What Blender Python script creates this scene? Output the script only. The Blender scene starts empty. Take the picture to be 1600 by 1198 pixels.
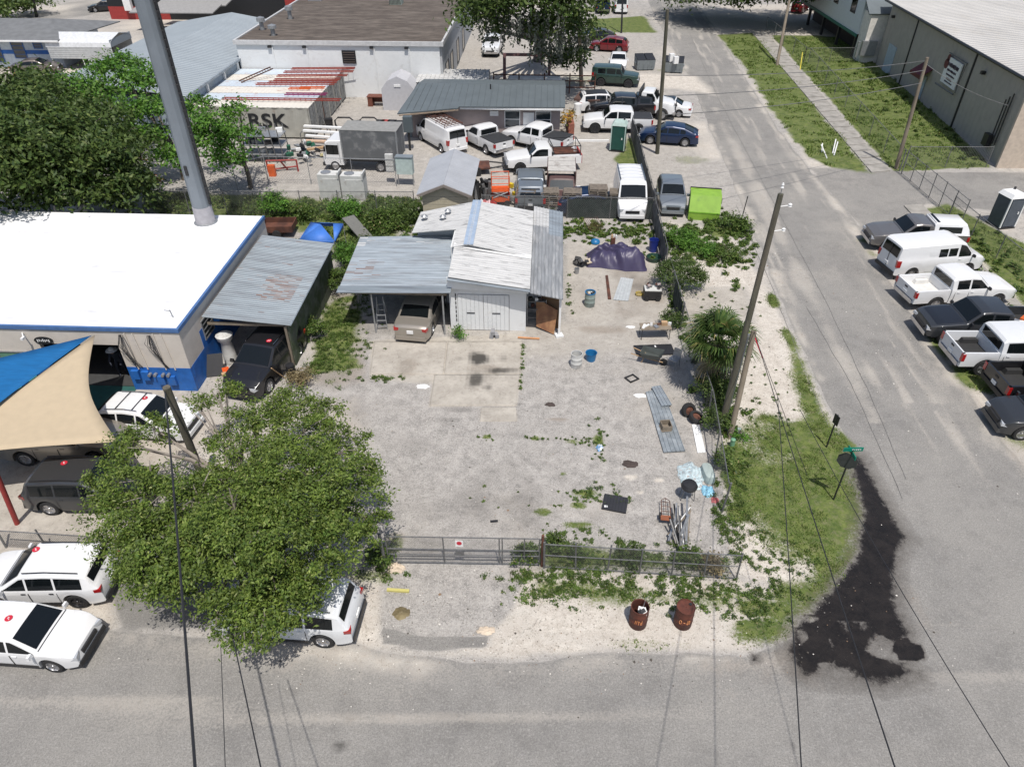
import bpy, math, random
import numpy as np
from mathutils import Vector, Matrix, noise
random.seed(7); rng = np.random.default_rng(7)
S = bpy.context.scene; COL = S.collection
PI = math.pi; R = math.radians
# ------------------------------------------------------------------ camera
CAMH = 20.0; FPX = 1109.0
PITCH = R(37.403); YAW = R(2.461)
cd = bpy.data.cameras.new('camera'); cam = bpy.data.objects.new('camera', cd); COL.objects.link(cam)
cd.sensor_width = 36; cd.sensor_fit = 'HORIZONTAL'; cd.lens = FPX/1600*36; cd.clip_end = 1000; cd.clip_start = .1
cam.location = (0, 0, CAMH); cam.rotation_euler = (PI/2-PITCH, 0, YAW); S.camera = cam
# ------------------------------------------------------------------ sky, sun, exposure
SUND = Vector((.12, -.42, 1)).normalized()      # towards the sun
w = bpy.data.worlds.new("World"); S.world = w; w.use_nodes = True
nt = w.node_tree; bg = nt.nodes['Background']; sky = nt.nodes.new('ShaderNodeTexSky')
sky.sky_type = 'NISHITA'; sky.sun_disc = False
sky.sun_elevation = math.asin(SUND.z); sky.sun_rotation = math.atan2(SUND.x, SUND.y)
sky.air_density = 1.0; sky.dust_density = 2.0; sky.ozone_density = 1.0
nt.links.new(sky.outputs[0], bg.inputs[0]); bg.inputs[1].default_value = .10
sl = bpy.data.lights.new('sun', 'SUN'); sl.energy = 3.7; sl.angle = R(.55); sl.color = (1, .955, .89)
so = bpy.data.objects.new('sun', sl); COL.objects.link(so); so.rotation_euler = SUND.to_track_quat('Z', 'Y').to_euler()
vs = S.view_settings; vs.view_transform = 'Standard'; vs.look = 'None'; vs.gamma = 1; vs.exposure = 0.2
S.cycles.max_bounces = 6; S.cycles.transparent_max_bounces = 12; S.cycles.diffuse_bounces = 3
# ------------------------------------------------------------------ layout helpers
fh = Vector((-math.sin(YAW), math.cos(YAW), 0)); RX = Vector((math.cos(YAW), math.sin(YAW), 0))
FW = fh*math.cos(PITCH)+Vector((0, 0, -math.sin(PITCH))); UP = RX.cross(FW)
def G(px, py, z=0):
    """measured photo point -> world point at height z"""
    d = RX*(px-800)-UP*(py-599)+FW*FPX
    t = (z-CAMH)/d.z
    return Vector((d.x*t, d.y*t, z))
def GL(pts, z=0): return [G(a, b, z) for a, b in pts]
def tag(o, label=None, cat=None, group=None, kind=None):
    if label: o['label'] = label
    if cat: o['category'] = cat
    if group: o['group'] = group
    if kind: o['kind'] = kind
    return o
def empty(name, loc, rz=0, label=None, cat=None, group=None):
    o = bpy.data.objects.new(name, None); COL.objects.link(o); o.location = loc; o.rotation_euler = (0, 0, rz)
    o.empty_display_size = .3
    return tag(o, label, cat, group)
def link(name, me, parent=None):
    o = bpy.data.objects.new(name, me); COL.objects.link(o)
    if parent is not None: o.parent = parent
    return o
class MB:
    """collects faces; build() links them as one mesh object"""
    def __init__(s, M=None): s.v = []; s.f = []; s.m = []; s.M = M or Matrix.Identity(4); s.mi = 0
    def add(s, vs, fs, mi=None):
        k = len(s.v); s.v += [tuple(s.M @ Vector(p)) for p in vs]
        s.f += [tuple(k+i for i in f) for f in fs]; s.m += [s.mi if mi is None else mi]*len(fs); return s
    def box(s, c, d, rz=0, rx=0, ry=0, taper=1, mi=None):
        q = Matrix.Translation(c) @ Matrix.Rotation(rz, 4, 'Z') @ Matrix.Rotation(ry, 4, 'Y') @ Matrix.Rotation(rx, 4, 'X')
        x, y, z = d[0]/2, d[1]/2, d[2]/2; t = taper
        P = [(-x, -y, -z), (x, -y, -z), (x, y, -z), (-x, y, -z), (-x*t, -y*t, z), (x*t, -y*t, z), (x*t, y*t, z), (-x*t, y*t, z)]
        return s.add([q @ Vector(p) for p in P], [(3, 2, 1, 0), (4, 5, 6, 7), (0, 1, 5, 4), (1, 2, 6, 5), (2, 3, 7, 6), (3, 0, 4, 7)], mi)
    def b2(s, x0, x1, y0, y1, z0, z1, mi=None):
        return s.box(((x0+x1)/2, (y0+y1)/2, (z0+z1)/2), (x1-x0, y1-y0, z1-z0), mi=mi)
    def tube(s, pts, r, n=6, r2=None, cap=True, mi=None):
        pts = [Vector(p) for p in pts]; rings = []; m = len(pts)
        for i, p in enumerate(pts):
            d = (pts[min(i+1, m-1)]-pts[max(i-1, 0)]); d = d.normalized() if d.length > 1e-6 else Vector((0, 0, 1))
            a = Vector((0, 0, 1)) if abs(d.z) < .9 else Vector((1, 0, 0))
            u = d.cross(a).normalized(); v = d.cross(u)
            rr = r if r2 is None else r+(r2-r)*i/(m-1)
            rings.append([p+(u*math.cos(2*PI*k/n)+v*math.sin(2*PI*k/n))*rr for k in range(n)])
        V = [q for g in rings for q in g]; Fc = []
        for i in range(m-1):
            for k in range(n):
                a = i*n+k; b = i*n+(k+1) % n; Fc.append((a, b, b+n, a+n))
        if cap: Fc += [tuple(range(n))[::-1], tuple((m-1)*n+k for k in range(n))]
        return s.add(V, Fc, mi)
    def lathe(s, prof, n=20, c=(0, 0, 0), mi=None, axis='Z', cap=True):
        V = []; Fc = []; m = len(prof)
        for (r, z) in prof:
            for k in range(n):
                a = 2*PI*k/n; p = (r*math.cos(a), r*math.sin(a), z)
                if axis == 'Y': p = (p[0], p[2], p[1])
                if axis == 'X': p = (p[2], p[0], p[1])
                V.append((p[0]+c[0], p[1]+c[1], p[2]+c[2]))
        for i in range(m-1):
            for k in range(n):
                a = i*n+k; b = i*n+(k+1) % n; Fc.append((a, b, b+n, a+n))
        if cap: Fc += [tuple(range(n))[::-1], tuple((m-1)*n+k for k in range(n))]
        return s.add(V, Fc, mi)
    def prism(s, poly, z0, z1, mi=None):
        n = len(poly); V = [(p[0], p[1], z0) for p in poly]+[(p[0], p[1], z1) for p in poly]
        return s.add(V, [tuple(range(n))[::-1], tuple(range(n, 2*n))]+[(i, (i+1) % n, (i+1) % n+n, i+n) for i in range(n)], mi)
    def slab(s, P, t, mi=None):
        """quad slab of thickness t below the four points"""
        P = [Vector(p) for p in P]; nrm = (P[1]-P[0]).cross(P[3]-P[0]).normalized()
        if nrm.z < 0: nrm = -nrm
        n = len(P); Q = [p-nrm*t for p in P]
        return s.add(P+Q, [tuple(range(n)), tuple(range(n, 2*n))[::-1]]+[(i, i+n, (i+1) % n+n, (i+1) % n) for i in range(n)], mi)
    def build(s, name, mats, parent=None, smooth=None, loc=None):
        me = bpy.data.meshes.new(name); me.from_pydata(s.v, [], s.f)
        if not isinstance(mats, (list, tuple)): mats = [mats]
        for m in mats: me.materials.append(m)
        if len(mats) > 1: me.polygons.foreach_set('material_index', s.m)
        me.validate(); 
        import bmesh
        bm = bmesh.new(); bm.from_mesh(me); bmesh.ops.recalc_face_normals(bm, faces=bm.faces); bm.to_mesh(me); bm.free()
        if smooth is not None:
            me.polygons.foreach_set('use_smooth', [True]*len(me.polygons)); me.set_sharp_from_angle(angle=R(smooth))
        me.update(); return link(name, me, parent)
def fastmesh(name, V, F4, mats, mi=None, attr=None, parent=None):
    """numpy quads / tris"""
    me = bpy.data.meshes.new(name); n = F4.shape[1]
    me.vertices.add(len(V)); me.vertices.foreach_set('co', np.ascontiguousarray(V, dtype=np.float32).ravel())
    me.loops.add(F4.size); me.loops.foreach_set('vertex_index', np.ascontiguousarray(F4, dtype=np.int32).ravel())
    me.polygons.add(len(F4)); me.polygons.foreach_set('loop_start', np.arange(0, F4.size, n, dtype=np.int32))
    me.polygons.foreach_set('loop_total', np.full(len(F4), n, dtype=np.int32))
    if not isinstance(mats, (list, tuple)): mats = [mats]
    for m in mats: me.materials.append(m)
    if mi is not None: me.polygons.foreach_set('material_index', np.ascontiguousarray(mi, dtype=np.int32))
    if attr:
        for k, a in attr.items():
            at = me.attributes.new(k, 'FLOAT_COLOR', 'POINT'); at.data.foreach_set('color', np.ascontiguousarray(a, dtype=np.float32).ravel())
    me.update(calc_edges=True); return link(name, me, parent)
# ------------------------------------------------------------------ materials
_mats = {}
def pm(name, col, rough=.7, metal=0, var=.12, scale=4, col2=None, thr=.6, sharp=.08, s2=1.5, bump=0, bscale=30, coat=0, spec=None, stretch=(1, 1, 1), trans=0):
    """principled with noise-varied colour; col2 = blotches of a second colour"""
    if name in _mats: return _mats[name]
    m = bpy.data.materials.new(name); m.use_nodes = True; _mats[name] = m
    n = m.node_tree.nodes; L = m.node_tree.links; b = n['Principled BSDF']
    b.inputs['Roughness'].default_value = rough; b.inputs['Metallic'].default_value = metal
    if coat: b.inputs['Coat Weight'].default_value = coat; b.inputs['Coat Roughness'].default_value = .05
    if spec is not None: b.inputs['Specular IOR Level'].default_value = spec
    c = (*col, 1); tc = n.new('ShaderNodeTexCoord'); mp = n.new('ShaderNodeMapping'); mp.inputs['Scale'].default_value = stretch
    L.new(tc.outputs['Object'], mp.inputs[0])
    nz = n.new('ShaderNodeTexNoise'); nz.inputs['Scale'].default_value = scale; nz.inputs['Detail'].default_value = 5; L.new(mp.outputs[0], nz.inputs[0])
    mr = n.new('ShaderNodeMapRange'); mr.inputs[1].default_value = .3; mr.inputs[2].default_value = .7
    mr.inputs[3].default_value = 1-var; mr.inputs[4].default_value = 1+var; L.new(nz.outputs[0], mr.inputs[0])
    src = None
    if col2:
        n2 = n.new('ShaderNodeTexNoise'); n2.inputs['Scale'].default_value = s2; n2.inputs['Detail'].default_value = 7; n2.inputs['Roughness'].default_value = .65
        L.new(mp.outputs[0], n2.inputs[0])
        r2 = n.new('ShaderNodeMapRange'); r2.inputs[1].default_value = thr-sharp; r2.inputs[2].default_value = thr+sharp; L.new(n2.outputs[0], r2.inputs[0])
        mx = n.new('ShaderNodeMix'); mx.data_type = 'RGBA'; mx.inputs[6].default_value = c; mx.inputs[7].default_value = (*col2, 1); L.new(r2.outputs[0], mx.inputs[0]); src = mx.outputs[2]
    hv = n.new('ShaderNodeHueSaturation'); hv.inputs['Color'].default_value = c
    if src: L.new(src, hv.inputs['Color'])
    L.new(mr.outputs[0], hv.inputs['Value']); L.new(hv.outputs[0], b.inputs['Base Color'])
    if bump:
        bn = n.new('ShaderNodeTexNoise'); bn.inputs['Scale'].default_value = bscale; bn.inputs['Detail'].default_value = 4; L.new(mp.outputs[0], bn.inputs[0])
        bp = n.new('ShaderNodeBump'); bp.inputs['Strength'].default_value = bump; bp.inputs['Distance'].default_value = .05; L.new(bn.outputs[0], bp.inputs['Height']); L.new(bp.outputs[0], b.inputs['Normal'])
    if trans:
        out = n['Material Output']; t = n.new('ShaderNodeBsdfTranslucent'); L.new(hv.outputs[0], t.inputs[0]); ms = n.new('ShaderNodeMixShader'); ms.inputs[0].default_value = trans
        L.new(b.outputs[0], ms.inputs[1]); L.new(t.outputs[0], ms.inputs[2]); L.new(ms.outputs[0], out.inputs[0])
    return m
def leafmat(name, a, b, c=None):
    """leaves: each leaf island its own tone"""
    m = bpy.data.materials.new(name); m.use_nodes = True; n = m.node_tree.nodes; L = m.node_tree.links; p = n['Principled BSDF']
    g = n.new('ShaderNodeNewGeometry'); r = n.new('ShaderNodeValToRGB'); L.new(g.outputs['Random Per Island'], r.inputs[0])
    r.color_ramp.elements[0].color = (*a, 1); r.color_ramp.elements[1].color = (*b, 1)
    if c: e = r.color_ramp.elements.new(.93); e.color = (*b, 1); r.color_ramp.elements[2].color = (*c, 1)
    tc = n.new('ShaderNodeTexCoord'); nz = n.new('ShaderNodeTexNoise'); nz.inputs['Scale'].default_value = 2.2; nz.inputs['Detail'].default_value = 3; L.new(tc.outputs['Object'], nz.inputs[0])
    mr = n.new('ShaderNodeMapRange'); mr.inputs[1].default_value = .3; mr.inputs[2].default_value = .7; mr.inputs[3].default_value = .58; mr.inputs[4].default_value = 1.42; L.new(nz.outputs[0], mr.inputs[0])
    hv = n.new('ShaderNodeHueSaturation'); L.new(r.outputs[0], hv.inputs['Color']); L.new(mr.outputs[0], hv.inputs['Value'])
    L.new(hv.outputs[0], p.inputs['Base Color']); p.inputs['Roughness'].default_value = .55; p.inputs['Specular IOR Level'].default_value = .35
    t = n.new('ShaderNodeBsdfTranslucent'); L.new(hv.outputs[0], t.inputs[0]); ms = n.new('ShaderNodeMixShader'); ms.inputs[0].default_value = .3
    L.new(p.outputs[0], ms.inputs[1]); L.new(t.outputs[0], ms.inputs[2]); L.new(ms.outputs[0], n['Material Output'].inputs[0])
    return m
M_white = pm('white_paint', (.74, .74, .73), .55, var=.06, scale=2)
M_dark = pm('black_plastic', (.02, .02, .022), .5)
M_glass = pm('dark_glass', (.006, .008, .009), .07, var=.05, spec=.5)
M_glass2 = pm('window_glass', (.03, .04, .045), .08, var=.1, spec=.8)
M_steel = pm('galvanised_steel', (.36, .37, .38), .45, .6, var=.15, scale=8)
M_steel_old = pm('weathered_fence_steel', (.17, .17, .17), .6, .4, var=.25, scale=8)
M_rust = pm('rusty_steel', (.13, .05, .03), .8, var=.3, scale=6, col2=(.06, .025, .018), thr=.5)
M_rubber = pm('tyre_rubber', (.018, .018, .019), .8)
M_alloy = pm('wheel_alloy', (.45, .45, .46), .3, .85)
M_darkalloy = pm('dark_wheel', (.05, .05, .055), .35, .6)
M_chrome = pm('chrome', (.6, .6, .62), .15, 1)
M_redlamp = pm('red_lamp_glass', (.35, .012, .012), .15, coat=1)
M_lamp = pm('headlamp_glass', (.55, .57, .6), .08, .3, coat=1)
M_wood = pm('weathered_wood', (.2, .165, .125), .85, var=.25, scale=3, stretch=(1, 1, .25), bump=.2)
M_woodpole = pm('treated_pole_wood', (.115, .1, .075), .9, var=.3, scale=5, col2=(.07, .07, .05), thr=.5, stretch=(1, 1, .12), bump=.5, bscale=25)
M_fresh = pm('bare_plywood', (.42, .28, .16), .8, var=.15)
M_bark = pm('bark', (.15, .125, .1), .9, var=.3, scale=8, bump=.6)
# ------------------------------------------------------------------ ground
def vnoise(x, y, sc, seed):
    r = np.random.default_rng(seed).random((257, 257)); u = x/sc+500.3; v = y/sc+500.7
    i = np.floor(u).astype(int); j = np.floor(v).astype(int); fu = u-i; fv = v-j
    fu = fu*fu*(3-2*fu); fv = fv*fv*(3-2*fv); i %= 256; j %= 256
    return (r[i, j]*(1-fu)*(1-fv)+r[i+1, j]*fu*(1-fv)+r[i, j+1]*(1-fu)*fv+r[i+1, j+1]*fu*fv)
def fbm(x, y, sc, seed=1, o=4):
    a = 0; k = 1; t = 0
    for q in range(o): a = a+k*vnoise(x, y, sc/2**q, seed+q); t += k; k *= .55
    return a/t
def sdist(X, Y, poly):
    """signed distance, + inside"""
    d = np.full(X.shape, 1e9); ins = np.zeros(X.shape, bool); n = len(poly)
    for i in range(n):
        ax, ay = poly[i][0], poly[i][1]; bx, by = poly[(i+1) % n][0], poly[(i+1) % n][1]
        ex, ey = bx-ax, by-ay; t = np.clip(((X-ax)*ex+(Y-ay)*ey)/(ex*ex+ey*ey+1e-9), 0, 1)
        d = np.minimum(d, np.hypot(X-ax-t*ex, Y-ay-t*ey))
        c = (ay > Y) != (by > Y)
        with np.errstate(divide='ignore', invalid='ignore'): xi = ax+(Y-ay)*ex/(ey if abs(ey) > 1e-9 else 1e-9)
        ins ^= c & (X < xi)
    return np.where(ins, d, -d)
gx = np.concatenate([np.arange(-140, -60, 2.), np.arange(-60, -30, .6), np.arange(-30, 32, .17), np.arange(32, 60, .6), np.arange(60, 141, 2.)])
gy = np.concatenate([np.arange(-14, 6, 1.), np.arange(6, 48, .17), np.arange(48, 90, .35), np.arange(90, 150, .8), np.arange(150, 420, 6.)])
GX, GY = np.meshgrid(gx, gy)
n1 = fbm(GX, GY, 3.0, 11)-.5; n2 = fbm(GX, GY, .9, 31)-.5; n3 = fbm(GX, GY, 12, 51)-.5
def reg(px, soft=.3, amp=.5, z=0, world=False, grow=0):
    P = px if world else GL(px)
    d = sdist(GX, GY, P)+grow+(n1*.9+n2*.8)*amp*1.4
    return np.clip(d/soft*.5+.5, 0, 1)
def ell(px, py, rx, ry, rot=0, soft=.6, amp=.6):
    c = G(px, py); a = GX-c.x; b = GY-c.y; cr, sr = math.cos(rot), math.sin(rot)
    u = (a*cr+b*sr)/rx; v = (-a*sr+b*cr)/ry
    return np.clip((1-np.hypot(u, v)+(n1*.9+n2)*amp)/soft, 0, 1)
ROAD = [(1008, -60), (1013, 5), (1042, 60), (1076, 120), (1108, 200), (1135, 260), (1163, 330), (1192, 400), (1217, 460), (1248, 530), (1278, 600), (1303, 655), (1335, 705), (1362, 780), (1352, 860), (1300, 945), (1240, 1000), (1170, 1025), (1000, 1017), (930, 1018), (800, 1034), (600, 1022), (560, 1012), (340, 995), (180, 985)]
ROADP = [tuple(v)[:2] for v in GL(ROAD)]
ROADP = ROADP+[(-60, 13.6), (-60, -13), (60, -13), (60, 9.5), (34, 12.5)]+[tuple(v)[:2] for v in GL([(1640, 770), (1560, 682), (1500, 592), (1440, 512), (1398, 450), (1358, 388), (1335, 345), (1262, 262), (1215, 200), (1163, 120), (1127, 60), (1086, 0), (1082, -60)])]
DRIVE = [tuple(v)[:2] for v in GL([(1262, 262), (1335, 346), (1365, 385), (1400, 345), (1450, 320), (1700, 345), (1760, 290), (1600, 268), (1450, 268), (1330, 262)])]
XF = 7.35                                       # right-hand fence line of the lot
LOT = [(-5.4, 15.7), (.4, 15.7), (7.2, 16.2), (XF, 30), (XF, 44.2), (-9.2, 44.2), (-9.2, 30), (-6.8, 24), (-6.2, 18)]
A = np.zeros(GX.shape+(4,)); B = np.zeros(GX.shape+(4,))
def mx(arr, ch, m, s=1): arr[..., ch] = np.maximum(arr[..., ch], m*s)
def cut(arr, ch, m): arr[..., ch] *= (1-m)
road = reg(ROADP, .25, .22, world=True); drive = reg(DRIVE, .4, .3, world=True); lot = reg(LOT, .4, .3, world=True)
# default far ground: pale gravel with sandy patches
mx(A, 2, np.clip(.35+n3*2.2+n1*.6, 0, .7)); 
mx(A, 1, np.clip((fbm(GX, GY, 9, 77)-.62)*5, 0, 1)*(GY > 90), .8)
# back yards: smooth pale paving
yard = reg([(395, 290), (640, 60), (900, 60), (1010, 30), (1120, 330), (1030, 345), (650, 335)], 1, .8); cut(A, 2, yard*.75); mx(B, 0, yard, .35)
# verge right of the lot: white shell sand
vr = reg([(1060, 330), (1120, 330), (1165, 395), (1215, 480), (1280, 610), (1335, 705), (1362, 790), (1350, 860), (1300, 945), (1240, 1000), (1170, 1022), (1100, 1012), (1130, 880), (1112, 830), (1125, 700), (1100, 560), (1065, 440), (1040, 345)], .3, .3)
cut(A, 2, vr); cut(B, 0, vr); mx(A, 2, vr, .8)
mx(A, 2, ell(1150, 440, 2.4, 2.2), .95); mx(A, 2, ell(1200, 560, 2.0, 4.5), .95); mx(A, 2, ell(1215, 870, 1.3, 1.2), 1); mx(A, 2, ell(1150, 850, 1.0, .9), 1); mx(A, 2, ell(1230, 905, 1.1, .5, .6), 1)
dw = reg([(1055, 452), (1165, 448), (1180, 505), (1060, 500)], .3, .2); cut(A, 2, dw); mx(B, 0, dw, .9)
pv = reg([(1020, 250), (1130, 250), (1180, 345), (1160, 370), (1060, 350), (1025, 330)], .6, .4); cut(A, 2, pv*.8); mx(B, 0, pv, .2)
# front verge: sand with weeds
vf = reg([(560, 900), (620, 885), (845, 885), (1160, 898), (1240, 930), (1180, 1026), (930, 1022), (800, 1040), (600, 1024), (555, 1014)], .3, .3)
drv = reg([(605, 870), (842, 870), (818, 905), (800, 950), (765, 990), (745, 1005), (660, 1015), (604, 1000), (595, 950)], .15, .12)
cut(A, 2, vf); mx(A, 2, vf*(1-drv), .7); mx(A, 2, ell(900, 975, 3.2, 1.1)*(1-drv), .9); mx(A, 2, ell(560, 1005, .8, 1)*(1-drv), .9); mx(A, 2, ell(860, 1010, 3.5, .5), .9)
# left: forecourt of the blue building, concrete + tan
fc = reg([(-300, 600), (300, 600), (300, 740), (200, 830), (0, 870), (-300, 890)], .4, .3); cut(A, 2, fc); mx(B, 0, fc, .95)
lv = reg([(-300, 870), (0, 850), (190, 845), (590, 880), (560, 990), (340, 998), (-300, 960)], .4, .3); mx(A, 2, lv, .55); mx(B, 1, lv, .5)
ap = reg([(170, 905), (450, 905), (440, 985), (190, 985)], .3, .3); cut(A, 2, ap); cut(B, 1, ap); mx(A, 0, ap, .8); mx(A, 3, ap, .45)
under = reg([(230, 640), (560, 620), (600, 880), (300, 900), (180, 860)], .8, .8); mx(B, 1, under, .55); mx(A, 2, under, .5)
# strip left of the lot with weeds
ls = reg([(520, 400), (560, 470), (585, 520), (580, 600), (520, 610), (470, 600), (500, 520)], .5, .5); mx(B, 1, ls, .6); mx(A, 1, ls*np.clip(n1*3+n2*2+.75, 0, 1), .8)
# overgrown strip behind the buildings
bs = reg([(230, 300), (420, 305), (640, 330), (655, 345), (640, 420), (530, 430), (520, 380), (415, 345), (230, 335)], .6, .7); cut(A, 2, bs*.5); mx(A, 1, bs, .85); mx(B, 1, bs, .6)
bs2 = reg([(882, 345), (1030, 345), (1040, 385), (882, 380)], .5, .7); mx(A, 1, bs2, .7); mx(B, 1, bs2, .6)
# lot paving
cut(A, 2, lot); cut(A, 1, lot*.6); cut(B, 1, lot*.7)
mx(A, 2, lot*np.clip(n1*2.2+n3*1.6+.2, 0, 1), .5)
mx(A, 3, lot*np.clip(n1*3+n2*1.5-.18, 0, 1), .6)
slab1 = reg([(578, 532), (815, 520), (812, 600), (806, 634), (672, 634), (678, 600), (580, 592)], .06, .02); cut(A, 2, slab1*.8); cut(A, 3, slab1*.6); mx(B, 0, slab1, 1); cut(A, 2, slab1)
apr = reg([(700, 505), (885, 500), (905, 470), (1060, 470), (1068, 520), (1000, 545), (820, 560), (815, 520), (700, 523)], .4, .4); mx(B, 0, apr, .6); mx(B, 1, apr*np.clip(n1*3+.2, 0, 1), .45)
back = reg([(885, 375), (1045, 378), (1065, 520), (885, 500)], .2, .1); cut(A, 2, back*.6); mx(B, 0, back, .7); mx(B, 1, back*np.clip(n1*4+.1, 0, 1), .5)
for a in [(755, 560, .9, .8, 1), (745, 592, .7, 1.0, .9), (785, 578, 1.3, .45, .9), (635, 570, .7, .9, .35), (790, 560, .5, .5, .6)]: mx(A, 3, ell(*a[:4]), a[4])
mx(B, 1, ell(640, 570, 1.0, 1.2), .5); mx(B, 1, ell(770, 575, 2.2, .6), .5); mx(B, 1, ell(940, 515, 2, .6), .6); mx(B, 1, ell(1025, 465, .9, 1), .5)
for a in [(985, 725, .35, .2, .8), (858, 632, .3, .2, .8), (720, 560, .5, .3, .6), (765, 605, .4, .4, .7), (700, 655, 1.0, .25, .5), (650, 700, 1.3, 1.4, .35), (720, 640, 1.2, .3, .5), (730, 775, .8, .35, .45), (560, 640, .8, .8, .3), (700, 800, 1.5, .5, .35), (880, 750, .5, .3, .4), (965, 805, .5, .6, .35)]: mx(A, 3, ell(*a[:4]), a[4])
mx(B, 1, ell(870, 655, .9, .25), .7); mx(B, 1, ell(620, 840, .5, .4), .7)
for a in [(985, 745, .4, .25), (1030, 750, .3, .2), (1000, 770, .25, .15)]: mx(A, 2, ell(*a), 1)
# moss / weeds in the paving
for a in [(935, 690, .45, .9), (895, 690, .6, .3), (860, 710, .2, .2), (880, 740, .3, .3), (915, 770, .9, .35), (900, 820, .8, .35), (905, 790, .5, .3), (760, 682, .35, .2), (838, 685, .4, .25), (850, 800, .5, .3)]: mx(A, 1, ell(*a), .75)
# road
cut(A, 1, road); cut(A, 2, road); cut(B, 0, road); cut(B, 1, road*.9); cut(A, 3, road)
mx(A, 0, road, 1); mx(A, 0, drive, .75); cut(A, 2, drive*.6)
edge = np.clip(.75-np.abs(sdist(GX, GY, ROADP)-.1)/.9+n1*1.8+n2, 0, 1)*(1-reg([(1215, 700), (1380, 690), (1450, 860), (1440, 1090), (1180, 1080), (1180, 990)], .8, .3)); mx(A, 2, road*edge, .62); mx(B, 1, road*edge, .25)
cx = G(1330, 420); dust = np.exp(-((GX-(15.2+(GY-40)*.03))/.7)**2)*(GY > 24)*(GY < 70); mx(A, 2, road*np.clip(dust*1.2+n1*1.8-.2, 0, 1), .45)
mx(A, 2, road*np.clip(ell(1330, 560, 3, 8)*.5+n1*1.5-.1, 0, 1), .4)
mx(A, 2, road*np.clip(n3*2+n1*1.5-.15, 0, .6), .5)
mx(A, 2, reg([(560, 990), (1180, 1018), (1250, 1010), (1230, 1050), (1000, 1045), (800, 1060), (540, 1045), (300, 1030), (180, 1000)], .9, .6)*road, .55)
for a in [(750, 1130, 2.5, .5, .3), (930, 1120, .8, 1.2, .2), (530, 1165, .3, .2, .8), (1240, 1165, .2, .3, .6), (460, 1080, .5, .25, .4), (1480, 1050, 1.5, .8, .25), (560, 1110, 1.5, .6, .2)]: mx(A, 3, ell(*a[:4])*road, a[4])
sx_ = GX-15.2-(GY-40)*.035; stk = vnoise(sx_, GY/22, .55, 401)*.6+vnoise(sx_, GY/9, .25, 402)*.4; rr_ = road*np.clip((GY-17)/6, 0, 1); mx(A, 2, rr_*np.clip(stk*3-1.55, 0, 1), .5); mx(A, 3, rr_*np.clip(1.15-stk*3, 0, 1), .3)
fsx = vnoise(GX/14, GY-GX*.05, .6, 403); mx(A, 2, road*(GY < 14)*np.clip(fsx*2.6-1.5, 0, 1), .45)
mx(B, 1, reg([(1090, 1015), (1250, 1000), (1260, 1060), (1120, 1060)], .8, .8)*road, .5); mx(B, 1, ell(1430, 940, .6, 2.5, .1)*road, .3)
strip = reg([(597, 980), (660, 995), (765, 992), (762, 1012), (680, 1016), (600, 1004)], .1, .1); cut(A, 2, strip); cut(B, 0, strip); mx(A, 0, strip); mx(A, 3, strip, .3)
# black puddle / oil at the corner
pud = reg([(1338, 715), (1362, 760), (1385, 800), (1410, 838), (1395, 860), (1388, 900), (1392, 950), (1408, 985), (1400, 1010), (1360, 1012), (1425, 1052), (1370, 1058), (1300, 1050), (1260, 1045), (1245, 1020), (1255, 985), (1300, 930), (1345, 870), (1358, 800), (1342, 745)], .6, .16, grow=.14)
pud2 = np.maximum(ell(1420, 1017, .55, .4, soft=.2, amp=.3), ell(1180, 1028, .3, .12, soft=.3, amp=.5)*.7)
pud = np.maximum(pud*(1-.6*ell(1385, 1022, .5, .16, .4, soft=.6, amp=1.2))*(1-.55*ell(1290, 1038, .3, .1, soft=.8, amp=1.2))*(1-.5*np.clip((fbm(GX, GY, .8, 91)-.55)*6, 0, 1)*(GY < 14)), pud2); B[..., 2] = pud
mx(A, 3, reg([(1150, 1000), (1260, 985), (1400, 1010), (1480, 1060), (1400, 1085), (1200, 1060)], .8, .8), .3); cut(A, 2, pud)
# grass
gedge = reg([(1300, 655), (1345, 700), (1372, 790), (1362, 860), (1310, 945), (1262, 985), (1240, 930), (1320, 840), (1320, 740)], .3, .3); mx(A, 1, gedge, .95); mx(A, 1, reg([(1200, 900), (1310, 880), (1300, 950), (1250, 1000), (1150, 1012), (1130, 985), (1200, 960)], .4, .5), .7); cut(A, 2, gedge); grs = reg([(1225, 535), (1250, 540), (1282, 615), (1335, 705), (1362, 790), (1350, 860), (1300, 945), (1262, 1000), (1170, 1010), (1215, 960), (1250, 880), (1180, 800), (1140, 790), (1135, 690), (1180, 640), (1240, 650)], .5, .6)
cut(A, 1, pud); mx(A, 1, grs*(1-pud), .8); cut(A, 1, ell(1195, 690, 1.3, 1.6)*.6); mx(A, 1, ell(1240, 690, 3, 1.2)*(1-road), .85); mx(A, 1, reg([(1150, 660), (1290, 640), (1340, 740), (1340, 880), (1230, 900), (1150, 790)], .5, .5)*(1-road), .62)
for a in [(1210, 470, .5, 1.2), (1235, 530, .4, 1.5), (1150, 745, .8, 1.6), (1155, 800, .8, .8), (1200, 950, 1.4, .5), (1100, 395, 2.5, 2.2), (1130, 360, 2, 2), (1080, 360, 1.2, 2), (1190, 980, 1.2, .4), (1150, 345, 1, 1), (1225, 800, 1, 1)]: mx(A, 1, ell(*a)*(1-road), .8)
mx(A, 1, reg([(810, 895), (1160, 905), (1200, 935), (1120, 965), (960, 960), (900, 950), (830, 935)], .6, .9), .62); mx(B, 1, reg([(800, 890), (1165, 900), (1200, 950), (830, 945)], .6, .6), .6)
mx(A, 1, reg([(850, 840), (1150, 870), (1150, 905), (840, 890)], .4, .5), .75); mx(A, 1, ell(1010, 1005, 2.5, .35), .45); mx(A, 1, ell(580, 900, 1.2, .5), .6); mx(A, 1, ell(620, 850, .4, .8), .6)
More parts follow.
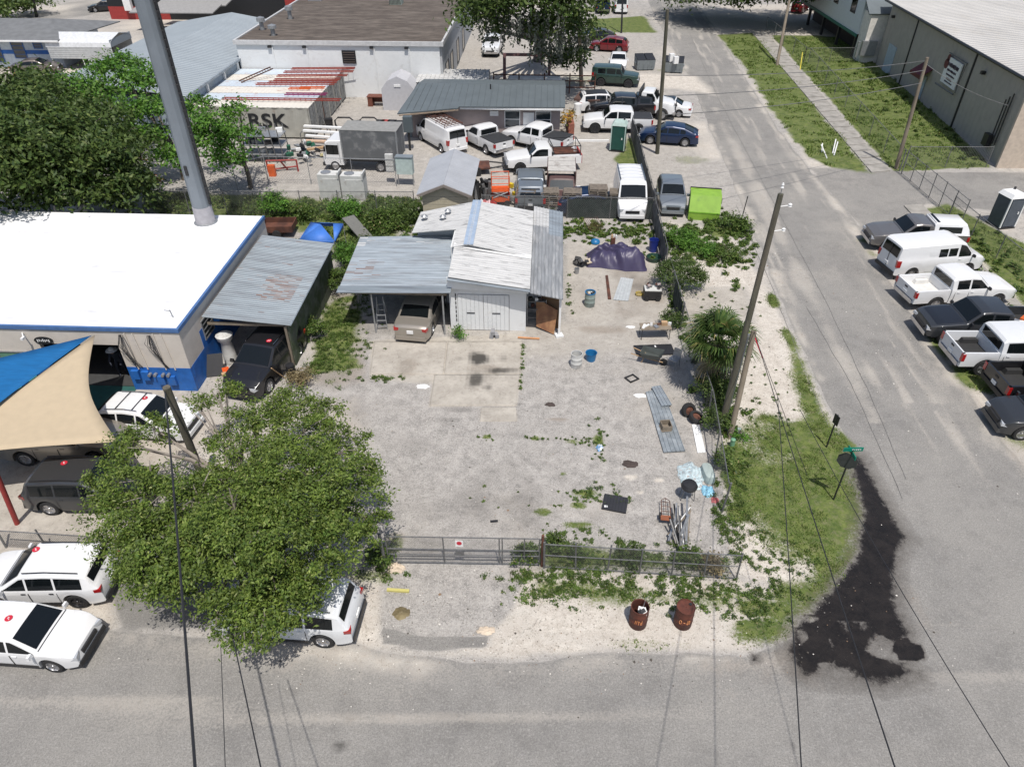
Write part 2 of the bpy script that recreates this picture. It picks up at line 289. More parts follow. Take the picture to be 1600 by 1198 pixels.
# grass right of the road
ga = reg([(1120, 55), (1180, 50), (1365, 272), (1300, 262), (1262, 245), (1215, 190), (1165, 110)], .6, .6); mx(A, 1, ga, .85); mx(A, 2, ell(1245, 190, 2.2, 5.0), .9); mx(A, 1, ell(1300, 240, 3, 2), .7)
gb = reg([(1205, 55), (1400, 60), (1380, 110), (1470, 180), (1550, 262), (1395, 268), (1290, 150)], .4, .4); cut(A, 2, gb); mx(A, 1, gb, 1)
gc = reg([(1440, 325), (1480, 318), (1640, 400), (1900, 600), (1750, 640), (1600, 480), (1500, 375)], .5, .4); mx(A, 1, gc, .9)
gd = reg([(1340, 375), (1430, 330), (1560, 480), (1640, 600), (1700, 760), (1600, 745), (1500, 600), (1400, 462)], .5, .5); mx(A, 2, gd, .5); mx(A, 1, gd*np.clip(n1*4+.35, 0, 1), .75); mx(B, 1, gd, .5)
# far grass
gf = reg([(920, 30), (1005, 25), (1028, 52), (930, 52)], .8, .6); cut(A, 2, gf); mx(A, 1, gf, .9)
mx(A, 1, reg([(980, 215), (1000, 215), (1020, 300), (1008, 310), (960, 250)], .4, .5), .8); mx(A, 1, ell(1080, 250, 2.5, 1.5), .5); mx(A, 1, ell(1050, 110, 2.5, 1.2), .5)
mx(A, 1, ell(640, 335, 3, 1), .9); mx(A, 1, reg([(880, 118), (1000, 112), (1000, 130), (880, 135)], .6, .6), .5)
mx(A, 1, reg([(0, 0), (70, 0), (0, 18), (-60, 20)], .8, .5), .9)
mx(A, 0, reg([(0, 22), (180, -10), (400, -20), (400, 15), (200, 12), (120, 30), (0, 35), (-200, 50)], 1, .5), .6)
mx(B, 0, reg([(-60, 100), (150, 100), (150, 130), (-60, 130)], 1, .5), .8)
# shell roads near top
mx(A, 2, reg([(780, 108), (1090, 118), (1120, 150), (1060, 140), (780, 122)], .8, .6), .85)
mx(A, 2, reg([(1090, 10), (1400, 0), (1400, 40), (1200, 48), (1120, 52)], .8, .5), .6); 
A = np.clip(A, 0, 1); B = np.clip(B, 0, 1)
GR = bpy.data.materials.new('ground_surface'); GR.use_nodes = True
def ground_nodes(m):
    n = m.node_tree.nodes; L = m.node_tree.links; b = n['Principled BSDF']
    tc = n.new('ShaderNodeTexCoord')
    def nz(sc, det=5, rough=.6, dist=0):
        q = n.new('ShaderNodeTexNoise'); q.inputs['Scale'].default_value = sc; q.inputs['Detail'].default_value = det; q.inputs['Roughness'].default_value = rough; q.inputs['Distortion'].default_value = dist
        L.new(tc.outputs['Object'], q.inputs[0]); return q.outputs[0]
    def mr(src, a, b_, c=0, d=1):
        q = n.new('ShaderNodeMapRange'); q.inputs[1].default_value = a; q.inputs[2].default_value = b_; q.inputs[3].default_value = c; q.inputs[4].default_value = d; L.new(src, q.inputs[0]); return q.outputs[0]
    def mth(op, a, b_):
        q = n.new('ShaderNodeMath'); q.operation = op
        for i, v in enumerate((a, b_)):
            if isinstance(v, (int, float)): q.inputs[i].default_value = v
            else: L.new(v, q.inputs[i])
        return q.outputs[0]
    def mix(f, a, b_, bt='MIX'):
        q = n.new('ShaderNodeMix'); q.data_type = 'RGBA'; q.blend_type = bt
        if isinstance(f, (int, float)): q.inputs[0].default_value = f
        else: L.new(f, q.inputs[0])
        for i, v in ((6, a), (7, b_)):
            if isinstance(v, tuple): q.inputs[i].default_value = (*v, 1)
            else: L.new(v, q.inputs[i])
        return q.outputs[2]
    def att(name):
        q = n.new('ShaderNodeAttribute'); q.attribute_name = name; s = n.new('ShaderNodeSeparateColor'); L.new(q.outputs['Color'], s.inputs[0]); return s.outputs[0], s.outputs[1], s.outputs[2], q.outputs['Alpha']
    asp, grass, sand, dark = att('A'); conc, dirt, wet, _ = att('B')
    fine = nz(13, 5, .75); mid = nz(1.7, 11, .80); big = nz(.8, 6, .65); speck = nz(24, 4, .75); huge = nz(.22, 4); med = nz(4, 10, .85, .6)
    def brk(mask, src, k, soft=.12):   # break the mask edge up with noise
        return mr(mth('ADD', mask, mth('MULTIPLY', mth('SUBTRACT', src, .5), k)), .5-soft, .5+soft)
    base = mix(mr(mid, .38, .62), (.18, .17, .158), (.44, .415, .385)); base = mix(mr(big, .35, .65, 0, .6), base, (.375, .35, .322))
    base = mix(mr(med, .53, .62, 0, .6), base, (.11, .105, .10)); base = mix(mr(speck, .50, .60, 0, .5), base, (.56, .535, .50)); base = mix(mr(fine, .52, .62, 0, .5), base, (.13, .125, .12))
    ac = mix(mr(mid, .36, .64), (.19, .182, .17), (.265, .255, .24)); ac = mix(mr(huge, .38, .62, 0, .65), ac, (.31, .295, .27)); ac = mix(mr(speck, .47, .57, 0, .5), ac, (.12, .115, .11)); ac = mix(mr(fine, .52, .62, 0, .4), ac, (.40, .385, .36)); ac = mix(mth('MULTIPLY', mr(big, .52, .62, 0, .35), mr(med, .4, .6)), ac, (.13, .125, .12))
    col = mix(brk(asp, mth('ADD', mth('MULTIPLY', mid, .6), mth('MULTIPLY', fine, .4)), .5, .05), base, ac)
    cc = mix(mr(big, .35, .7), (.47, .435, .38), (.33, .30, .26)); cc = mix(mr(med, .5, .62, 0, .45), cc, (.2, .175, .15)); cc = mix(mr(mid, .52, .66, 0, .5), cc, (.52, .48, .42))
    col = mix(mr(conc, 0, 1, 0, .95), col, cc)
    dc = mix(mr(fine, .35, .65), (.13, .10, .075), (.29, .24, .19)); col = mix(mth('MULTIPLY', brk(dirt, mid, .9, .3), .75), col, dc)
    sc_ = mix(mr(mid, .4, .65), (.60, .555, .49), (.40, .355, .305)); sc_ = mix(mr(med, .54, .60, 0, .6), sc_, (.25, .22, .17)); sc_ = mix(mr(fine, .57, .62, 0, .7), sc_, (.12, .105, .08)); sc_ = mix(mr(speck, .55, .65, 0, .6), sc_, (.74, .70, .65))
    sm = mth('ADD', mth('MULTIPLY', brk(sand, fine, 1.3, .3), .55), mth('MULTIPLY', brk(sand, mid, 1.0, .25), .45)); col = mix(sm, col, sc_)
    gc_ = mix(mr(mid, .38, .62), (.055, .09, .02), (.15, .18, .05)); gc_ = mix(mr(med, .5, .62, 0, .7), gc_, (.20, .18, .11))
    gm = mth('MULTIPLY', brk(grass, fine, 1.1, .15), brk(mth('ADD', grass, .1), mid, 1.2, .2)); col = mix(gm, col, gc_)
    col = mix(mth('MULTIPLY', brk(dark, mid, .8, .4), mr(dark, 0, 1, .25, .9)), col, (.035, .033, .03))
    wm = brk(wet, med, .85, .07); wh = brk(mth('ADD', wet, mr(wet, 0, .05, 0, .25)), med, 1.0, .35); col = mix(mth('MULTIPLY', wh, .75), col, (.065, .055, .047)); wcol = mix(mr(mid, .42, .6), (.010, .0085, .008), (.022, .018, .016)); col = mix(mth('MULTIPLY', wm, .96), col, wcol)
    # fine cracks in paving
    vo = n.new('ShaderNodeTexVoronoi'); vo.feature = 'DISTANCE_TO_EDGE'; vo.inputs['Scale'].default_value = .35
    dd = n.new('ShaderNodeVectorMath'); dd.operation = 'ADD'; q = n.new('ShaderNodeTexNoise'); q.inputs['Scale'].default_value = 1.5; q.inputs['Detail'].default_value = 6; L.new(tc.outputs['Object'], q.inputs[0]); L.new(tc.outputs['Object'], dd.inputs[0]); L.new(q.outputs['Color'], dd.inputs[1]); L.new(dd.outputs[0], vo.inputs[0])
    cr = mth('MULTIPLY', mth('MULTIPLY', mr(vo.outputs[0], 0, .005, .6, 0), mr(big, .5, .6)), mr(asp, 0, 1, 1, .25)); col = mix(mth('MULTIPLY', cr, mth('SUBTRACT', 1, gm)), col, (.05, .047, .042))
    L.new(col, b.inputs['Base Color'])
    L.new(mth('SUBTRACT', .9, mth('MULTIPLY', wm, .62)), b.inputs['Roughness']); b.inputs['Specular IOR Level'].default_value = .25
    bp = n.new('ShaderNodeBump'); bp.inputs['Strength'].default_value = .5; bp.inputs['Distance'].default_value = .03; L.new(mth('ADD', fine, mth('MULTIPLY', mid, 2)), bp.inputs['Height']); L.new(bp.outputs[0], b.inputs['Normal'])
ground_nodes(GR)
NY, NX = GX.shape
GZ = (n1*.03*(1-road)+np.maximum(grs, 0)*.02)
GZ[(GY > 60)] *= .5
Vg = np.stack([GX, GY, GZ], -1).reshape(-1, 3)
ii, jj = np.meshgrid(np.arange(NY-1), np.arange(NX-1), indexing='ij'); k0 = (ii*NX+jj).ravel()
Fg = np.stack([k0, k0+1, k0+NX+1, k0+NX], 1); fx = (GX[:-1, :-1]+.08).ravel(); fy = (GY[:-1, :-1]+.08).ravel()
lab = np.zeros(len(Fg), int); lab[sdist(fx, fy, LOT) > 0] = 1; lab[sdist(fx, fy, DRIVE) > 0] = 2; lab[sdist(fx, fy, ROADP) > 0] = 3
FCT = [tuple(v)[:2] for v in GL([(-300, 605), (300, 605), (300, 740), (200, 830), (0, 860), (-300, 880)])]; lab[(sdist(fx, fy, FCT) > 0) & (lab == 0)] = 4
Af = A.reshape(-1, 4); Bf = B.reshape(-1, 4)
for i, (nm, lb) in enumerate([('ground', 'sandy verges and pale gravel yards around the lots'), ('lot_paving', 'cracked grey paving of the fenced corner lot'), ('driveway', 'worn grey driveway towards the tan warehouse'), ('road', 'grey asphalt street bending round the corner lot'), ('forecourt', 'concrete forecourt of the blue and cream building')]):
    f = Fg[lab == i]; u, inv = np.unique(f.ravel(), return_inverse=True)
    o = fastmesh(nm, Vg[u], inv.reshape(-1, 4), GR, attr={'A': Af[u], 'B': Bf[u]}); tag(o, lb, kind='structure')
def samp(ch, x, y):
    """sample a mask at world points"""
    arr = (A if ch < 4 else B)[..., ch % 4]; i = np.clip(np.searchsorted(gy, y), 0, NY-1); j = np.clip(np.searchsorted(gx, x), 0, NX-1); return arr[i, j]
for nm, lb, px in (('concrete_slab', 'stained concrete slab in front of the carport', [(585, 534), (698, 534), (692.5, 584.5), (578, 584.5)]), ('concrete_slab', 'dark-stained concrete slab in front of the garage doors', [(699.5, 534), (816, 534), (813, 584), (694, 584)]), ('concrete_slab', 'pale lower concrete slab with an oil stain', [(679, 586), (812, 586), (806, 634), (671, 634)]), ('concrete_slab', 'narrow worn concrete strip below the pale slab', [(752, 637), (806, 637), (808, 658), (750, 658)])):
    q = [np.array(G(*p)[:2]) for p in px]; U, W_ = np.meshgrid(np.linspace(0, 1, 40), np.linspace(0, 1, 24)); U = U[..., None]; W_ = W_[..., None]
    XY = ((q[0]*(1-U)+q[1]*U)*(1-W_)+(q[3]*(1-U)+q[2]*U)*W_).reshape(-1, 2); a_, b_ = np.meshgrid(np.arange(23), np.arange(39), indexing='ij'); k_ = (a_*40+b_).ravel(); Fs = np.stack([k_, k_+1, k_+41, k_+40], 1)
    i_ = np.clip(np.searchsorted(gy, XY[:, 1]), 0, NY-1); j_ = np.clip(np.searchsorted(gx, XY[:, 0]), 0, NX-1); Aa = A[i_, j_].copy(); Ba = B[i_, j_].copy(); Ba[:, 0] = 1; Aa[:, 2] = 0
    V_ = np.column_stack([XY, np.full(len(XY), .04)]); rim = np.concatenate([np.arange(40), np.arange(79, 960, 40), np.arange(958, 919, -1), np.arange(880, 0, -40)]); V2 = V_[rim].copy(); V2[:, 2] = -.05; nb_ = len(V_); m_ = len(rim)
    Fr = np.array([[rim[t], nb_+t, nb_+(t+1) % m_, rim[(t+1) % m_]] for t in range(m_)])
    tag(fastmesh(nm, np.vstack([V_, V2]), np.vstack([Fs, Fr]), GR, attr={'A': np.vstack([Aa, Aa[rim]]), 'B': np.vstack([Ba, Ba[rim]])}), lb, kind='structure')
# loose stones, chips and litter: nobody could count them
rs_ = np.random.default_rng(44); Cs_ = []
for (px, py, ax, ay, n_s) in [(760, 700, 5, 5, 500), (1200, 560, 1.6, 6, 500), (900, 960, 5, 1.0, 500), (1150, 420, 2.2, 1.5, 350), (1200, 880, 1.5, 1.2, 250), (940, 450, 2, 3, 160), (560, 960, 1, 1.6, 120), (800, 1030, 6, .6, 200), (1400, 560, 1.2, 5, 200), (520, 600, 1.2, 2, 100), (1230, 170, 1.8, 6, 200)]:
    c_ = G(px, py); Cs_.append(np.column_stack([rs_.normal(c_.x, ax, n_s), rs_.normal(c_.y, ay, n_s), np.full(n_s, .008), rs_.uniform(.008, .024, n_s)*(1+rs_.random(n_s)**10*1.5)]))
Cs_ = np.concatenate(Cs_); oc_ = np.array([(1, 0, 0), (-1, 0, 0), (0, 1, 0), (0, -1, 0), (0, 0, .6), (0, 0, -.6)]); of_ = np.array([(0, 2, 4), (2, 1, 4), (1, 3, 4), (3, 0, 4)])
Vs_ = (Cs_[:, None, :3]+oc_[None]*Cs_[:, None, 3:4]*rs_.uniform(.6, 1.4, (len(Cs_), 6, 1))).reshape(-1, 3); Fs_ = (of_[None]+np.arange(len(Cs_))[:, None, None]*6).reshape(-1, 3); h_ = rs_.random(len(Cs_)); mi_ = np.repeat(np.where(h_ < .45, 0, np.where(h_ < .85, 1, 2)), 4)
tag(fastmesh('loose_stones', Vs_, Fs_, [pm('dark_stone', (.07, .06, .05), .9), pm('pale_stone', (.6, .57, .52), .9), pm('brown_chip', (.2, .13, .08), .9)], mi=mi_), 'loose stones and chips scattered over the paving and verges', 'stones', kind='stuff')
M_seam = pm('road_seam_tar', (.17, .165, .155), .85, var=.3)
for i_, pl in enumerate([[(1150, 320), (1205, 445), (1255, 575), (1290, 655), (1335, 790)], [(1072, 40), (1120, 150), (1200, 300), (1290, 470), (1370, 640), (1420, 760)], [(1260, 480), (1330, 600), (1420, 800)]]):
    q_ = []
    for a_, b_ in zip(pl[:-1], pl[1:]):
        for t_ in range(12): p_ = G(*a_).lerp(G(*b_), t_/12); p_.x += noise.noise((p_.y*.7, i_, 0))*.06; q_.append(p_)
    V_ = []; 
    for p_ in q_: w_s = .008+.01*abs(noise.noise((p_.y*2, i_, 5))); V_ += [(p_.x-w_s, p_.y, .017), (p_.x+w_s, p_.y, .017)]
    tag(MB().add(V_, [(2*k, 2*k+1, 2*k+3, 2*k+2) for k in range(len(q_)-1)]).build('road_seam', M_seam), 'thin dark paving seam running along the street', kind='structure')
# sidewalk slabs right of the road
M_walk = pm('sidewalk_concrete', (.33, .31, .28), .85, var=.2, scale=3, col2=(.2, .19, .17), thr=.56, bump=.3)
def sidewalk(pl, pr, n, label):
    mb = MB()
    a0, a1 = G(*pl[0]), G(*pl[1]); b0, b1 = G(*pr[0]), G(*pr[1])
    for i in range(n):
        t0, t1 = i/n+.0012, (i+1)/n-.0012
        P = [a0.lerp(a1, t0), b0.lerp(b1, t0), b0.lerp(b1, t1), a0.lerp(a1, t1)]
        for p in P: p.z = .07+.012*math.sin(i*2.3)
        mb.slab(P, .12)
    tag(mb.build('sidewalk', M_walk), label, kind='structure')
sidewalk([(1170, 46), (1362, 271)], [(1192, 46), (1391, 268)], 34, 'straight concrete sidewalk beside the grass verge')
sidewalk([(1412, 322), (1600, 532)], [(1440, 320), (1650, 532)], 15, 'concrete sidewalk under the parked row of trucks')
# ------------------------------------------------------------------ buildings
def corrug(mb, P00, P10, P11, P01, ribs, amp=.022, nu=1, matfn=None, prof='wave', thick=.012):
    """ribbed sheet: ribs run P00->P10, repeat towards P01"""
    P00, P10, P11, P01 = map(Vector, (P00, P10, P11, P01)); nrm = (P10-P00).cross(P01-P00).normalized()
    if nrm.z < 0: nrm = -nrm
    if prof == 'wave': ks = [(0, 0), (.25, .8), (.5, 1), (.75, .8)]
    else: ks = [(0, 0), (.70, 0), (.78, 1), (.92, 1)]
    vs_ = [((i+a)/ribs, h) for i in range(ribs) for a, h in ks]+[(1, 0)]
    V = []; nv = len(vs_)
    for u in range(nu+1):
        for (v, h) in vs_:
            p = P00.lerp(P01, v).lerp(P10.lerp(P11, v), u/nu); V.append(p+nrm*h*amp)
    for i in range(nu):
        for j in range(nv-1):
            a = i*nv+j; mb.mi = matfn((i+.5)/nu, vs_[j][0]) if matfn else 0
            k = len(mb.v); mb.v += [tuple(V[q]) for q in (a, a+1, a+1+nv, a+nv)]; mb.f.append((k, k+1, k+2, k+3)); mb.m.append(mb.mi)
    mb.mi = 0
    mb.slab([P00-nrm*thick, P10-nrm*thick, P11-nrm*thick, P01-nrm*thick], .02)
def P(mb, name, mat, par, sm=None, label=None):
    o = mb.build(name, mat, par, sm)
    if label: o['label'] = label
    return o
def part(par, name, mat, boxes, sm=None, label=None):
    mb = MB()
    for b in boxes: mb.b2(*b)
    return P(mb, name, mat, par, sm, label)
def window_y(par, x0, x1, z0, z1, y, frame=M_white, side=-1, bars=1, depth=.05, glass=M_glass2, name='window'):
    """window in a wall facing -y (side=-1)"""
    f = .06; d = depth*side; ys = sorted((y, y+d))
    mb = MB()
    mb.b2(x0, x1, *ys, z0, z0+f); mb.b2(x0, x1, *ys, z1-f, z1); mb.b2(x0, x0+f, *ys, z0+f, z1-f); mb.b2(x1-f, x1, *ys, z0+f, z1-f)
    for i in range(bars): z = z0+(z1-z0)*(i+1)/(bars+1); mb.b2(x0+f, x1-f, *ys, z-.02, z+.02)
    w_ = P(mb, name, frame, par); yg = y+d*.4; P(MB().b2(x0+f, x1-f, min(yg, y), max(yg, y), z0+f, z1-f), 'pane', glass, w_); return w_
def window_x(par, y0, y1, z0, z1, x, frame=M_white, side=-1, bars=1, depth=.05, glass=M_glass2, name='window'):
    f = .06; d = depth*side; xs = sorted((x, x+d)); mb = MB()
    mb.b2(*xs, y0, y1, z0, z0+f); mb.b2(*xs, y0, y1, z1-f, z1); mb.b2(*xs, y0, y0+f, z0+f, z1-f); mb.b2(*xs, y1-f, y1, z0+f, z1-f)
    for i in range(bars): z = z0+(z1-z0)*(i+1)/(bars+1); mb.b2(*xs, y0+f, y1-f, z-.02, z+.02)
    w_ = P(mb, name, frame, par); xg = x+d*.4; P(MB().b2(min(xg, x), max(xg, x), y0+f, y1-f, z0+f, z1-f), 'pane', glass, w_); return w_
M_blue = pm('bright_blue_paint', (.015, .12, .42), .6, var=.2, scale=3, col2=(.03, .09, .25), thr=.6)
M_trimblue = pm('faded_blue_trim', (.07, .15, .33), .6)
M_cream = pm('cream_wall_paint', (.58, .53, .47), .8, var=.08, scale=1.5, col2=(.48, .44, .40), thr=.62, bump=.15)
M_roofw = pm('white_roof_coating', (.76, .76, .765), .7, var=.06, scale=.5, col2=(.55, .55, .56), thr=.63, sharp=.05, s2=1.1, stretch=(.35, 2, 1), bump=.2, bscale=3)
M_zinc = pm('zinc_sheet', (.25, .285, .31), .5, .25, var=.14, scale=1.2, col2=(.19, .21, .23), thr=.55, s2=.9, stretch=(.4, 3, 1))
M_zinc2 = pm('pale_zinc_sheet', (.29, .33, .365), .5, .2, var=.16, scale=1.5, col2=(.22, .24, .26), thr=.56, s2=1.4, stretch=(.4, 3, 1))
M_rustsheet = pm('rusted_sheet', (.25, .25, .255), .8, .1, var=.2, scale=3, col2=(.19, .12, .10), thr=.53, s2=2.2, stretch=(.35, 3.5, 1))
M_whitesheet = pm('white_painted_sheet', (.46, .46, .455), .6, var=.12, scale=2, col2=(.25, .25, .25), thr=.60, sharp=.05, s2=2.2, stretch=(.4, 3, 1))
M_oldsheet = pm('old_grey_sheet', (.27, .28, .29), .6, .2, var=.2, scale=2, col2=(.42, .42, .42), thr=.6, stretch=(3, .4, 1))
M_capblue = pm('ridge_cap', (.33, .41, .52), .5, .1)
M_wallwhite = pm('white_block_wall', (.68, .69, .69), .8, var=.05, scale=1.5, col2=(.58, .58, .57), thr=.63, bump=.2, bscale=8)
M_brownroof = pm('brown_gravel_roof', (.085, .068, .056), .95, var=.3, scale=2, col2=(.13, .108, .09), thr=.52, s2=.6, stretch=(.5, 1.6, 1), bump=.4)
M_greyroof = pm('dark_grey_metal_roof', (.115, .135, .145), .55, .1, var=.08, scale=1)
M_mauve = pm('mauve_stucco', (.30, .25, .24), .9, var=.06, scale=2)
M_tan = pm('tan_corrugated_wall', (.36, .33, .29), .8, var=.06, scale=1.5)
M_tanroof = pm('pale_metal_roof', (.40, .39, .375), .6, .1, var=.08, scale=.6, col2=(.38, .36, .33), thr=.62, s2=.5, stretch=(1, .3, 1))
M_blueroof = pm('blue_grey_metal_roof', (.28, .315, .34), .55, .15, var=.06, scale=.5)
M_black = pm('black_wall', (.012, .013, .015), .6)
M_redp = pm('red_wall_paint', (.30, .035, .03), .6, var=.15)
M_cont1 = pm('container_cream_roof', (.62, .59, .53), .7, var=.06, scale=1, col2=(.35, .16, .10), thr=.68, s2=1.3)
M_cont2 = pm('container_pale_blue_roof', (.48, .54, .60), .7, var=.06, scale=1, col2=(.35, .16, .10), thr=.66, s2=1.3)
M_contside = pm('container_grey_side', (.36, .35, .31), .7, var=.1, scale=2, col2=(.22, .15, .11), thr=.68)
M_maroon = pm('maroon_awning', (.10, .015, .02), .6)
M_teal = pm('teal_trim', (.01, .12, .09), .6)
M_moss = pm('mossy_fibre_board', (.09, .10, .075), .9, var=.25, scale=2, col2=(.05, .07, .03), thr=.5)
# --- blue and cream workshop with white roof
bx0, bx1, by0, by1, bz = -42, -15.45, 24.95, 36.5, 3.3
T = empty('workshop_building', (-28, 30, 0), 0, 'blue and cream workshop with a flat bright white roof, left of the lean-to', 'building')
T0 = T.location
def loc0(o_parent, o):    # keep world placement although parented
    o.location = o.location-Vector(o_parent.location); return o
class Wm:                                      # helper to build world-placed parts under an empty
    def __init__(s, T): s.T = T
    def __call__(s, name, mat, boxes=None, mb=None, sm=None, label=None, par=None):
        mb = mb or MB()
        for b in (boxes or []): mb.b2(*b)
        o = mb.build(name, mat, par or s.T, sm)
        if par is None: o.location = -Vector(s.T.location)
        if label: o['label'] = label
        return o
w_ = Wm(T)
w_('roof', M_roofw, [(bx0, bx1-.06, by0+.06, by1, bz-.06, bz+.06)])
w_('roof_trim', M_trimblue, [(bx0, bx1+.06, by0-.06, by0+.06, bz-.1, bz+.075), (bx1-.06, bx1+.06, by0+.06, by1+.02, bz-.1, bz+.075)])
od = [(-29.5, -24.6), (-21.9, -18.35)]            # openings
zs = 1.28; oh = 2.45
mbu = MB(); mbl = MB()
xs = [bx0, -29.5, -24.6, -21.9, -18.35, bx1]
for a, b in ((xs[0], xs[1]), (xs[2], xs[3]), (xs[4], xs[5])):
    mbu.b2(a, b, by0, by0+.2, zs, oh); mbl.b2(a, b, by0-.01, by0+.2, 0, zs)
mbu.b2(bx0, bx1, by0, by0+.2, oh, bz-.16)
mbu.b2(bx1-.2, bx1, by0+.2, by0+1.6, zs, bz-.16); mbu.b2(bx1-.2, bx1, by0+1.6, by1, zs+.9, bz-.16); mbu.b2(bx0, bx1-.2, by1-.2, by1, 0, bz-.16)
mbl.b2(bx1-.2, bx1+.01, by0+.2, by1, 0, zs); mbl.b2(bx1-.2, bx1+.01, by0+1.6, by1, zs, zs+.9)
w_('upper_wall', M_cream, mb=mbu)
for a, b in ((xs[0], xs[1]), (xs[2], xs[3])): w_('lower_wall', M_blue, [(a, b, by0-.01, by0+.2, 0, zs)])
w_('lower_wall', M_blue, [(xs[4], bx1, by0-.01, by0+.2, 0, zs), (bx1-.2, bx1+.01, by0+.2, by1, 0, zs), (bx1-.2, bx1+.01, by0+1.6, by1, zs, zs+.9)])
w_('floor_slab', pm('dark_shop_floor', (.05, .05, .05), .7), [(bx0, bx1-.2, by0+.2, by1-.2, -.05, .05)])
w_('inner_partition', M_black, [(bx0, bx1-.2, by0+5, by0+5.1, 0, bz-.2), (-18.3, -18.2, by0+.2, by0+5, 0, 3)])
wx = window_x(T, by0+1.9, by0+3.0, 1.5, 2.5, bx1, M_steel, 1, 3); wx.location = -Vector(T0)
wx = window_y(T, -24.0, -22.6, 1.0, 2.0, by0-.01, M_steel, -1, 1, glass=pm('green_panel', (.12, .25, .17), .5)); wx.location = -Vector(T0)
# meter boxes, conduits and cables on the front wall
mb = MB()
for x, z in ((-18.0, 1.0), (-17.55, .95), (-16.9, .72), (-16.4, .72)): w_('meter_box', M_blue, [(x-.16, x+.16, by0-.16, by0-.015, z-.3, z+.15)])
mb = MB()
for x in (-17.25, -16.95, -16.6, -16.3): mb.lathe([(.07, 0), (.07, .08), (.05, .1)], 10, (x, 0, 0), axis='Y'); 
mb2 = MB(); 
for x in (-17.35, -17.1, -16.75, -16.5): w_('electric_meter', M_steel, mb=MB().lathe([(.07, by0-.2), (.075, by0-.12), (.07, by0-.015)], 10, (x, 0, .95), axis='Y'))
for cxw in (-18.0, -16.75):
    mb = MB()
    for k in range(9):
        a = random.uniform(-.25, .25); b = random.uniform(-.35, .5)
        mb.tube([(cxw+a*.3, by0-.08, 3.05), (cxw+a, by0-.22, 2.6+random.uniform(-.2, .2)), (cxw+a*.6+.1, by0-.12, 2.0+random.uniform(-.3, .2)), (cxw+b*.4+.25, by0-.05, 1.3)], .012, 4)
    w_('cable_bundle', M_dark, mb=mb)
    w_('conduit', M_cream, mb=MB().tube([(cxw+.5, by0-.04, 3.1), (cxw+.62, by0-.04, 1.2)], .03).tube([(cxw+.15, by0-.04, 3.1), (cxw+.2, by0-.04, 1.2)], .03))
# oval sign, thin white lettering strokes
mb = MB().lathe([(.42, by0-.05), (.42, by0-.01)], 24, (0, 0, 0), axis='Y'); 
for i, v in enumerate(mb.v): mb.v[i] = (v[0]-21.6, v[1], v[2]*.45+2.62)
ov = w_('oval_sign', M_black, mb=mb); mb = MB()
for k in range(7): mb.box((-21.85+k*.085, by0-.058, 2.62+.02*(k % 2)), (.045, .012, .13-.03*(k % 3)))
w_('sign_lettering', M_white, mb=mb, par=ov)
mb = MB().tube([(-22.4, by0-.02, 3.0), (-22.2, by0-.3, 2.95)], .03); mb.box((-22.2, by0-.35, 2.93), (.1, .2, .1)); w_('security_camera', M_white, mb=mb)
mb = MB().tube([(-16.0, by0+.9, bz+.05), (-16.05, by0+.9, bz+.45)], .03).tube([(-16.05, by0+.9, bz+.4), (-16.25, by0+.8, bz+.5)], .02); w_('vent_pipe', M_steel, mb=mb)
# --- lean-to beside the workshop
T = empty('lean_to_shelter', (-13, 31, 0), 0, 'blue-grey corrugated lean-to shelter with a rusty patch, built against the workshop', 'shelter'); w_ = Wm(T)
mb = MB(); rr = random.Random(3)
def rustfn(u, v): return 1 if (.42 < u < .88 and .22 < v < .52 and rr.random() < .8-abs(u-.66)*1.5) or rr.random() < .015 else 0
corrug(mb, (-15.3, 26.9, 2.78), (-11.3, 26.9, 2.42), (-11.35, 35.2, 2.42), (-15.2, 35.2, 2.85), 52, .03, 14, rustfn); w_('roof', [M_zinc, M_rustsheet], mb=mb)
w_('side_wall', M_moss, [(-11.55, -11.5, 27.1, 30.0, 0, 2.3), (-11.55, -11.5, 30.02, 32.5, 0, 2.3), (-11.55, -11.5, 32.52, 35, 0, 2.3)])
w_('edge_trim', M_zinc2, mb=MB().tube([(-11.28, 26.9, 2.42), (-11.33, 35.2, 2.42)], .035))
for y in (27.05, 29.6, 32.2, 34.9): w_('post', M_wood, [(-11.66, -11.56, y-.05, y+.05, 0, 2.36)])
w_('beam', M_wood, [(-15.2, -11.4, 27.0, 27.12, 2.28, 2.4)])
# --- white garage
T = empty('garage', (-3.6, 34, 0), 0, 'white garage with a ribbed white gable roof and double doors', 'garage'); w_ = Wm(T)
mb = MB()
corrug(mb, (-7.0, 35.6, 2.95), (-3.66, 34.95, 3.6), (-3.66, 38.5, 3.6), (-6.9, 38.3, 2.95), 16, .045, 6); corrug(mb, (-4.5, 33.0, 3.45), (-3.66, 33.0, 3.6), (-3.66, 35.1, 3.6), (-4.5, 35.1, 3.45), 10, .045, 2)
corrug(mb, (-3.64, 33.0, 3.6), (-.42, 33.0, 2.92), (-.42, 38.8, 2.92), (-3.64, 38.5, 3.6), 28, .045, 6)
corrug(mb, (-4.4, 30.25, 3.24), (-.42, 30.1, 2.74), (-.42, 33.15, 2.90), (-4.4, 33.15, 3.42), 15, .045, 6); w_('roof', M_whitesheet, mb=mb)
w_('ridge_cap', M_capblue, mb=MB().slab([(-3.9, 33.0, 3.63), (-3.4, 33.0, 3.63), (-3.4, 38.6, 3.63), (-3.9, 38.6, 3.63)], .03))
w_('joint_flashing', M_white, mb=MB().slab([(-4.4, 33.0, 3.5), (-.42, 32.8, 2.97), (-.42, 33.15, 2.99), (-4.4, 33.35, 3.53)], .03))
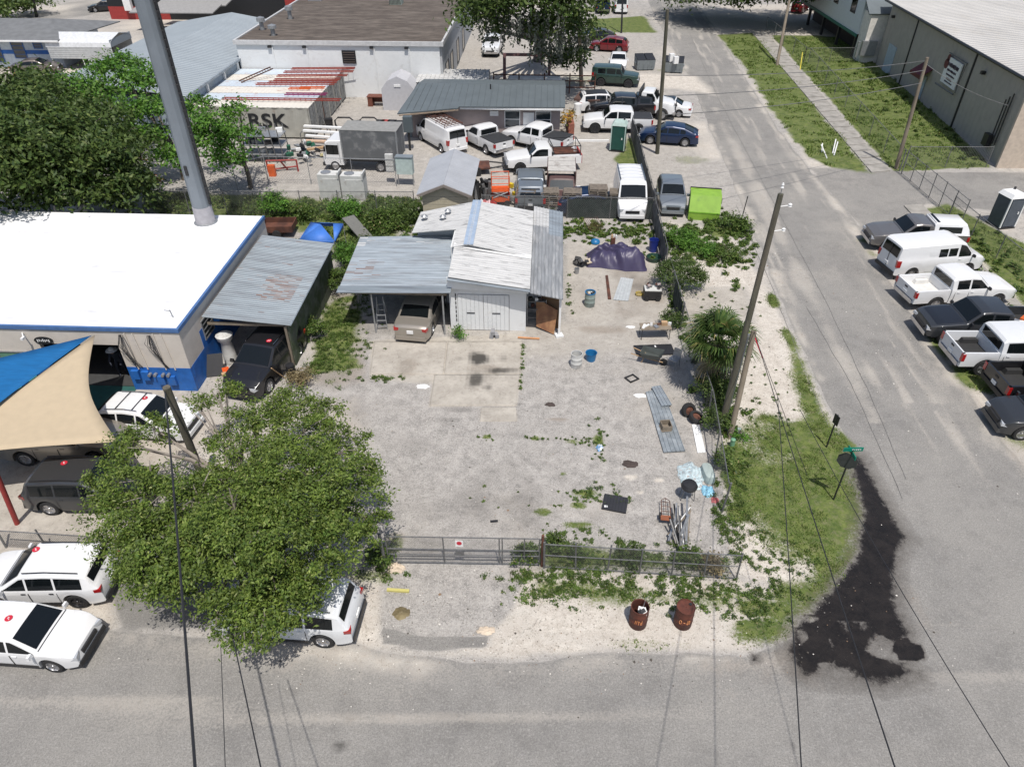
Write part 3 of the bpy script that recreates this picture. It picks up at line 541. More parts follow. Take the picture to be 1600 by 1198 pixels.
w_('fascia', M_white, mb=MB().add([(-4.5, 30.4, 2.5), (-.5, 30.4, 2.3), (-.5, 30.4, 2.68), (-4.5, 30.4, 3.1), (-4.5, 30.5, 2.5), (-.5, 30.5, 2.3), (-.5, 30.5, 2.68), (-4.5, 30.5, 3.1)], [(0, 1, 2, 3), (7, 6, 5, 4), (0, 4, 5, 1), (3, 2, 6, 7)]))
w_('gutter', M_zinc2, mb=MB().slab([(-4.45, 30.12, 3.12), (-.42, 29.97, 2.66), (-.42, 30.25, 2.70), (-4.45, 30.4, 3.16)], .05))
w_('wall', M_wallwhite, [(-4.45, -4.05, 30.6, 30.75, 0, 2.9), (-1.45, -.62, 30.6, 30.75, 0, 2.6), (-4.05, -1.45, 30.6, 30.75, 2.1, 2.8), (-.77, -.62, 30.75, 38.2, 0, 2.7), (-4.45, -4.3, 30.75, 33.2, 0, 2.9), (-6.8, -4.3, 33.2, 33.35, 0, 2.4), (-6.8, -6.65, 33.35, 36.2, 0, 2.4), (-6.8, -6.65, 36.2, 38.2, 0, 2.98), (-6.65, -4.45, 36.2, 36.35, 0, 3.0), (-4.6, -4.45, 33.2, 36.2, 0, 3.35), (-6.65, -.77, 38.05, 38.2, 0, 2.8)])
for x0, x1 in ((-4.03, -2.76), (-2.74, -1.47)):
    d = MB(); 
    for k in range(6): a = x0+(x1-x0)*k/6; d.b2(a, a+(x1-x0)/6-.012, 30.56, 30.62, .03, 2.08)
    d.b2(x0, x1, 30.6, 30.63, .03, 2.08); dd = w_('garage_door', M_wallwhite, mb=d); w_('door_handle', M_dark, [((x0+x1)/2-.2, (x0+x1)/2+.2, 30.53, 30.56, 1.02, 1.06)], par=dd)
[w_('door_slot', M_dark, [(-4.16, -4.11, 30.575, 30.602, z, z+.16)]) for z in (.5, .75, 1.0, 1.25, 1.5, 1.75, 1.95)]
for x, y in ((-5.2, 37.3), (-5.4, 36.6), (-6.5, 37.0)): w_('roof_vent', M_steel, mb=MB().lathe([(.1, 0), (.1, .15), (.2, .16), (.05, .28)], 10, (x, y, 3.62-abs(x+3.66)*.174)))
# --- right-hand lean-to of the garage
T = empty('storage_lean_to', (.4, 34, 0), 0, 'narrow open lean-to with old grey sheets along the right wall of the white garage', 'shelter'); w_ = Wm(T)
mb = MB()
corrug(mb, (-.4, 29.9, 2.64), (-.4, 39.7, 2.84), (1.32, 39.7, 2.5), (1.2, 29.9, 2.32), 9, .03, 12, lambda u, v: (1 if (u > .76 and v < .5) else (2 if u > .7 and v >= .5 else 0)), 'rib'); w_('roof', [M_oldsheet, M_whitesheet, M_zinc2], mb=mb)
for y in (30.2, 33.5, 37, 39.4): w_('post', M_white, [(1.04, 1.14, y-.05, y+.05, 0, 2.3)])
w_('post_footing', M_wallwhite, mb=MB().box((1.09, 30.2, .05), (.4, .35, .1), .3))
w_('side_panel', M_rust, [(1.15, 1.19, 31.6, 33.4, .3, 1.6)])
w_('end_wall', M_wood, [(-.6, 1.1, 39.4, 39.5, 0, 2.4)])
# --- carport
T = empty('carport', (-7, 33, 0), 0, 'low carport with a blue-grey corrugated roof on thin posts, beside the white garage', 'carport'); w_ = Wm(T)
mb = MB(); rr = random.Random(5)
corrug(mb, (-9.85, 29.95, 2.42), (-4.3, 30.0, 2.5), (-4.5, 36.1, 2.62), (-9.95, 35.8, 2.55), 36, .028, 12, lambda u, v: 2 if (v > .8 and rr.random() < .05) else (1 if (u < .35 and .15 < v < .55 and rr.random() < .22) else 0)); w_('roof', [M_zinc2, M_rustsheet, M_whitesheet], mb=mb)
w_('front_flashing', M_zinc, mb=MB().slab([(-9.9, 29.9, 2.43), (-4.28, 29.95, 2.51), (-4.28, 30.5, 2.56), (-9.9, 30.45, 2.48)], .02))
for x, y in ((-8.25, 30.1), (-4.72, 30.1), (-9.6, 35.6), (-9.6, 32.8)): w_('post', M_steel, mb=MB().tube([(x, y, 0), (x, y, 2.45)], .045, 8))
w_('beam', M_wood, [(-9.7, -4.5, 30.05, 30.13, 2.3, 2.4)]); w_('beam', M_wood, [(-9.7, -4.5, 35.5, 35.6, 2.4, 2.5)])
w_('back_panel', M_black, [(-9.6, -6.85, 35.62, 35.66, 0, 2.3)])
# --- small garden shed
T = empty('garden_shed', (-6.1, 45.6, 0), 0, 'small tan clapboard shed with a silver gable roof, behind the white garage', 'shed'); w_ = Wm(T)
M_clap = pm('tan_clapboard', (.40, .36, .27), .8, var=.06); mb = MB()
for k in range(13): mb.b2(-7.55, -4.65, 42.75-.01*(k % 2), 42.8, k*.17, k*.17+.16)
mb.b2(-7.55, -4.65, 42.8, 48.4, 0, 2.2); 
for s in (0,): mb.add([(-7.55, 42.75, 2.2), (-4.65, 42.75, 2.2), (-6.1, 42.75, 2.8), (-7.55, 48.4, 2.2), (-4.65, 48.4, 2.2), (-6.1, 48.4, 2.8)], [(0, 1, 2), (5, 4, 3), (0, 2, 5, 3), (1, 4, 5, 2)])
w_('wall', M_clap, mb=mb); M_silver = pm('silver_sheet', (.47, .48, .50), .45, .3, var=.08, scale=1)
mb = MB(); corrug(mb, (-7.85, 42.45, 2.28), (-6.1, 42.45, 2.98), (-6.1, 48.9, 2.98), (-7.85, 48.9, 2.28), 22, .02); corrug(mb, (-6.1, 42.45, 2.98), (-4.35, 42.45, 2.28), (-4.35, 48.9, 2.28), (-6.1, 48.9, 2.98), 22, .02); w_('roof', M_silver, mb=mb)
w_('gable_trim', pm('brown_grey_trim', (.22, .19, .17), .7), mb=MB().slab([(-7.87, 42.4, 2.24), (-7.7, 42.4, 2.14), (-6.1, 42.4, 2.8), (-6.1, 42.4, 2.96)], .05).slab([(-6.1, 42.4, 2.96), (-6.1, 42.4, 2.8), (-4.5, 42.4, 2.14), (-4.33, 42.4, 2.24)], .05))
# --- mauve house
T = empty('mauve_house', (-5, 62, 0), 0, 'long low mauve house with a dark grey metal roof and a white door', 'house'); w_ = Wm(T)
w_('wall', M_mauve, [(-11.0, 1.4, 60.0, 66.4, 0, 2.75)])
mb = MB()
mb.slab([(-11.7, 57.9, 2.62), (-6.9, 58.9, 2.82), (-6.2, 63.6, 3.45), (-10.8, 63.6, 3.45)], .1); mb.slab([(-6.9, 59.15, 2.86), (1.75, 59.3, 2.86), (1.85, 63.6, 3.45), (-6.2, 63.6, 3.45)], .1); mb.slab([(-10.8, 63.6, 3.45), (1.85, 63.6, 3.45), (1.85, 67.2, 2.9), (-10.8, 67.2, 2.9)], .1)
for k in range(24): x = -10.6+k*.52; mb.tube([(x-.0 if x > -6.9 else x-.5*(1-(x+11)/5), 59.3 if x > -6.9 else 58.5, 2.9 if x > -6.9 else 2.75), (x, 63.6, 3.46)], .018, 4)
rf = w_('roof', M_greyroof, mb=mb); w_('ridge_vent', M_dark, mb=MB().lathe([(.06, 3.3), (.06, 3.7)], 8, (-4.5, 62.6, 0)), par=rf).location = (0, 0, 0)
w_('fascia', M_white, [(-6.8, 1.6, 59.26, 59.32, 2.60, 2.74)]); w_('fascia', pm('tan_fascia', (.35, .27, .2), .7), mb=MB().slab([(-11.6, 57.95, 2.5), (-6.9, 58.95, 2.7), (-6.9, 58.97, 2.6), (-11.6, 57.97, 2.4)], .05))
for a in ((-3.2, -1.9, .95, 2.35), (1.35-2.0, .65, .95, 2.35)): o = window_y(T, *a, 60.0); o.location = -Vector(T.location)
d = w_('door', M_white, [(-1.75+.1, -.75, 59.94, 60.0, .05, 2.2)]); w_('door_handle', M_steel, [(-.9, -.85, 59.9, 59.94, 1, 1.1)], par=d)
w_('wall_vent', M_white, [(-4.4, -3.7, 59.95, 60.0, 1.9, 2.3)]); w_('water_cooler', M_zinc, [(-11.5, -11.05, 60.1, 60.9, 0, 1.3)])
# --- slatted rack roof behind the mauve house
T = empty('slatted_canopy', (-8.6, 71.5, 0), 0, 'long low canopy with white ribbed panels behind the dark grey roof', 'canopy'); w_ = Wm(T)
mb = MB(); corrug(mb, (-12.1, 69.5, 2.0), (-12.0, 73.2, 2.3), (-5.3, 73.2, 2.3), (-5.2, 69.5, 2.0), 16, .06, 1, None, 'rib'); w_('roof', M_whitesheet, mb=mb); w_('frame', M_dark, [(-12.1, -5.2, 69.4, 69.5, 1.4, 2.0)])
for x in (-12, -8.6, -5.3): w_('post', M_steel, mb=MB().tube([(x, 69.6, 0), (x, 69.6, 2)], .05).tube([(x, 73, 0), (x, 73, 2.2)], .05))
# --- white block building with brown roof
T = empty('white_block_building', (-19, 85, 0), 0, 'long white block building with a brown gravel roof and rooftop vents', 'building'); w_ = Wm(T)
w_('wall', M_wallwhite, [(-29.2, -9.9, 71.6, 71.8, 0, 4.85), (-29.2, -29, 71.8, 132, 0, 4.85), (-29, -9.9, 131.8, 132, 0, 4.85)])
w_('side_wall', pm('grey_side_wall', (.40, .41, .42), .8), [(-9.9, -9.7, 71.8, 132, 0, 4.85)]); w_('roof', M_brownroof, [(-29.3, -9.7, 71.6, 132, 4.86, 4.98)])
w_('parapet_cap', pm('grey_white_coping', (.5, .5, .5), .6), [(-29.4, -9.5, 71.4, 71.6, 4.7, 5.08), (-9.7, -9.5, 71.6, 132, 4.7, 5.08), (-29.4, -29.2, 71.6, 132, 4.7, 5.08)])
mb = MB(); mb.b2(-19.2, -17.9, 71.52, 71.6, 3.1, 4.25); lv_ = w_('louvre_window', M_dark, mb=mb); mb = MB()
for k in range(5): mb.b2(-19.1, -18.0, 71.44, 71.52, 3.22+k*.21, 3.27+k*.21)
w_('louvre', pm('louvre_brown', (.09, .07, .06), .6), mb=mb, par=lv_)
for x in (-26.0, -22.7, -16.3, -13.0): dp = w_('scupper', M_dark, [(x-.16, x+.16, 71.35, 71.6, 4.45, 4.62)]); w_('downpipe', M_wallwhite, [(x+.2, x+.28, 71.5, 71.6, 0, 4.45)], par=dp)
for k, y in enumerate((74, 78, 84, 90)): o = window_x(T, y, y+2.2, .2, 2.6, -9.7, M_dark, 1, 0, glass=M_glass); o.location = -Vector(T.location)
mb = MB(); mb.b2(-18, -16.6, 90.5, 92, 4.98, 6.1); ac = w_('air_conditioner', pm('pale_green_metal', (.28, .33, .3), .6), mb=mb)
mb = MB()
for k in range(9): mb.b2(-17.95+k*.15, -17.89+k*.15, 90.42, 90.5, 5.05, 5.9)
w_('grille', M_dark, mb=mb, par=ac)
for x, y, h in ((-26.3, 74.0, .9), (-28.2, 76.5, 1.1), (-27.0, 82.0, 1.2)): w_('roof_vent', M_steel, mb=MB().lathe([(.22, 4.98), (.2, 4.98+h*.7), (.42, 5+h*.7), (.4, 5+h), (.1, 5.1+h)], 12, (x, y, 0)))
w_('air_conditioner', M_steel, [(-28.0, -26.4, 92.5, 94, 4.98, 6)])
# --- long blue-grey roofed shed
T = empty('long_metal_shed', (-35.6, 72, 0), 0, 'long metal shed with a pale blue-grey gable roof behind the trees at left', 'building'); w_ = Wm(T)
mb = MB(); corrug(mb, (-35.6, 58.3, 4.5), (-29.1, 58.6, 3.45), (-29.4, 88, 3.45), (-35.6, 88, 4.5), 60, .03, 1, None, 'rib'); corrug(mb, (-42.2, 58.3, 3.45), (-35.6, 58.3, 4.5), (-35.6, 88, 4.5), (-42.2, 88, 3.45), 60, .03, 1, None, 'rib'); w_('roof', M_blueroof, mb=mb)
w_('wall', pm('blue_grey_wall', (.27, .32, .37), .7), [(-41.9, -29.4, 58.9, 87.6, 0, 3.38)]); w_('eave_trim', M_zinc2, [(-29.2, -29.05, 58.6, 88, 3.28, 3.46)])
for y in (59.5, 63.5, 67.5, 71): w_('downpipe', M_white, [(-29.38, -29.2, y, y+.2, 2.3, 3.3)])
# --- far left blue and white building
T = empty('blue_striped_building', (-66, 85, 0), 0, 'white building with a blue stripe and a grey shingle roof in the far left corner', 'building'); w_ = Wm(T)
M_paleblue = pm('pale_blue_wall', (.50, .56, .62), .8); w_('wall', M_paleblue, [(-90, -53, 81.6, 90, 0, 2.95)]); w_('stripe', M_blue, [(-90, -53, 81.57, 81.6, 1.35, 1.75)])
M_shingle = pm('grey_shingle', (.15, .155, .16), .9, var=.15, scale=1.5, bump=.3); mb = MB(); mb.slab([(-92, 80.6, 2.95), (-52.3, 80.6, 2.95), (-55.5, 86, 4.1), (-92, 86, 4.1)], .12); mb.slab([(-92, 86, 4.1), (-55.5, 86, 4.1), (-50.5, 91.0, 2.95), (-92, 91.0, 2.95)], .12); mb.slab([(-52.3, 80.6, 2.95), (-50.5, 91, 2.95), (-55.5, 86.05, 4.1), (-55.5, 85.95, 4.1)], .1); w_('roof', M_shingle, mb=mb)
w_('gutter', M_white, [(-92, -52.2, 80.42, 80.6, 2.8, 2.95)])
for x, z0, wd in ((-58.3, .9, 1.4), (-60.9, .5, 1.3), (-55.8, 1.9, 1.0)): o = window_y(T, x, x+wd, z0, 2.6, 81.57, M_blue, -1, 3); o.location = -Vector(T.location)
# --- metal storage carport
T = empty('metal_storage_building', (-50.4, 82.5, 0), 0, 'white round-roofed metal storage building beside the blue striped one', 'shed'); w_ = Wm(T)
mb = MB(); prof = [(80.6, 2.3), (80.7, 2.75), (81.2, 3.0), (83.0, 3.35), (84.8, 3.0), (85.3, 2.75), (85.4, 2.3)]
for (a, za), (b, zb) in zip(prof[:-1], prof[1:]): mb.slab([(-53.8, a, za), (-46.6, a, za), (-46.6, b, zb), (-53.8, b, zb)], .05)
w_('roof', pm('pale_sheet', (.6, .61, .62), .5), mb=mb); mb = MB()
for k in range(6): mb.b2(-53.7, -46.7, 80.62, 80.68, 1.15+k*.2, 1.33+k*.2)
for k in range(6): mb.b2(-49.6, -46.7, 80.62, 80.68, k*.195, k*.195+.19)
w_('cladding', pm('pale_cladding', (.45, .46, .46), .6), mb=mb); w_('back_cladding', pm('pale_cladding', (.45, .46, .46), .6), [(-53.7, -46.7, 85.3, 85.36, 0, 2.3)])
w_('gable_panel', M_blueroof, mb=MB().prism([(0, 0)]*0 or [(-46.7, 80.7), (-46.62, 80.7), (-46.62, 85.3), (-46.7, 85.3)], 2.3, 3.0))
for x in (-53.6, -50.2, -46.7): w_('post', M_white, mb=MB().tube([(x, 80.7, 0), (x, 80.7, 2.3)], .05))
# --- black and red building at the top
T = empty('black_red_building', (-42, 120, 0), 0, 'tall black building with a red base and pale awnings at the top left', 'building'); w_ = Wm(T)
w_('wall', M_black, [(-61, -31.5, 108, 130, 1.6, 9), (-52.5, -31.5, 108, 130, 0, 1.6), (-31.5, -26, 110, 130, 0, 9)]); w_('base_wall', M_redp, [(-61.05, -52.5, 107.95, 130, 0, 1.6)]); w_('pillar', M_redp, [(-34.6, -32.9, 104, 106, 0, 9)])
for a in ((-52.0, -42.5, 103.5, 106, 2.6), (-54, -43, 100, 102.6, 2.3)): w_('awning', pm('pale_awning', (.27, .265, .26), .7), mb=MB().slab([(a[0], a[2], a[4]), (a[1], a[2], a[4]), (a[1]+.4, a[3], a[4]+.6), (a[0]+.4, a[3], a[4]+.6)], .12))
w_('cabinet', M_white, [(-58.4, -57.4, 107.3, 107.9, 1.2, 3.2)]); w_('steel_brace', M_redp, mb=MB().tube([(-36, 106.6, 0), (-33.8, 106.6, 3)], .08).tube([(-40, 107.2, 0), (-36, 107.2, 0.4)], .06))
# --- tan warehouse
T = empty('tan_warehouse', (50, 70, 0), 0, 'tall tan ribbed warehouse with a pale metal roof at the right edge', 'warehouse'); w_ = Wm(T)
a0 = Vector((37.25, 87, 0)); a1 = Vector((35.1, 55, 0)); Hh = 6.3; nn = 160; V = []; Fc = []
for i in range(nn+1):
    for z in (0, Hh): p = a0.lerp(a1, i/nn); V.append((p.x-(.03 if i % 4 in (1, 2) else 0), p.y, z))
for i in range(nn): Fc.append((2*i, 2*i+1, 2*i+3, 2*i+2))
mb = MB().add(V, Fc); mb.prism([(35.25, 55.2), (70, 55.2), (70, 87), (37.4, 87)], 0, Hh-.05); w_('wall', M_tan, mb=mb)
mb = MB(); corrug(mb, (36.8, 88, Hh+.02), (80, 88, 11), (80, 54.6, 11), (34.7, 54.6, Hh+.02), 55, .06, 1, None, 'rib'); w_('roof', M_tanroof, mb=mb)
w_('eave_gutter', M_dark, mb=MB().tube([(36.75, 88, Hh-.02), (34.7, 54.6, Hh-.02)], .12)); 
for t in (.26, .32+.38): p = a0.lerp(a1, t); w_('expansion_joint', M_dark, mb=MB().tube([(p.x-.06, p.y, 0), (p.x-.06, p.y, Hh-.1)], .09))
w_('corner_trim', pm('beige_trim', (.5, .42, .34), .7), [(34.9, 37.2, 54.95, 55.15, 0, Hh-.1)]); w_('roller_door', M_white, [(37.2, 42, 54.98, 55.1, .1, 4.2)])
p = a0.lerp(a1, .115); w_('side_door', pm('blue_grey_door', (.35, .42, .48), .6), mb=MB().box((p.x-.05, p.y, 1.35), (.06, 2.4, 2.7), R(-3.8)))
p = a0.lerp(a1, .43); w_('side_door', pm('blue_grey_door', (.4, .4, .4), .6), mb=MB().box((p.x-.06, p.y, 1.1), (.06, 1.1, 2.2), R(-3.8)))
mb = MB(); mb.slab([(p.x-1.0, p.y-1.2, 2.4), (p.x-1.0, p.y+1.2, 2.4), (p.x, p.y+1.2, 3.1), (p.x, p.y-1.2, 3.1)], .08); mb.b2(p.x-1.02, p.x-.95, p.y-1.2, p.y+1.2, 2.1, 2.42); w_('awning', M_maroon, mb=mb)
# sign on the warehouse (lettering is not readable in the photo: strokes at its size)
p = a0.lerp(a1, .60); sg = w_('wall_sign', M_white, mb=MB().box((p.x-.16, p.y, 3.75), (.1, 3.2, 2.1), R(-3.8)))
mb = MB()
for r_, (z, l, hh) in enumerate([(4.28, 2.2, .34), (3.85, 1.9, .18), (3.5, 1.7, .15), (3.2, 1.2, .15), (2.95, 1.6, .12)]):
    mb = MB(); yy = -l/2
    while yy < l/2: wd = random.choice((.1, .16, .22)); mb.box((p.x-.225-.066*(yy+wd/2)*-1*0, p.y+(-yy-wd/2), z), (.02, wd*.7, hh*random.choice((1, .7, .9))), R(-3.8)); yy += wd
    mb.v = [(v[0]+(v[1]-p.y)*.067, v[1], v[2]) for v in mb.v]; w_('lettering', pm('dark_purple_ink', (.03, .01, .035), .6), mb=mb, par=sg)
em = MB().lathe([(.42, 0), (.42, .03)], 14, (0, 0, 0), axis='X').lathe([(.3, 0), (.3, .03)], 10, (0, -.1, .5), axis='X'); em.v = [(v[0]+p.x-.25+.11, v[1]+p.y+1.4, v[2]+4.2) for v in em.v]; w_('emblem', M_maroon, mb=em, par=sg)
w_('sign_frame', M_steel_old, mb=MB().tube([(p.x-.4, p.y-2.1, 2.6), (p.x-.25, p.y-2.1, 5.0), (p.x-.2, p.y+1.4, 5.1)], .05).tube([(p.x-.5, p.y-2.1, 2.5), (p.x-.45, p.y+1.6, 2.5)], .07))
p = a0.lerp(a1, .95); mb = MB()
for k in range(3): mb.tube([(p.x-.15, p.y+k*.35, 1.2), (p.x-.15, p.y+k*.35+.1, 5.0-k*.3)], .05)
mb.box((p.x-.25, p.y+1.0, 1.3), (.35, .8, .9), R(-3.8)); w_('electrical_conduit', M_dark, mb=mb)
for t in (.05, .77): p = a0.lerp(a1, t); w_('wall_lamp', M_dark, mb=MB().box((p.x-.2, p.y, 5.1), (.3, .3, .25)))
# --- raised white house with teal trim
T = empty('raised_white_house', (40, 98, 0), 0, 'raised white house with teal trim over a dark open ground floor, behind the tan warehouse', 'house'); w_ = Wm(T)
w_('wall', pm('white_siding', (.56, .60, .62), .7, var=.04), [(35.4, 46, 89.8, 112, 2.5, 8.5)]); w_('front_wall', pm('cream_front_wall', (.66, .63, .58), .8), [(35.6, 46, 87.6, 89.8, 0, 5.0)])
w_('trim_band', M_teal, [(35.3, 35.4, 89.8, 112, 2.2, 2.5)]); w_('ground_floor_wall', pm('shade_brown', (.04, .03, .03), .8), [(37.4, 46, 89.8, 112, 0, 2.5)]); w_('roof', M_greyroof, mb=MB().slab([(35.2, 87.4, 5.0), (46, 87.4, 5.0), (46, 89.9, 6.4), (35.2, 89.9, 6.4)], .12))  # ground floor wall: shade under the raised house put into its near-black colour
for y in (92, 98, 104): o = window_x(T, y, y+1.6, 4.2, 6.2, 35.4, M_dark, -1, 0, glass=M_glass); o.location = -Vector(T.location)
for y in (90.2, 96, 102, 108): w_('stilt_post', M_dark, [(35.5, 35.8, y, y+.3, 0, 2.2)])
w_('meter_bank', M_steel, [(34.9, 35.1, 87.4, 87.7, .6, 2.2), (35.3, 36.9, 87.2, 87.58, .8, 2.3)])
# --- shipping containers
txt = {}
def textobj(name, s, size, mat, M, par=None, ext=.005, bold=0):
    cu = bpy.data.curves.new(name, 'FONT'); cu.body = s; cu.size = size; cu.extrude = ext; cu.offset = bold; cu.align_x = 'CENTER'; cu.align_y = 'CENTER'
    t = bpy.data.objects.new(name+'_tmp', cu); COL.objects.link(t); dg = bpy.context.evaluated_depsgraph_get(); me = bpy.data.meshes.new_from_object(t.evaluated_get(dg))
    bpy.data.objects.remove(t); bpy.data.curves.remove(cu); me.materials.clear(); me.materials.append(mat); me.transform(M); me.name = name; return link(name, me, par)
cl = ['grey container with a cream roof and black letters, nearest the box truck', 'second container from the box truck, with an orange-rusted pale blue roof', 'third container from the box truck, cream roof under the crossed ladders', 'fourth container from the box truck, with a pale blue roof', 'fifth container from the box truck, cream roof', 'farthest container, cream roof, against the white block wall']
for k in range(6):
    y0 = 59.2+k*2.04; x0, x1 = -31.0+k*.0, -19.3
    y1 = y0+1.98
    T = empty('shipping_container', ((x0+x1)/2, (y0+y1)/2, 0), 0, cl[k], 'container', 'shipping containers side by side'); w_ = Wm(T)
    mb = MB(); n_ = 44
    V = []; Fc = []
    for i in range(n_+1):
        for z in (.15, 2.5): V.append((x0+.05+(x1-x0-.1)*i/n_, y0+(.05 if i % 4 in (1, 2) else 0), z))
    for i in range(n_): Fc.append((2*i, 2*i+1, 2*i+3, 2*i+2))
    mb.add(V, Fc); mb.b2(x0+.05, x1-.05, y0+.07, y1, .1, 2.5); w_('body', M_contside, mb=mb)
    mb = MB(); corrug(mb, (x0, y0, 2.55), (x0, y1, 2.55), (x1, y1, 2.55), (x1, y0, 2.55), 30, .02, 1); w_('roof', M_cont1 if k % 2 == 0 else M_cont2, mb=mb)
    w_('corner_post', M_contside, [(x1-.12, x1, y0, y0+.12, 0, 2.52), (x1-.12, x1, y1-.12, y1, 0, 2.52), (x0, x0+.12, y0, y0+.12, 0, 2.52)])
    for s in (0, 1):
        ya = y0+.14+s*(y1-y0-.28)/2; yb = ya+(y1-y0-.3)/2
        mt = M_contside if k != 2 else M_cont1
        d = w_('container_door', pm('container_door_grey', (.20, .20, .19), .7, col2=(.5, .5, .47), thr=.6, s2=3, var=.2), [(x1-.05, x1+.01, ya, yb, .15, 2.45)])
        w_('lock_rod', M_steel, mb=MB().tube([(x1+.05, ya+.25, .2), (x1+.05, ya+.25, 2.4)], .025).tube([(x1+.05, yb-.25, .2), (x1+.05, yb-.25, 2.4)], .025), par=d)
    if k == 0:
        Mx = Matrix.Translation((-23.2+26.15-1.0, y0-.02-T.location.y, 1.55)) @ Matrix.Rotation(PI/2, 4, 'X')
        textobj('painted_letters', 'RSK', 1.55, M_black, Matrix.Translation((-22.9-T.location.x, y0-.02-T.location.y, 1.45)) @ Matrix.Rotation(PI/2, 4, 'X') @ Matrix.Diagonal((1.25, 1, 1, 1)), T, bold=.03)
    if k == 2: w_('rusty_post', M_rust, [(x1-.02, x1+.03, y0-.05, y0+.1, 0, 2.5)])
# --- small grey storage hut beside the white block wall
T = empty('storage_hut', (-13.4, 68.8, 0), 0, 'pale grey gambrel-roofed hut against the white block wall', 'shed'); w_ = Wm(T)
mb = MB(); P5 = [(-14.9, 0), (-11.9, 0), (-11.9, 1.9), (-12.5, 2.6), (-13.4, 3.0), (-14.3, 2.6), (-14.9, 1.9)]; V = [(x, 67.5, z) for x, z in P5]+[(x, 70.2, z) for x, z in P5]; n_ = 7
mb.add(V, [tuple(range(n_)), tuple(range(n_, 2*n_))[::-1]]+[(i, (i+1) % n_, (i+1) % n_+n_, i+n_) for i in range(n_)]); w_('body', pm('pale_hut', (.46, .46, .48), .7, var=.06), mb=mb); w_('door_vent', M_white, [(-13.7, -13.1, 67.44, 67.5, 2.1, 2.3)]); w_('side_trim', M_dark, [(-11.9, -11.85, 67.6, 70.1, 0, 1.9)])
# ------------------------------------------------------------------ vehicles
def paint(name, col, metal=.0, rough=.28): return pm('paint_'+name, col, rough, metal, var=.02, coat=.6)
PW = paint('white', (.72, .72, .72)); PW2 = paint('pearl_white', (.66, .67, .68)); PBK = paint('black', (.012, .012, .014)); PDG = paint('dark_grey', (.05, .053, .058), .4)
PSV = paint('silver', (.24, .265, .29), .5, .3); PRD = paint('dark_red', (.14, .008, .012)); PBL = paint('navy_blue', (.005, .018, .06), .2); PGN = paint('dark_green', (.02, .045, .035)); PTN = paint('champagne', (.33, .30, .26), .45)
PBR = paint('bronze_grey', (.17, .145, .13), .4); PGY = paint('mid_grey', (.12, .12, .125), .4)
M_bedw = pm('white_bed_liner', (.62, .61, .58), .7, var=.08, scale=3); M_bedk = pm('black_bed_liner', (.025, .025, .025), .8); M_tonneau = pm('black_vinyl_cover', (.03, .031, .033), .6); M_red = pm('red_sticker', (.5, .02, .04), .5)
M_seat = pm('grey_upholstery', (.08, .08, .08), .8)
SP = {}
def spec(n, **k): SP[n] = k
spec('sedan', L=4.8, W=1.83, H=1.45, belt=.93, zb=.2, r=.33, wb=(1.42, -1.38), top=[(-2.4, .62), (-2.36, .88), (-2.2, .98), (-1.62, 1.03), (-.85, 1.40), (-.3, 1.45), (.3, 1.42), (1.15, .99), (1.9, .86), (2.3, .7), (2.4, .5)], ws=(1.1, .34), rg=(-.9, -1.58), sw=[(.95, .08), (0, -1.15)], tum=.42)
spec('suv', L=4.8, W=1.92, H=1.72, belt=1.06, zb=.26, r=.37, wb=(1.45, -1.4), top=[(-2.4, .7), (-2.37, 1.0), (-2.22, 1.22), (-2.02, 1.58), (-1.85, 1.66), (-.6, 1.72), (.25, 1.69), (1.12, 1.13), (2.0, 1.0), (2.32, .84), (2.4, .55)], ws=(1.08, .3), rg=(-2.04, -2.2), sw=[(.98, .14), (.06, -.85), (-.93, -1.85)], tum=.38)
spec('crossover', L=4.5, W=1.82, H=1.6, belt=1.0, zb=.24, r=.35, wb=(1.35, -1.3), top=[(-2.25, .7), (-2.2, 1.0), (-1.95, 1.3), (-1.6, 1.5), (-.5, 1.6), (.25, 1.57), (1.12, 1.08), (1.9, .95), (2.18, .78), (2.25, .5)], ws=(1.06, .3), rg=(-1.64, -2.0), sw=[(.95, .12), (.04, -.8), (-.88, -1.6)], tum=.42)
spec('coupe', L=4.8, W=1.92, H=1.55, belt=1.0, zb=.24, r=.36, wb=(1.42, -1.4), top=[(-2.4, .7), (-2.36, 1.0), (-2.1, 1.12), (-1.2, 1.46), (-.3, 1.55), (.3, 1.52), (1.15, 1.05), (2.0, .93), (2.3, .78), (2.4, .5)], ws=(1.1, .34), rg=(-1.25, -2.02), sw=[(.98, .12), (.04, -.85), (-.93, -1.35)], tum=.45)
spec('jeep', L=4.75, W=2.05, H=1.86, belt=1.22, zb=.38, r=.41, wb=(1.38, -1.4), top=[(-2.38, .8), (-2.36, 1.7), (-2.25, 1.82), (-.4, 1.86), (.45, 1.82), (.82, 1.25), (1.95, 1.15), (2.3, 1.1), (2.38, .7)], ws=(.8, .48), rg=(-2.355, -2.372), sw=[(.62, .1), (0, -.85), (-1.0, -1.75)], tum=.2)
spec('van', L=5.6, W=2.02, H=2.1, belt=1.25, zb=.32, r=.37, wb=(1.75, -1.75), top=[(-2.8, .7), (-2.78, 1.3), (-2.68, 2.0), (-2.5, 2.08), (.9, 2.1), (1.2, 2.02), (1.9, 1.3), (2.6, 1.1), (2.78, .9), (2.8, .6)], ws=(1.86, 1.25), rg=(-2.69, -2.775), sw=[(1.62, .85)], tum=.2)
spec('highvan', L=5.4, W=1.98, H=2.35, belt=1.35, zb=.28, r=.36, wb=(1.85, -1.6), top=[(-2.7, .7), (-2.68, 1.4), (-2.6, 2.25), (-2.45, 2.33), (1.2, 2.35), (1.5, 2.27), (2.05, 1.42), (2.5, 1.12), (2.66, .85), (2.7, .5)], ws=(2.02, 1.54), rg=(-2.61, -2.675), sw=[(1.85, 1.1)], tum=.16)
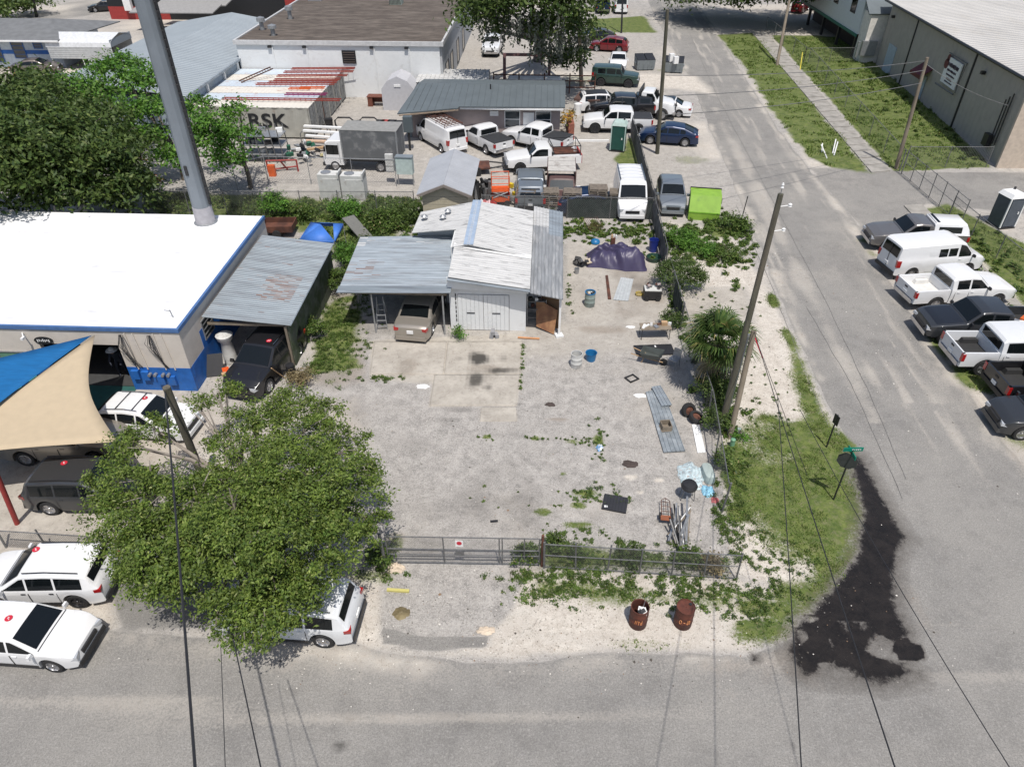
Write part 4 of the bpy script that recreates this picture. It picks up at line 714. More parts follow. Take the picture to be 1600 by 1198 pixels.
h_ = SP['highvan']; h_.update(L=4.6, wb=(1.55, -1.35), top=[(x*.852, z) for x, z in h_['top']], ws=(1.72, 1.31), rg=(-2.22, -2.28), sw=[(1.55, .95)])
spec('pickup', L=5.6, W=1.98, H=1.85, belt=1.2, zb=.4, r=.39, wb=(1.75, -1.55), top=[(-.62, 1.72), (-.5, 1.82), (.1, 1.85), (.45, 1.8), (1.08, 1.24), (2.2, 1.12), (2.68, 1.0), (2.8, .65)], ws=(1.04, .5), rg=None, sw=[(.92, -.35)], tum=.3, bed=(-2.8, -.66))
spec('pickup_ext', L=5.8, W=2.0, H=1.88, belt=1.22, zb=.42, r=.4, wb=(1.85, -1.6), top=[(-.97, 1.74), (-.85, 1.84), (.1, 1.88), (.55, 1.83), (1.18, 1.26), (2.3, 1.14), (2.78, 1.02), (2.9, .66)], ws=(1.14, .6), rg=None, sw=[(1.02, .05), (-.05, -.72)], tum=.3, bed=(-2.9, -1.0))
spec('pickup_crew', L=5.9, W=2.04, H=1.95, belt=1.27, zb=.45, r=.43, wb=(1.9, -1.75), top=[(-1.27, 1.8), (-1.15, 1.9), (.1, 1.95), (.65, 1.9), (1.25, 1.32), (2.4, 1.2), (2.85, 1.08), (2.95, .7)], ws=(1.21, .7), rg=None, sw=[(1.08, .1), (0, -1.05)], tum=.3, bed=(-2.95, -1.3))
_wm = {}
def wheel_meshes(r, dark):
    k = (r, dark)
    if k in _wm: return _wm[k]
    wd = .22
    t = MB().lathe([(r*.66, -wd/2), (r*.93, -wd/2), (r, -wd/2+.03), (r, wd/2-.03), (r*.93, wd/2), (r*.66, wd/2)], 28, axis='Y', cap=False); o1 = t.build('wheel', M_rubber, None, 35)
    q = MB().lathe([(r*.67, -wd/2+.02), (r*.67, wd/2-.01), (r*.6, wd/2), (r*.56, wd/2-.05), (.02, wd/2-.06)], 28, axis='Y', cap=False)
    for a in range(5):
        an = 2*PI*a/5; c, s_ = math.cos(an), math.sin(an); px_, pz_ = -s_, c
        P4 = [(c*.05+px_*.045, .5), (c*.05-px_*.045, .5)]
        V = []
        for rr_, hw in ((.04, .05), (r*.58, .03)):
            for sg in (1, -1): V.append((c*rr_+px_*hw*sg, wd/2-.025, s_*rr_+pz_*hw*sg))
        for rr_, hw in ((.04, .05), (r*.58, .03)):
            for sg in (1, -1): V.append((c*rr_+px_*hw*sg, wd/2-.06, s_*rr_+pz_*hw*sg))
        q.add(V, [(0, 1, 3, 2), (4, 6, 7, 5), (0, 2, 6, 4), (1, 5, 7, 3), (0, 4, 5, 1), (2, 3, 7, 6)])
    q.lathe([(.07, wd/2-.03), (.06, wd/2-.01), (.0, wd/2-.008)], 12, axis='Y', cap=False)
    o2 = q.build('rim', M_darkalloy if dark else M_alloy, None, 30)
    _wm[k] = (o1.data, o2.data); bpy.data.objects.remove(o1); bpy.data.objects.remove(o2); return _wm[k]
def interp(pts, x):
    if x <= pts[0][0]: return pts[0][1]
    for (a, za), (b, zb) in zip(pts[:-1], pts[1:]):
        if x <= b: return za+(zb-za)*(x-a)/(b-a) if b > a else zb
    return pts[-1][1]
class Body:
    def __init__(s, k):
        s.k = k; s.top = sorted(k['top']); s.W = k['W']; s.L = k['L']; s.x0 = s.top[0][0]; s.x1 = s.top[-1][0]
    def hw(s, x):
        e = min(1, max(0, (x-(-s.L/2))/.55)) if not s.k.get('bed') else 1
        f = min(1, max(0, (s.L/2-x)/.75))
        return s.W/2*(.86+.14*math.sin(e*PI/2))*(.80+.20*math.sin(f*PI/2)**.8)
    def zt(s, x): return interp(s.top, x)
    def bl(s, x): return min(s.k['belt']+.02*(-x)/s.L, s.zt(x)-.03)
    def topw(s, x):
        w = s.hw(x); d = s.zt(x)-s.bl(x)
        return w-.03-max(0, d-.04)*s.k['tum']*.62
    def side(s, x, z, off=0):
        w = s.hw(x); b = s.bl(x); z2 = s.zt(x)-.07; y2 = s.topw(x)
        if z <= b: t = (z-s.k['zb'])/(b-s.k['zb']); return w*(.965+.035*math.sin(min(1, max(0, t))*PI*.75+.3))+off
        t = min(1, (z-b)/max(.02, z2-b)); return (w*.985)*(1-t)+y2*t+off
    def ring(s, x, arch):
        zb = s.k['zb']; za = zb
        for xw in s.k['wb']:
            ra = s.k['r']+.07; d = ra*ra-(x-xw)**2
            if arch and d > 0: za = max(za, s.k['r']+math.sqrt(d))
        b = s.bl(x); zt = s.zt(x); w = s.hw(x); za = min(za, b-.04); y2 = s.topw(x); mid = (max(za, zb)+b)/2
        R_ = [(0, za), (w*.93, za), (s.side(x, za+.03), za+.03), (s.side(x, mid), mid), (w, b-.03), (w*.985, b)]
        if zt-b > .1: R_ += [(w*.985*.55+y2*.45, b+(zt-.07-b)*.45), (y2, zt-.07), (y2-.06, zt-.018)]
        else: R_ += [(w*.98, b+.006), (w*.965, b+.014), (w*.93, zt-.006)]
        R_ += [(y2*.5, zt+.012), (0, zt+.018)]
        return R_
    def mesh(s):
        xs = set([p[0] for p in s.top]); x = s.x0
        while x < s.x1: xs.add(round(x, 3)); x += .13
        for xw in s.k['wb']:
            ra = s.k['r']+.07
            for a in range(0, 19): xs.add(round(xw+ra*math.cos(PI*a/18), 3))
        xs = sorted(q for q in xs if s.x0 <= q <= s.x1); q = [xs[0]]
        for v in xs[1:]:
            if v-q[-1] > .012: q.append(v)
        mb = MB(); n = 11; full = 2*n-2; V = []; Fc = []
        for x in q:
            R_ = s.ring(x, True); V += [(x, y, z) for y, z in R_]+[(x, -y, z) for y, z in R_[1:-1][::-1]]
        for i in range(len(q)-1):
            for j in range(full): a = i*full+j; b = i*full+(j+1) % full; Fc.append((a, b, b+full, a+full))
        Fc += [tuple(range(full))[::-1], tuple((len(q)-1)*full+j for j in range(full))]
        mb.add(V, Fc); return mb
    def toppatch(s, xa, xb, f=.9, off=.008, n=5, inset=.03):
        if xa > xb: xa, xb = xb, xa
        dx = xb-xa; xa += dx*.04; xb -= dx*.04; V = []; Fc = []; m = 7
        for i in range(n+1):
            x = xa+(xb-xa)*i/n; sl = (s.zt(x+.01)-s.zt(x-.01))/.02; sl = max(-12, min(12, sl)); q = math.hypot(1, sl); nx, nz_ = -sl/q, 1/q
            for j in range(m): t = -1+2*j/(m-1); y = s.topw(x)*f*t; V.append((x+nx*off, y, s.zt(x)+.018*(1-t*t)+nz_*off))
        for i in range(n):
            for j in range(m-1): a = i*m+j; Fc.append((a, a+1, a+1+m, a+m))
        return MB().add(V, Fc)
    def sidepatch(s, xa, xb, z0, z1, sg, off=.008, n=6, topgap=None):
        if xa > xb: xa, xb = xb, xa
        V = []; Fc = []; m = 3
        for i in range(n+1):
            x = xa+(xb-xa)*i/n; zz0 = z0 if z0 is not None else s.bl(x)+.035; zz1 = z1 if z1 is not None else max(zz0+.01, s.zt(x)-topgap)
            for j in range(m): z = zz0+(zz1-zz0)*j/(m-1); V.append((x, sg*s.side(x, z, off), z))
        for i in range(n):
            for j in range(m-1): a = i*m+j; Fc.append((a, a+1, a+1+m, a+m))
        return MB().add(V, Fc)
def wheels(T, k, dark, W=None):
    W = W or k['W']; tm, rm = wheel_meshes(k['r'], dark)
    for xw in k['wb']:
        for sg in (1, -1):
            o = link('wheel', tm, T); o.location = (xw, sg*(W/2-.13), k['r']-.01); o.rotation_euler = (0, 0, 0 if sg > 0 else PI)
            r_ = link('rim', rm, o)
def place(kind_or_dim, A, Bp):
    """A, B = (photo px, local point). returns world loc, heading"""
    (pa, la), (pb, lb) = A, Bp
    wa = G(pa[0], pa[1], la[2]); wb = G(pb[0], pb[1], lb[2]); dl = Vector((lb[0]-la[0], lb[1]-la[1])); dw_ = Vector((wb.x-wa.x, wb.y-wa.y))
    h = math.atan2(dw_.y, dw_.x)-math.atan2(dl.y, dl.x); c, s_ = math.cos(h), math.sin(h)
    def back(wp, lp): return Vector((wp.x-(lp[0]*c-lp[1]*s_), wp.y-(lp[0]*s_+lp[1]*c), 0))
    return (back(wa, la)+back(wb, lb))/2, h
def pt(k, code):
    K = SP[k]; w = K['W']/2-.03
    return {'FR': (K['wb'][0], -w, 0), 'FL': (K['wb'][0], w, 0), 'RR': (K['wb'][1], -w, 0), 'RL': (K['wb'][1], w, 0), 'FC': (K['L']/2-.05, 0, 0.0), 'RC': (-K['L']/2+.05, 0, 0.0),
            'TF': (K['ws'][1], 0, K['H']), 'TR': ((K['rg'][0] if K['rg'] else K['top'][0][0])+.05, 0, K['H']-.03), 'FB': (K['L']/2, 0, .6), 'RB': (-K['L']/2, 0, .6)}[code]
cat_of = {'sedan': 'car', 'suv': 'suv', 'crossover': 'suv', 'coupe': 'car', 'jeep': 'suv', 'van': 'van', 'highvan': 'van', 'pickup': 'pickup truck', 'pickup_ext': 'pickup truck', 'pickup_crew': 'pickup truck'}
name_of = {'sedan': 'parked_car', 'suv': 'parked_suv', 'crossover': 'parked_suv', 'coupe': 'parked_car', 'jeep': 'boxy_suv', 'van': 'cargo_van', 'highvan': 'high_roof_van', 'pickup': 'pickup_truck', 'pickup_ext': 'pickup_truck', 'pickup_crew': 'pickup_truck'}
def vehicle(kind, P, A, Bp=None, label='', group=None, head=None, roof=None, hood=None, dark=0, clad=0, rails=0, bed=None, sticker=None, side_solid=0, extra=None, glassP=None, doors=1, loc=None, bumper=None, sunroof=0, sc=1):
    k = SP[kind]; b = Body(k); gp = glassP or M_glass
    if loc is not None: c_, h = Vector((loc[0], loc[1], 0)), R(head)
    elif Bp: c_, h = place(k, (A[0], pt(kind, A[1])), (Bp[0], pt(kind, Bp[1])))
    else:
        h = R(head); la = [q*sc for q in pt(kind, A[1])]; wa = G(A[0][0], A[0][1], la[2]); c_ = Vector((wa.x-(la[0]*math.cos(h)-la[1]*math.sin(h)), wa.y-(la[0]*math.sin(h)+la[1]*math.cos(h)), 0))
    T = empty(name_of[kind], c_, h, label, cat_of[kind], group); T.location.z = -.01; T.scale = (sc, sc, sc)
    body = b.mesh().build('body', P, T, 32)
    W2 = k['W']/2; L2 = k['L']/2; belt = k['belt']
    b.toppatch(*k['ws'], f=.88).build('windshield', gp, T, 60)
    if k['rg']: b.toppatch(*k['rg'], f=.84, off=.012 if kind not in ('jeep', 'van', 'highvan') else .03).build('rear_window', gp, T, 60)
    elif k.get('bed'):
        x0 = b.x0; yw = b.topw(x0+.1)*.85; MB().b2(x0-.012, x0, -yw, yw, belt+.06, k['top'][0][1]-.06).build('rear_window', gp, T)
    for sg in (1, -1):
        for (xa, xb) in (k['sw'] if not side_solid else k['sw'][:1]): b.sidepatch(xa, xb, None, None, sg, topgap=.13).build('side_window', gp, T, 60)
        if side_solid > 1:
            for (xa, xb) in ((.72, .2), (.12, -.4)): b.sidepatch(xa, xb, belt+.1, belt+.55, sg, .01).build('side_window', gp, T, 60)
        if doors:
            for (xa, xb) in k['sw'][:2]:
                zlo = k['zb']+.12; xe = max(min(xa, xb), k['wb'][1]+k['r']+.12); xf = min(max(xa, xb)+.04, k['wb'][0]-k['r']-.1)
                if xf-xe < .3: continue
                d = b.sidepatch(xe, xf, zlo, belt-.03, sg, .007).build('door', P, T, 60)
                xh = xe+.14; yh = b.side(xh, belt-.12); MB().box((xh, sg*(yh+.022), belt-.13), (.16, .03, .03)).build('handle', M_dark if dark else P, d)
        if doors and not side_solid:
            for xg in sorted({round(q, 2) for ab in k['sw'][:2] for q in (max(ab)+.06, min(ab)-.04)}):
                if all(abs(xg-xw) > k['r']+.05 for xw in k['wb']): b.sidepatch(xg-.012, xg+.012, k['zb']+.13, belt-.02, sg, .011, 1).build('door_gap', M_dark, T)
        x_m = k['ws'][0]-.12; ym = b.side(x_m, belt)+.12; MB().box((x_m, sg*ym, belt+.07), (.1, .2, .15), taper=.85).build('mirror', P if kind in ('sedan', 'suv', 'crossover', 'coupe') else M_dark, T)
        # lamps
        xl = L2-.16; yl = b.hw(xl)-.17; zl = min(b.zt(xl)-.13, .85)
        MB().box((xl+.02, sg*yl, zl), (.26, .32, .13), sg*-.28, taper=.9).build('headlight', M_lamp, T)
        if not k.get('bed'): xt = -L2+.12; zt_ = belt-.12 if kind not in ('van', 'highvan') else 1.05; MB().box((xt, sg*(b.hw(xt)-.1), zt_), (.24, .24, .15 if kind not in ('van', 'highvan', 'jeep') else .4), sg*.2).build('taillight', M_redlamp, T)
    zg = .62 if kind in ('sedan', 'coupe', 'crossover') else .72
    MB().box((L2-.03, 0, zg), (.09, k['W']*.46, .18)).build('grille', M_dark, T)
    bmat = bumper or (M_dark if (dark or clad) else (M_chrome if k.get('bed') else P))
    MB().box((L2-.06, 0, k['zb']+.13), (.22, k['W']*.84, .2), taper=.95).build('bumper', bmat, T); MB().box((-L2+.05, 0, k['zb']+.14), (.24, k['W']*.86, .2), taper=.95).build('bumper', bmat, T)
    MB().box((-L2-.03 if not k.get('bed') else -L2-.02, 0, zg+.08), (.05, .32, .16)).build('licence_plate', M_white, T)
    b.toppatch(k['ws'][0]+.03, k['ws'][0]+.06, f=.93, off=.009, n=1).build('cowl', M_dark, T)
    if clad:
        for sg in (1, -1): b.sidepatch(k['wb'][1]+k['r']+.1, k['wb'][0]-k['r']-.1, k['zb']+.02, k['zb']+.18, sg, .02).build('side_cladding', M_dark, T)
    if rails:
        for sg in (1, -1):
            pts = [(x, sg*(b.topw(x)-.1), b.zt(x)+.05) for x in np.linspace(k['rg'][0]+.25, k['ws'][1]-.15, 6)]; MB().tube(pts, .022, 6).build('roof_rail', M_dark if rails == 1 else M_chrome, T)
    if rails == 3:
        for x in (-.1, -.9): MB().tube([(x, -b.topw(x)+.1, b.zt(x)+.05), (x, b.topw(x)-.1, b.zt(x)+.05)], .02, 6).build('cross_bar', M_dark, T)
    if roof: b.toppatch(k['ws'][1]-.02, (k['rg'][0] if k['rg'] else k['top'][1][0])+.02, f=.93, off=.006, n=8).build('roof_panel', roof, T, 60)
    if hood: b.toppatch(k['ws'][0]+.06, L2-.35, f=.84, off=.006, n=6).build('hood_panel', hood, T, 60)
    if sunroof: b.toppatch(-.15, .22, f=.55, off=.008, n=3).build('sunroof', M_glass, T, 60)
    if sticker is not None:
        sx, sy = sticker; z = b.zt(sx)+.03; st = MB().lathe([(.13, z), (.13, z+.004)], 9, (sx, sy, 0)).build('roof_sticker', M_red, T); MB().tube([(sx-.05, sy+.05, z+.008), (sx+.02, sy+.02, z+.008), (sx-.02, sy-.01, z+.008), (sx+.05, sy-.05, z+.008)], .012, 4).build('sticker_mark', M_white, st)
    if k.get('bed'):
        xa, xb = k['bed']; zr = belt+.0; zf = .78; w = W2-.02; bt = bed or 'open'; mb = MB(); zb = k['zb']+.08
        # side walls with wheel arches cut by slices
        for sg in (1, -1):
            n = 22; V = []; Fc = []; xr = k['wb'][1]; ra = k['r']+.07; st_ = sorted(set([xa+(xb-xa)*i/n for i in range(n+1)]+[xr+ra*math.cos(PI*a/12) for a in range(13)]))
            for x in st_:
                d = ra*ra-(x-xr)**2; z0 = max(zb, k['r']+math.sqrt(d)) if d > 0 else zb
                for (y, z) in ((w-.02, z0), (w, (z0+zr)/2), (w-.03, zr), (w-.12, zr), (w-.14, zf)): V.append((x, sg*y, z))
                V.append((x, sg*(w-.16), z0))
            for i in range(len(st_)-1):
                for j in range(6): a = i*6+j; c2 = i*6+(j+1) % 6; Fc.append((a, c2, c2+6, a+6))
            Fc += [tuple(range(6)), tuple((len(st_)-1)*6+j for j in range(6))]
            MB().add(V, Fc).build('bed_side', P, T, 32)
        MB().b2(xa+.05, xb, -w+.13, w-.13, zf-.08, zf).build('bed_floor', {'open': M_bedk, 'white': M_bedw}.get(bt, M_bedk), T)
        if bt in ('open', 'white'):
            for sg in (1, -1): MB().box((k['wb'][1], sg*(w-.28), zf+.1), (.85, .26, .22), taper=.8).build('wheel_well', M_bedk if bt == 'open' else M_bedw, T)
        MB().b2(xb-.03, xb+.03, -w+.12, w-.12, zb, zr).build('bed_front', P, T)
        tg = MB().b2(xa, xa+.07, -w+.03, w-.03, zb+.18, zr).build('tailgate', P, T); MB().b2(xa-.015, xa, -.12, .12, zr-.2, zr-.12).build('handle', M_dark, tg)
        for sg in (1, -1): MB().b2(xa-.02, xa+.12, min(sg*(w-.16), sg*(w+.012)), max(sg*(w-.16), sg*(w+.012)), .85, zr-.06).build('taillight', M_redlamp, T)
        if bt == 'tonneau': MB().box(((xa+xb)/2, 0, zr+.03), (xb-xa-.05, 2*w-.08, .05), taper=.98).build('bed_cover', M_tonneau, T)
        if bt in ('cap', 'capdark', 'capglass'):
            cm = PW if bt == 'cap' else P; V = []; st_ = [xa+.02, xa+.12, xa+.3, xb-.1, xb]; hs = [zr+.03, zr+.42, zr+.66, zr+.7, zr+.62]; Fc = []
            for x, z in zip(st_, hs): V += [(x, -w+.04, zr+.02), (x, -w+.06, zr+.05), (x, -w+.2, z-.06), (x, -w+.3, z), (x, w-.3, z), (x, w-.2, z-.06), (x, w-.06, zr+.05), (x, w-.04, zr+.02)]
            for i in range(4):
                for j in range(8): a = i*8+j; c2 = i*8+(j+1) % 8; Fc.append((a, c2, c2+8, a+8))
            Fc += [tuple(range(8)), tuple(range(32, 40))]
            cp = MB().add(V, Fc).build('camper_shell', cm, T, 35)
            for sg in (1, -1): MB().slab([(xa+.55, sg*(w-.07), zr+.16), (xb-.25, sg*(w-.07), zr+.16), (xb-.25, sg*(w-.155), zr+.5), (xa+.55, sg*(w-.155), zr+.5)], .01).build('side_window', M_glass, cp)
            MB().slab([(xa+.0, -w+.3, zr+.12), (xa+.0, w-.3, zr+.12), (xa+.2, w-.4, zr+.56), (xa+.2, -w+.4, zr+.56)], .02).build('rear_window', M_glass, cp)
            MB().slab([(xb-.3, -w+.35, zr+.73), (xb-.3, w-.35, zr+.73), (xb-.06, w-.35, zr+.68), (xb-.06, -w+.35, zr+.68)], .015).build('front_window', M_glass, cp)
    if kind in ('van', 'highvan'):
        MB().b2(-L2-.02, -L2+.0, -.012, .012, .6, k['H']-.15).build('rear_door_seam', M_dark, T)
        for sg in (1, -1): b.sidepatch(.55, -1.0, .5, k['belt']+.45, sg, .008).build('cargo_door', P, T, 60)
    wheels(T, k, dark); MB().b2(-L2+.5, L2-.5, -W2+.32, W2-.32, .22, k['zb']+.12).build('underbody', M_dark, T)
    if extra: extra(T, k, b)
    return T
gR = 'trucks and vans in the row along the street'
def ladder_rack(T, k, b):
    mb = MB(); z = k['H']+.16
    for s_ in (-.75, .75): mb.tube([(-2.4, s_, z), (1.0, s_, z)], .03, 5)
    for i in range(9): x = -2.3+i*.4; mb.tube([(x, -.78, z), (x, .78, z)], .025, 5)
    for x in (-2.2, -.8, .7):
        for s_ in (-.78, .78): mb.tube([(x, s_*1.05, k['H']-.15), (x, s_, z+.02)], .025, 5)
    rk = mb.build('roof_rack', M_rust, T); 
    mb = MB()
    for s_ in (-.5, -.12, .2, .55): mb.tube([(-2.3, s_, z+.07), (.8, s_, z+.07)], .035, 4)
    for i in range(11): x = -2.2+i*.28; mb.tube([(x, -.5, z+.08), (x, -.12, z+.08)], .02, 4); mb.tube([(x, .2, z+.08), (x, .55, z+.08)], .02, 4)
    mb.build('ladder', M_rust, rk)
# right-hand row
vehicle('pickup', paint('warm_silver', (.20, .19, .185), .5), ((1384, 394), 'FL'), None, 'grey pickup with a white camper shell, nearest the driveway in its row', gR, head=178, bed='cap')
T = vehicle('van', PW, ((1508, 430), 'FR'), ((1418, 438), 'RR'), 'white passenger van with square side windows, between the camper pickup and the open-bed one', gR, side_solid=2, bumper=M_dark)
hv = math.degrees(T.rotation_euler.z)
vehicle('pickup_ext', PW, ((1556, 480), 'FR'), ((1453, 486), 'RR'), 'white pickup with an empty white bed, next to the white passenger van', gR, bed='white')
def junkbed(T, k, b):
    for i in range(8): MB().box((-1.3-i*.18, random.uniform(-.5, .5), .95+random.uniform(0, .2)), (random.uniform(.2, .5), random.uniform(.2, .4), .2), random.uniform(0, 3)).build('cargo_item', random.choice([M_fresh, M_white, M_steel, pm('orange_plastic', (.6, .12, .02), .5)]), T)
vehicle('pickup_ext', PDG, ((1475, 539), 'FL'), None, 'dark grey pickup facing the street, cluttered bed, between two white pickups', gR, head=180, hood=PBK, extra=junkbed)
vehicle('pickup_crew', PW2, ((1531, 587), 'RR'), None, 'white crew cab pickup with a black-lined empty bed, below the dark grey one', gR, head=2, bed='open')
vehicle('pickup_crew', PBK, ((1603, 640), 'RR'), None, 'black pickup cut by the right edge, tail towards the street', gR, head=2, dark=1)
vehicle('crossover', PDG, ((1592, 688), 'FL'), None, 'dark car barely entering at the right edge, last of the row', gR, head=178)
# lot behind, right part
vehicle('crossover', PSV, ((1050, 339), 'FC'), None, 'silver crossover facing the camera beside the lime green box', head=-94)
hi = vehicle('highvan', PW, ((982, 253), 'TR'), ((991, 288), 'TF'), 'tall white delivery van with roof rails, parked against the screened fence')
for s_ in (-.85, .85): MB().tube([(-1.95, s_*.94, 2.42), (.95, s_*.94, 2.42)], .03, 5).build('roof_rail', M_chrome, hi)
for i in range(5): MB().b2(-1.85+i*.6, -1.79+i*.6, -.75, .75, 2.355, 2.39).build('roof_rib', PW2, hi)
vehicle('coupe', PBL, ((936, 296), 'TF'), None, 'dark navy car half hidden behind the stacked pallets', head=2)
vehicle('coupe', PBL, ((1014, 226), 'FL'), ((1070, 230), 'RL'), 'navy blue hatchback beside the tall wooden pole', )
vehicle('pickup_crew', PW, ((931, 209), 'FL'), ((994, 210), 'RL'), 'white pickup with a black bed cover behind the green portable toilet', bed='tonneau', dark=1)
vehicle('pickup_crew', PBK, ((936, 186), 'FL'), ((1003, 187), 'RL'), 'black pickup with a matching camper shell between two white vehicles', bed='capdark', dark=1)
vehicle('suv', PW, ((968, 177), 'FR'), ((922, 178), 'RR'), 'white suv with a black roof under the edge of the brown flatbed', roof=M_dark, clad=1)
vehicle('sedan', PW, ((1014, 180), 'FL'), ((1057, 184), 'RL'), 'white sedan with a black glass roof beside the flatbed cab', roof=M_glass)
vehicle('jeep', PGN, ((985, 138), 'FR'), ((934, 135), 'RR'), 'dark green boxy off-road suv behind the brown flatbed', dark=1)
vehicle('sedan', PW, ((965, 113), 'FC'), None, 'white sedan facing the camera beside the grey dumpsters', head=-95)
vehicle('crossover', PRD, ((932, 81), 'FL'), ((967, 83), 'RL'), 'dark red crossover parked under the far trees')
vehicle('coupe', PBK, ((915, 69), 'FL'), ((950, 68), 'RL'), 'black car just behind the dark red crossover')
vehicle('pickup_crew', PBL, ((942, 23), 'RC'), None, 'blue pickup seen from behind at the top edge', head=88)
vehicle('van', PW, ((970, 23), 'RC'), None, 'white van seen from behind at the top edge beside a blue pickup', head=88)
vehicle('pickup_crew', PW2, ((766, 91), 'FC'), None, 'silver-white pickup facing the camera under the mossy oak', head=-92)
# lot in front of the mauve house
vehicle('van', PW, ((660, 222), 'FL'), ((687, 238), 'RL'), 'white cargo van carrying rusty red ladders on its roof', side_solid=1, extra=ladder_rack)
vehicle('pickup', PW, ((726, 225), 'FL'), ((757, 241), 'RL'), 'white two-door pickup with a black bed cover beside the ladder van', bed='tonneau')
vehicle('pickup_ext', PW, ((799, 228), 'FL'), None, 'white pickup with a black bed cover in front of the white house door', head=150, bed='tonneau')
def cap_suv_extra(T, k, b): pass
vehicle('pickup_crew', PSV, ((829, 262), 'TF'), ((829, 278), 'TR'), 'grey pickup seen from behind with a glass-backed cap beside the stake truck', bed='capdark', dark=1)
# workshop side
vehicle('sedan', PTN, ((643, 536), 'RC'), None, 'champagne sedan parked in the carport, tail towards the camera', head=84)
vehicle('suv', PBK, ((398, 543), 'TF'), ((378, 606), 'FB'), 'black suv with a red roof sticker under the rusty lean-to', rails=2, sticker=(-.1, .35))
vehicle('crossover', PW, ((180, 685), 'RR'), None, 'white suv with black roof bars between the cream shade sail and the tree', head=-6, sc=.92, rails=3, sticker=(-.0, .3))
vehicle('suv', PDG, ((82, 805), 'RR'), None, 'charcoal suv with a red roof sticker beside the leafy tree', head=2, sc=.93, rails=1, sticker=(-.9, .3))
vehicle('suv', PTN, ((45, 728), 'RR'), None, 'pale beige suv mostly hidden under the cream shade sail', head=3)
vehicle('suv', PW, ((126, 950), 'RL'), None, 'white suv with roof rails facing left, upper of the two at the street', head=-176.5, sc=.9, dark=1, clad=1, rails=1, sticker=(.2, -.4))
vehicle('crossover', PW, ((88, 1050), 'FR'), None, 'white crossover facing right, lower of the two at the street', head=-2, sc=.9, clad=1, sticker=(-.2, .0))
vehicle('suv', PW2, ((507, 1012), 'RL'), None, 'white suv half hidden under the branches of the big tree', head=178, sc=.92, rails=2, clad=1, sunroof=1)
# top left
vehicle('sedan', PBR, ((76, 116), 'FR'), ((37, 118), 'RR'), 'bronze sedan in front of the blue striped building')
vehicle('coupe', PBK, ((96, 118), 'TF'), None, 'black car in front of the round-roofed metal shed', head=-30)
vehicle('sedan', PBK, ((150, 20), 'FL'), None, 'black car far off beside the black and red building', head=200)
vehicle('crossover', PRD, ((1243, 22), 'RC'), None, 'dark red suv in the shade behind the raised white house', head=60)
vehicle('pickup_crew', PBK, ((1277, 18), 'RC'), None, 'black pickup in the shade beside the raised white house', head=70, dark=1)
# ---- box truck
def box_truck():
    p, h = place(None, ((533, 268), (1.9, 1.0, 0)), ((585, 270), (-1.6, 1.0, 0)))
    p, h = place(None, ((533, 267), (1.75, 1.0, 0)), ((588, 269), (-1.75, 1.0, 0)))
    T = empty('box_truck', p, h, 'white box truck with a tall weathered grey cargo box', 'truck')
    M_boxg = pm('weathered_grey_box', (.11, .115, .12), .7, var=.12, scale=1.5, col2=(.2, .2, .2), thr=.62); M_boxr = pm('box_top_grey', (.24, .24, .23), .8, var=.12)
    cab = MB(); V = []; Fc = []
    prof = [(1.05, .45), (2.55, .45), (2.62, 1.15), (2.35, 2.1), (2.1, 2.25), (1.05, 2.3)]; n = len(prof)
    for y, s_ in ((-1.0, 1), (-.9, 1), (.9, 1), (1.0, 1)):
        for x, z in prof: V.append((x-(.04 if abs(y) == 1 and x > 2 else 0), y, z-(.05 if abs(y) == 1 and z > 2 else 0)))
    for i in range(3):
        for j in range(n): a = i*n+j; b_ = i*n+(j+1) % n; Fc.append((a, b_, b_+n, a+n))
    Fc += [tuple(range(n)), tuple(range(3*n, 4*n))]; cab.add(V, Fc).build('cab', PW, T, 25)
    MB().slab([(2.64, -.85, 1.2), (2.64, .85, 1.2), (2.39, .85, 2.05), (2.39, -.85, 2.05)], .02).build('windshield', M_glass, T)
    for s_ in (-1, 1): MB().prism([(1.35, s_*1.0), (2.3, s_*1.0), (2.3, s_*1.015), (1.35, s_*1.015)], 1.25, 1.95).build('side_window', M_glass, T); MB().b2(1.3, 1.32, min(s_*1.0, s_*1.01), max(s_*1.0, s_*1.01), .6, 2.1).build('door_seam', M_dark, T); MB().box((2.35, s_*1.18, 1.7), (.08, .18, .35)).build('mirror', M_dark, T); MB().box((2.6, s_*.75, .75), (.1, .3, .18)).build('headlight', M_lamp, T)
    MB().b2(2.5, 2.7, -1.0, 1.0, .35, .58).build('bumper', M_dark, T)
    MB().b2(-3.2, 1.0, -1.1, 1.1, .95, 3.1).build('cargo_box', M_boxg, T); MB().b2(-3.22, 1.02, -1.12, 1.12, 3.1, 3.14).build('box_roof', M_boxr, T)
    for x in (-3.22, .98): 
        for s_ in (-1, 1): MB().b2(x-.02, x+.08, s_*1.1-.03, s_*1.1+.03, .95, 3.12).build('corner_trim', M_steel, T)
    MB().b2(-3.1, 2.3, -.4, .4, .55, .95).build('chassis', M_dark, T)
    wheels(T, dict(r=.38, wb=(1.75, -1.75)), 0, 2.05)
box_truck()
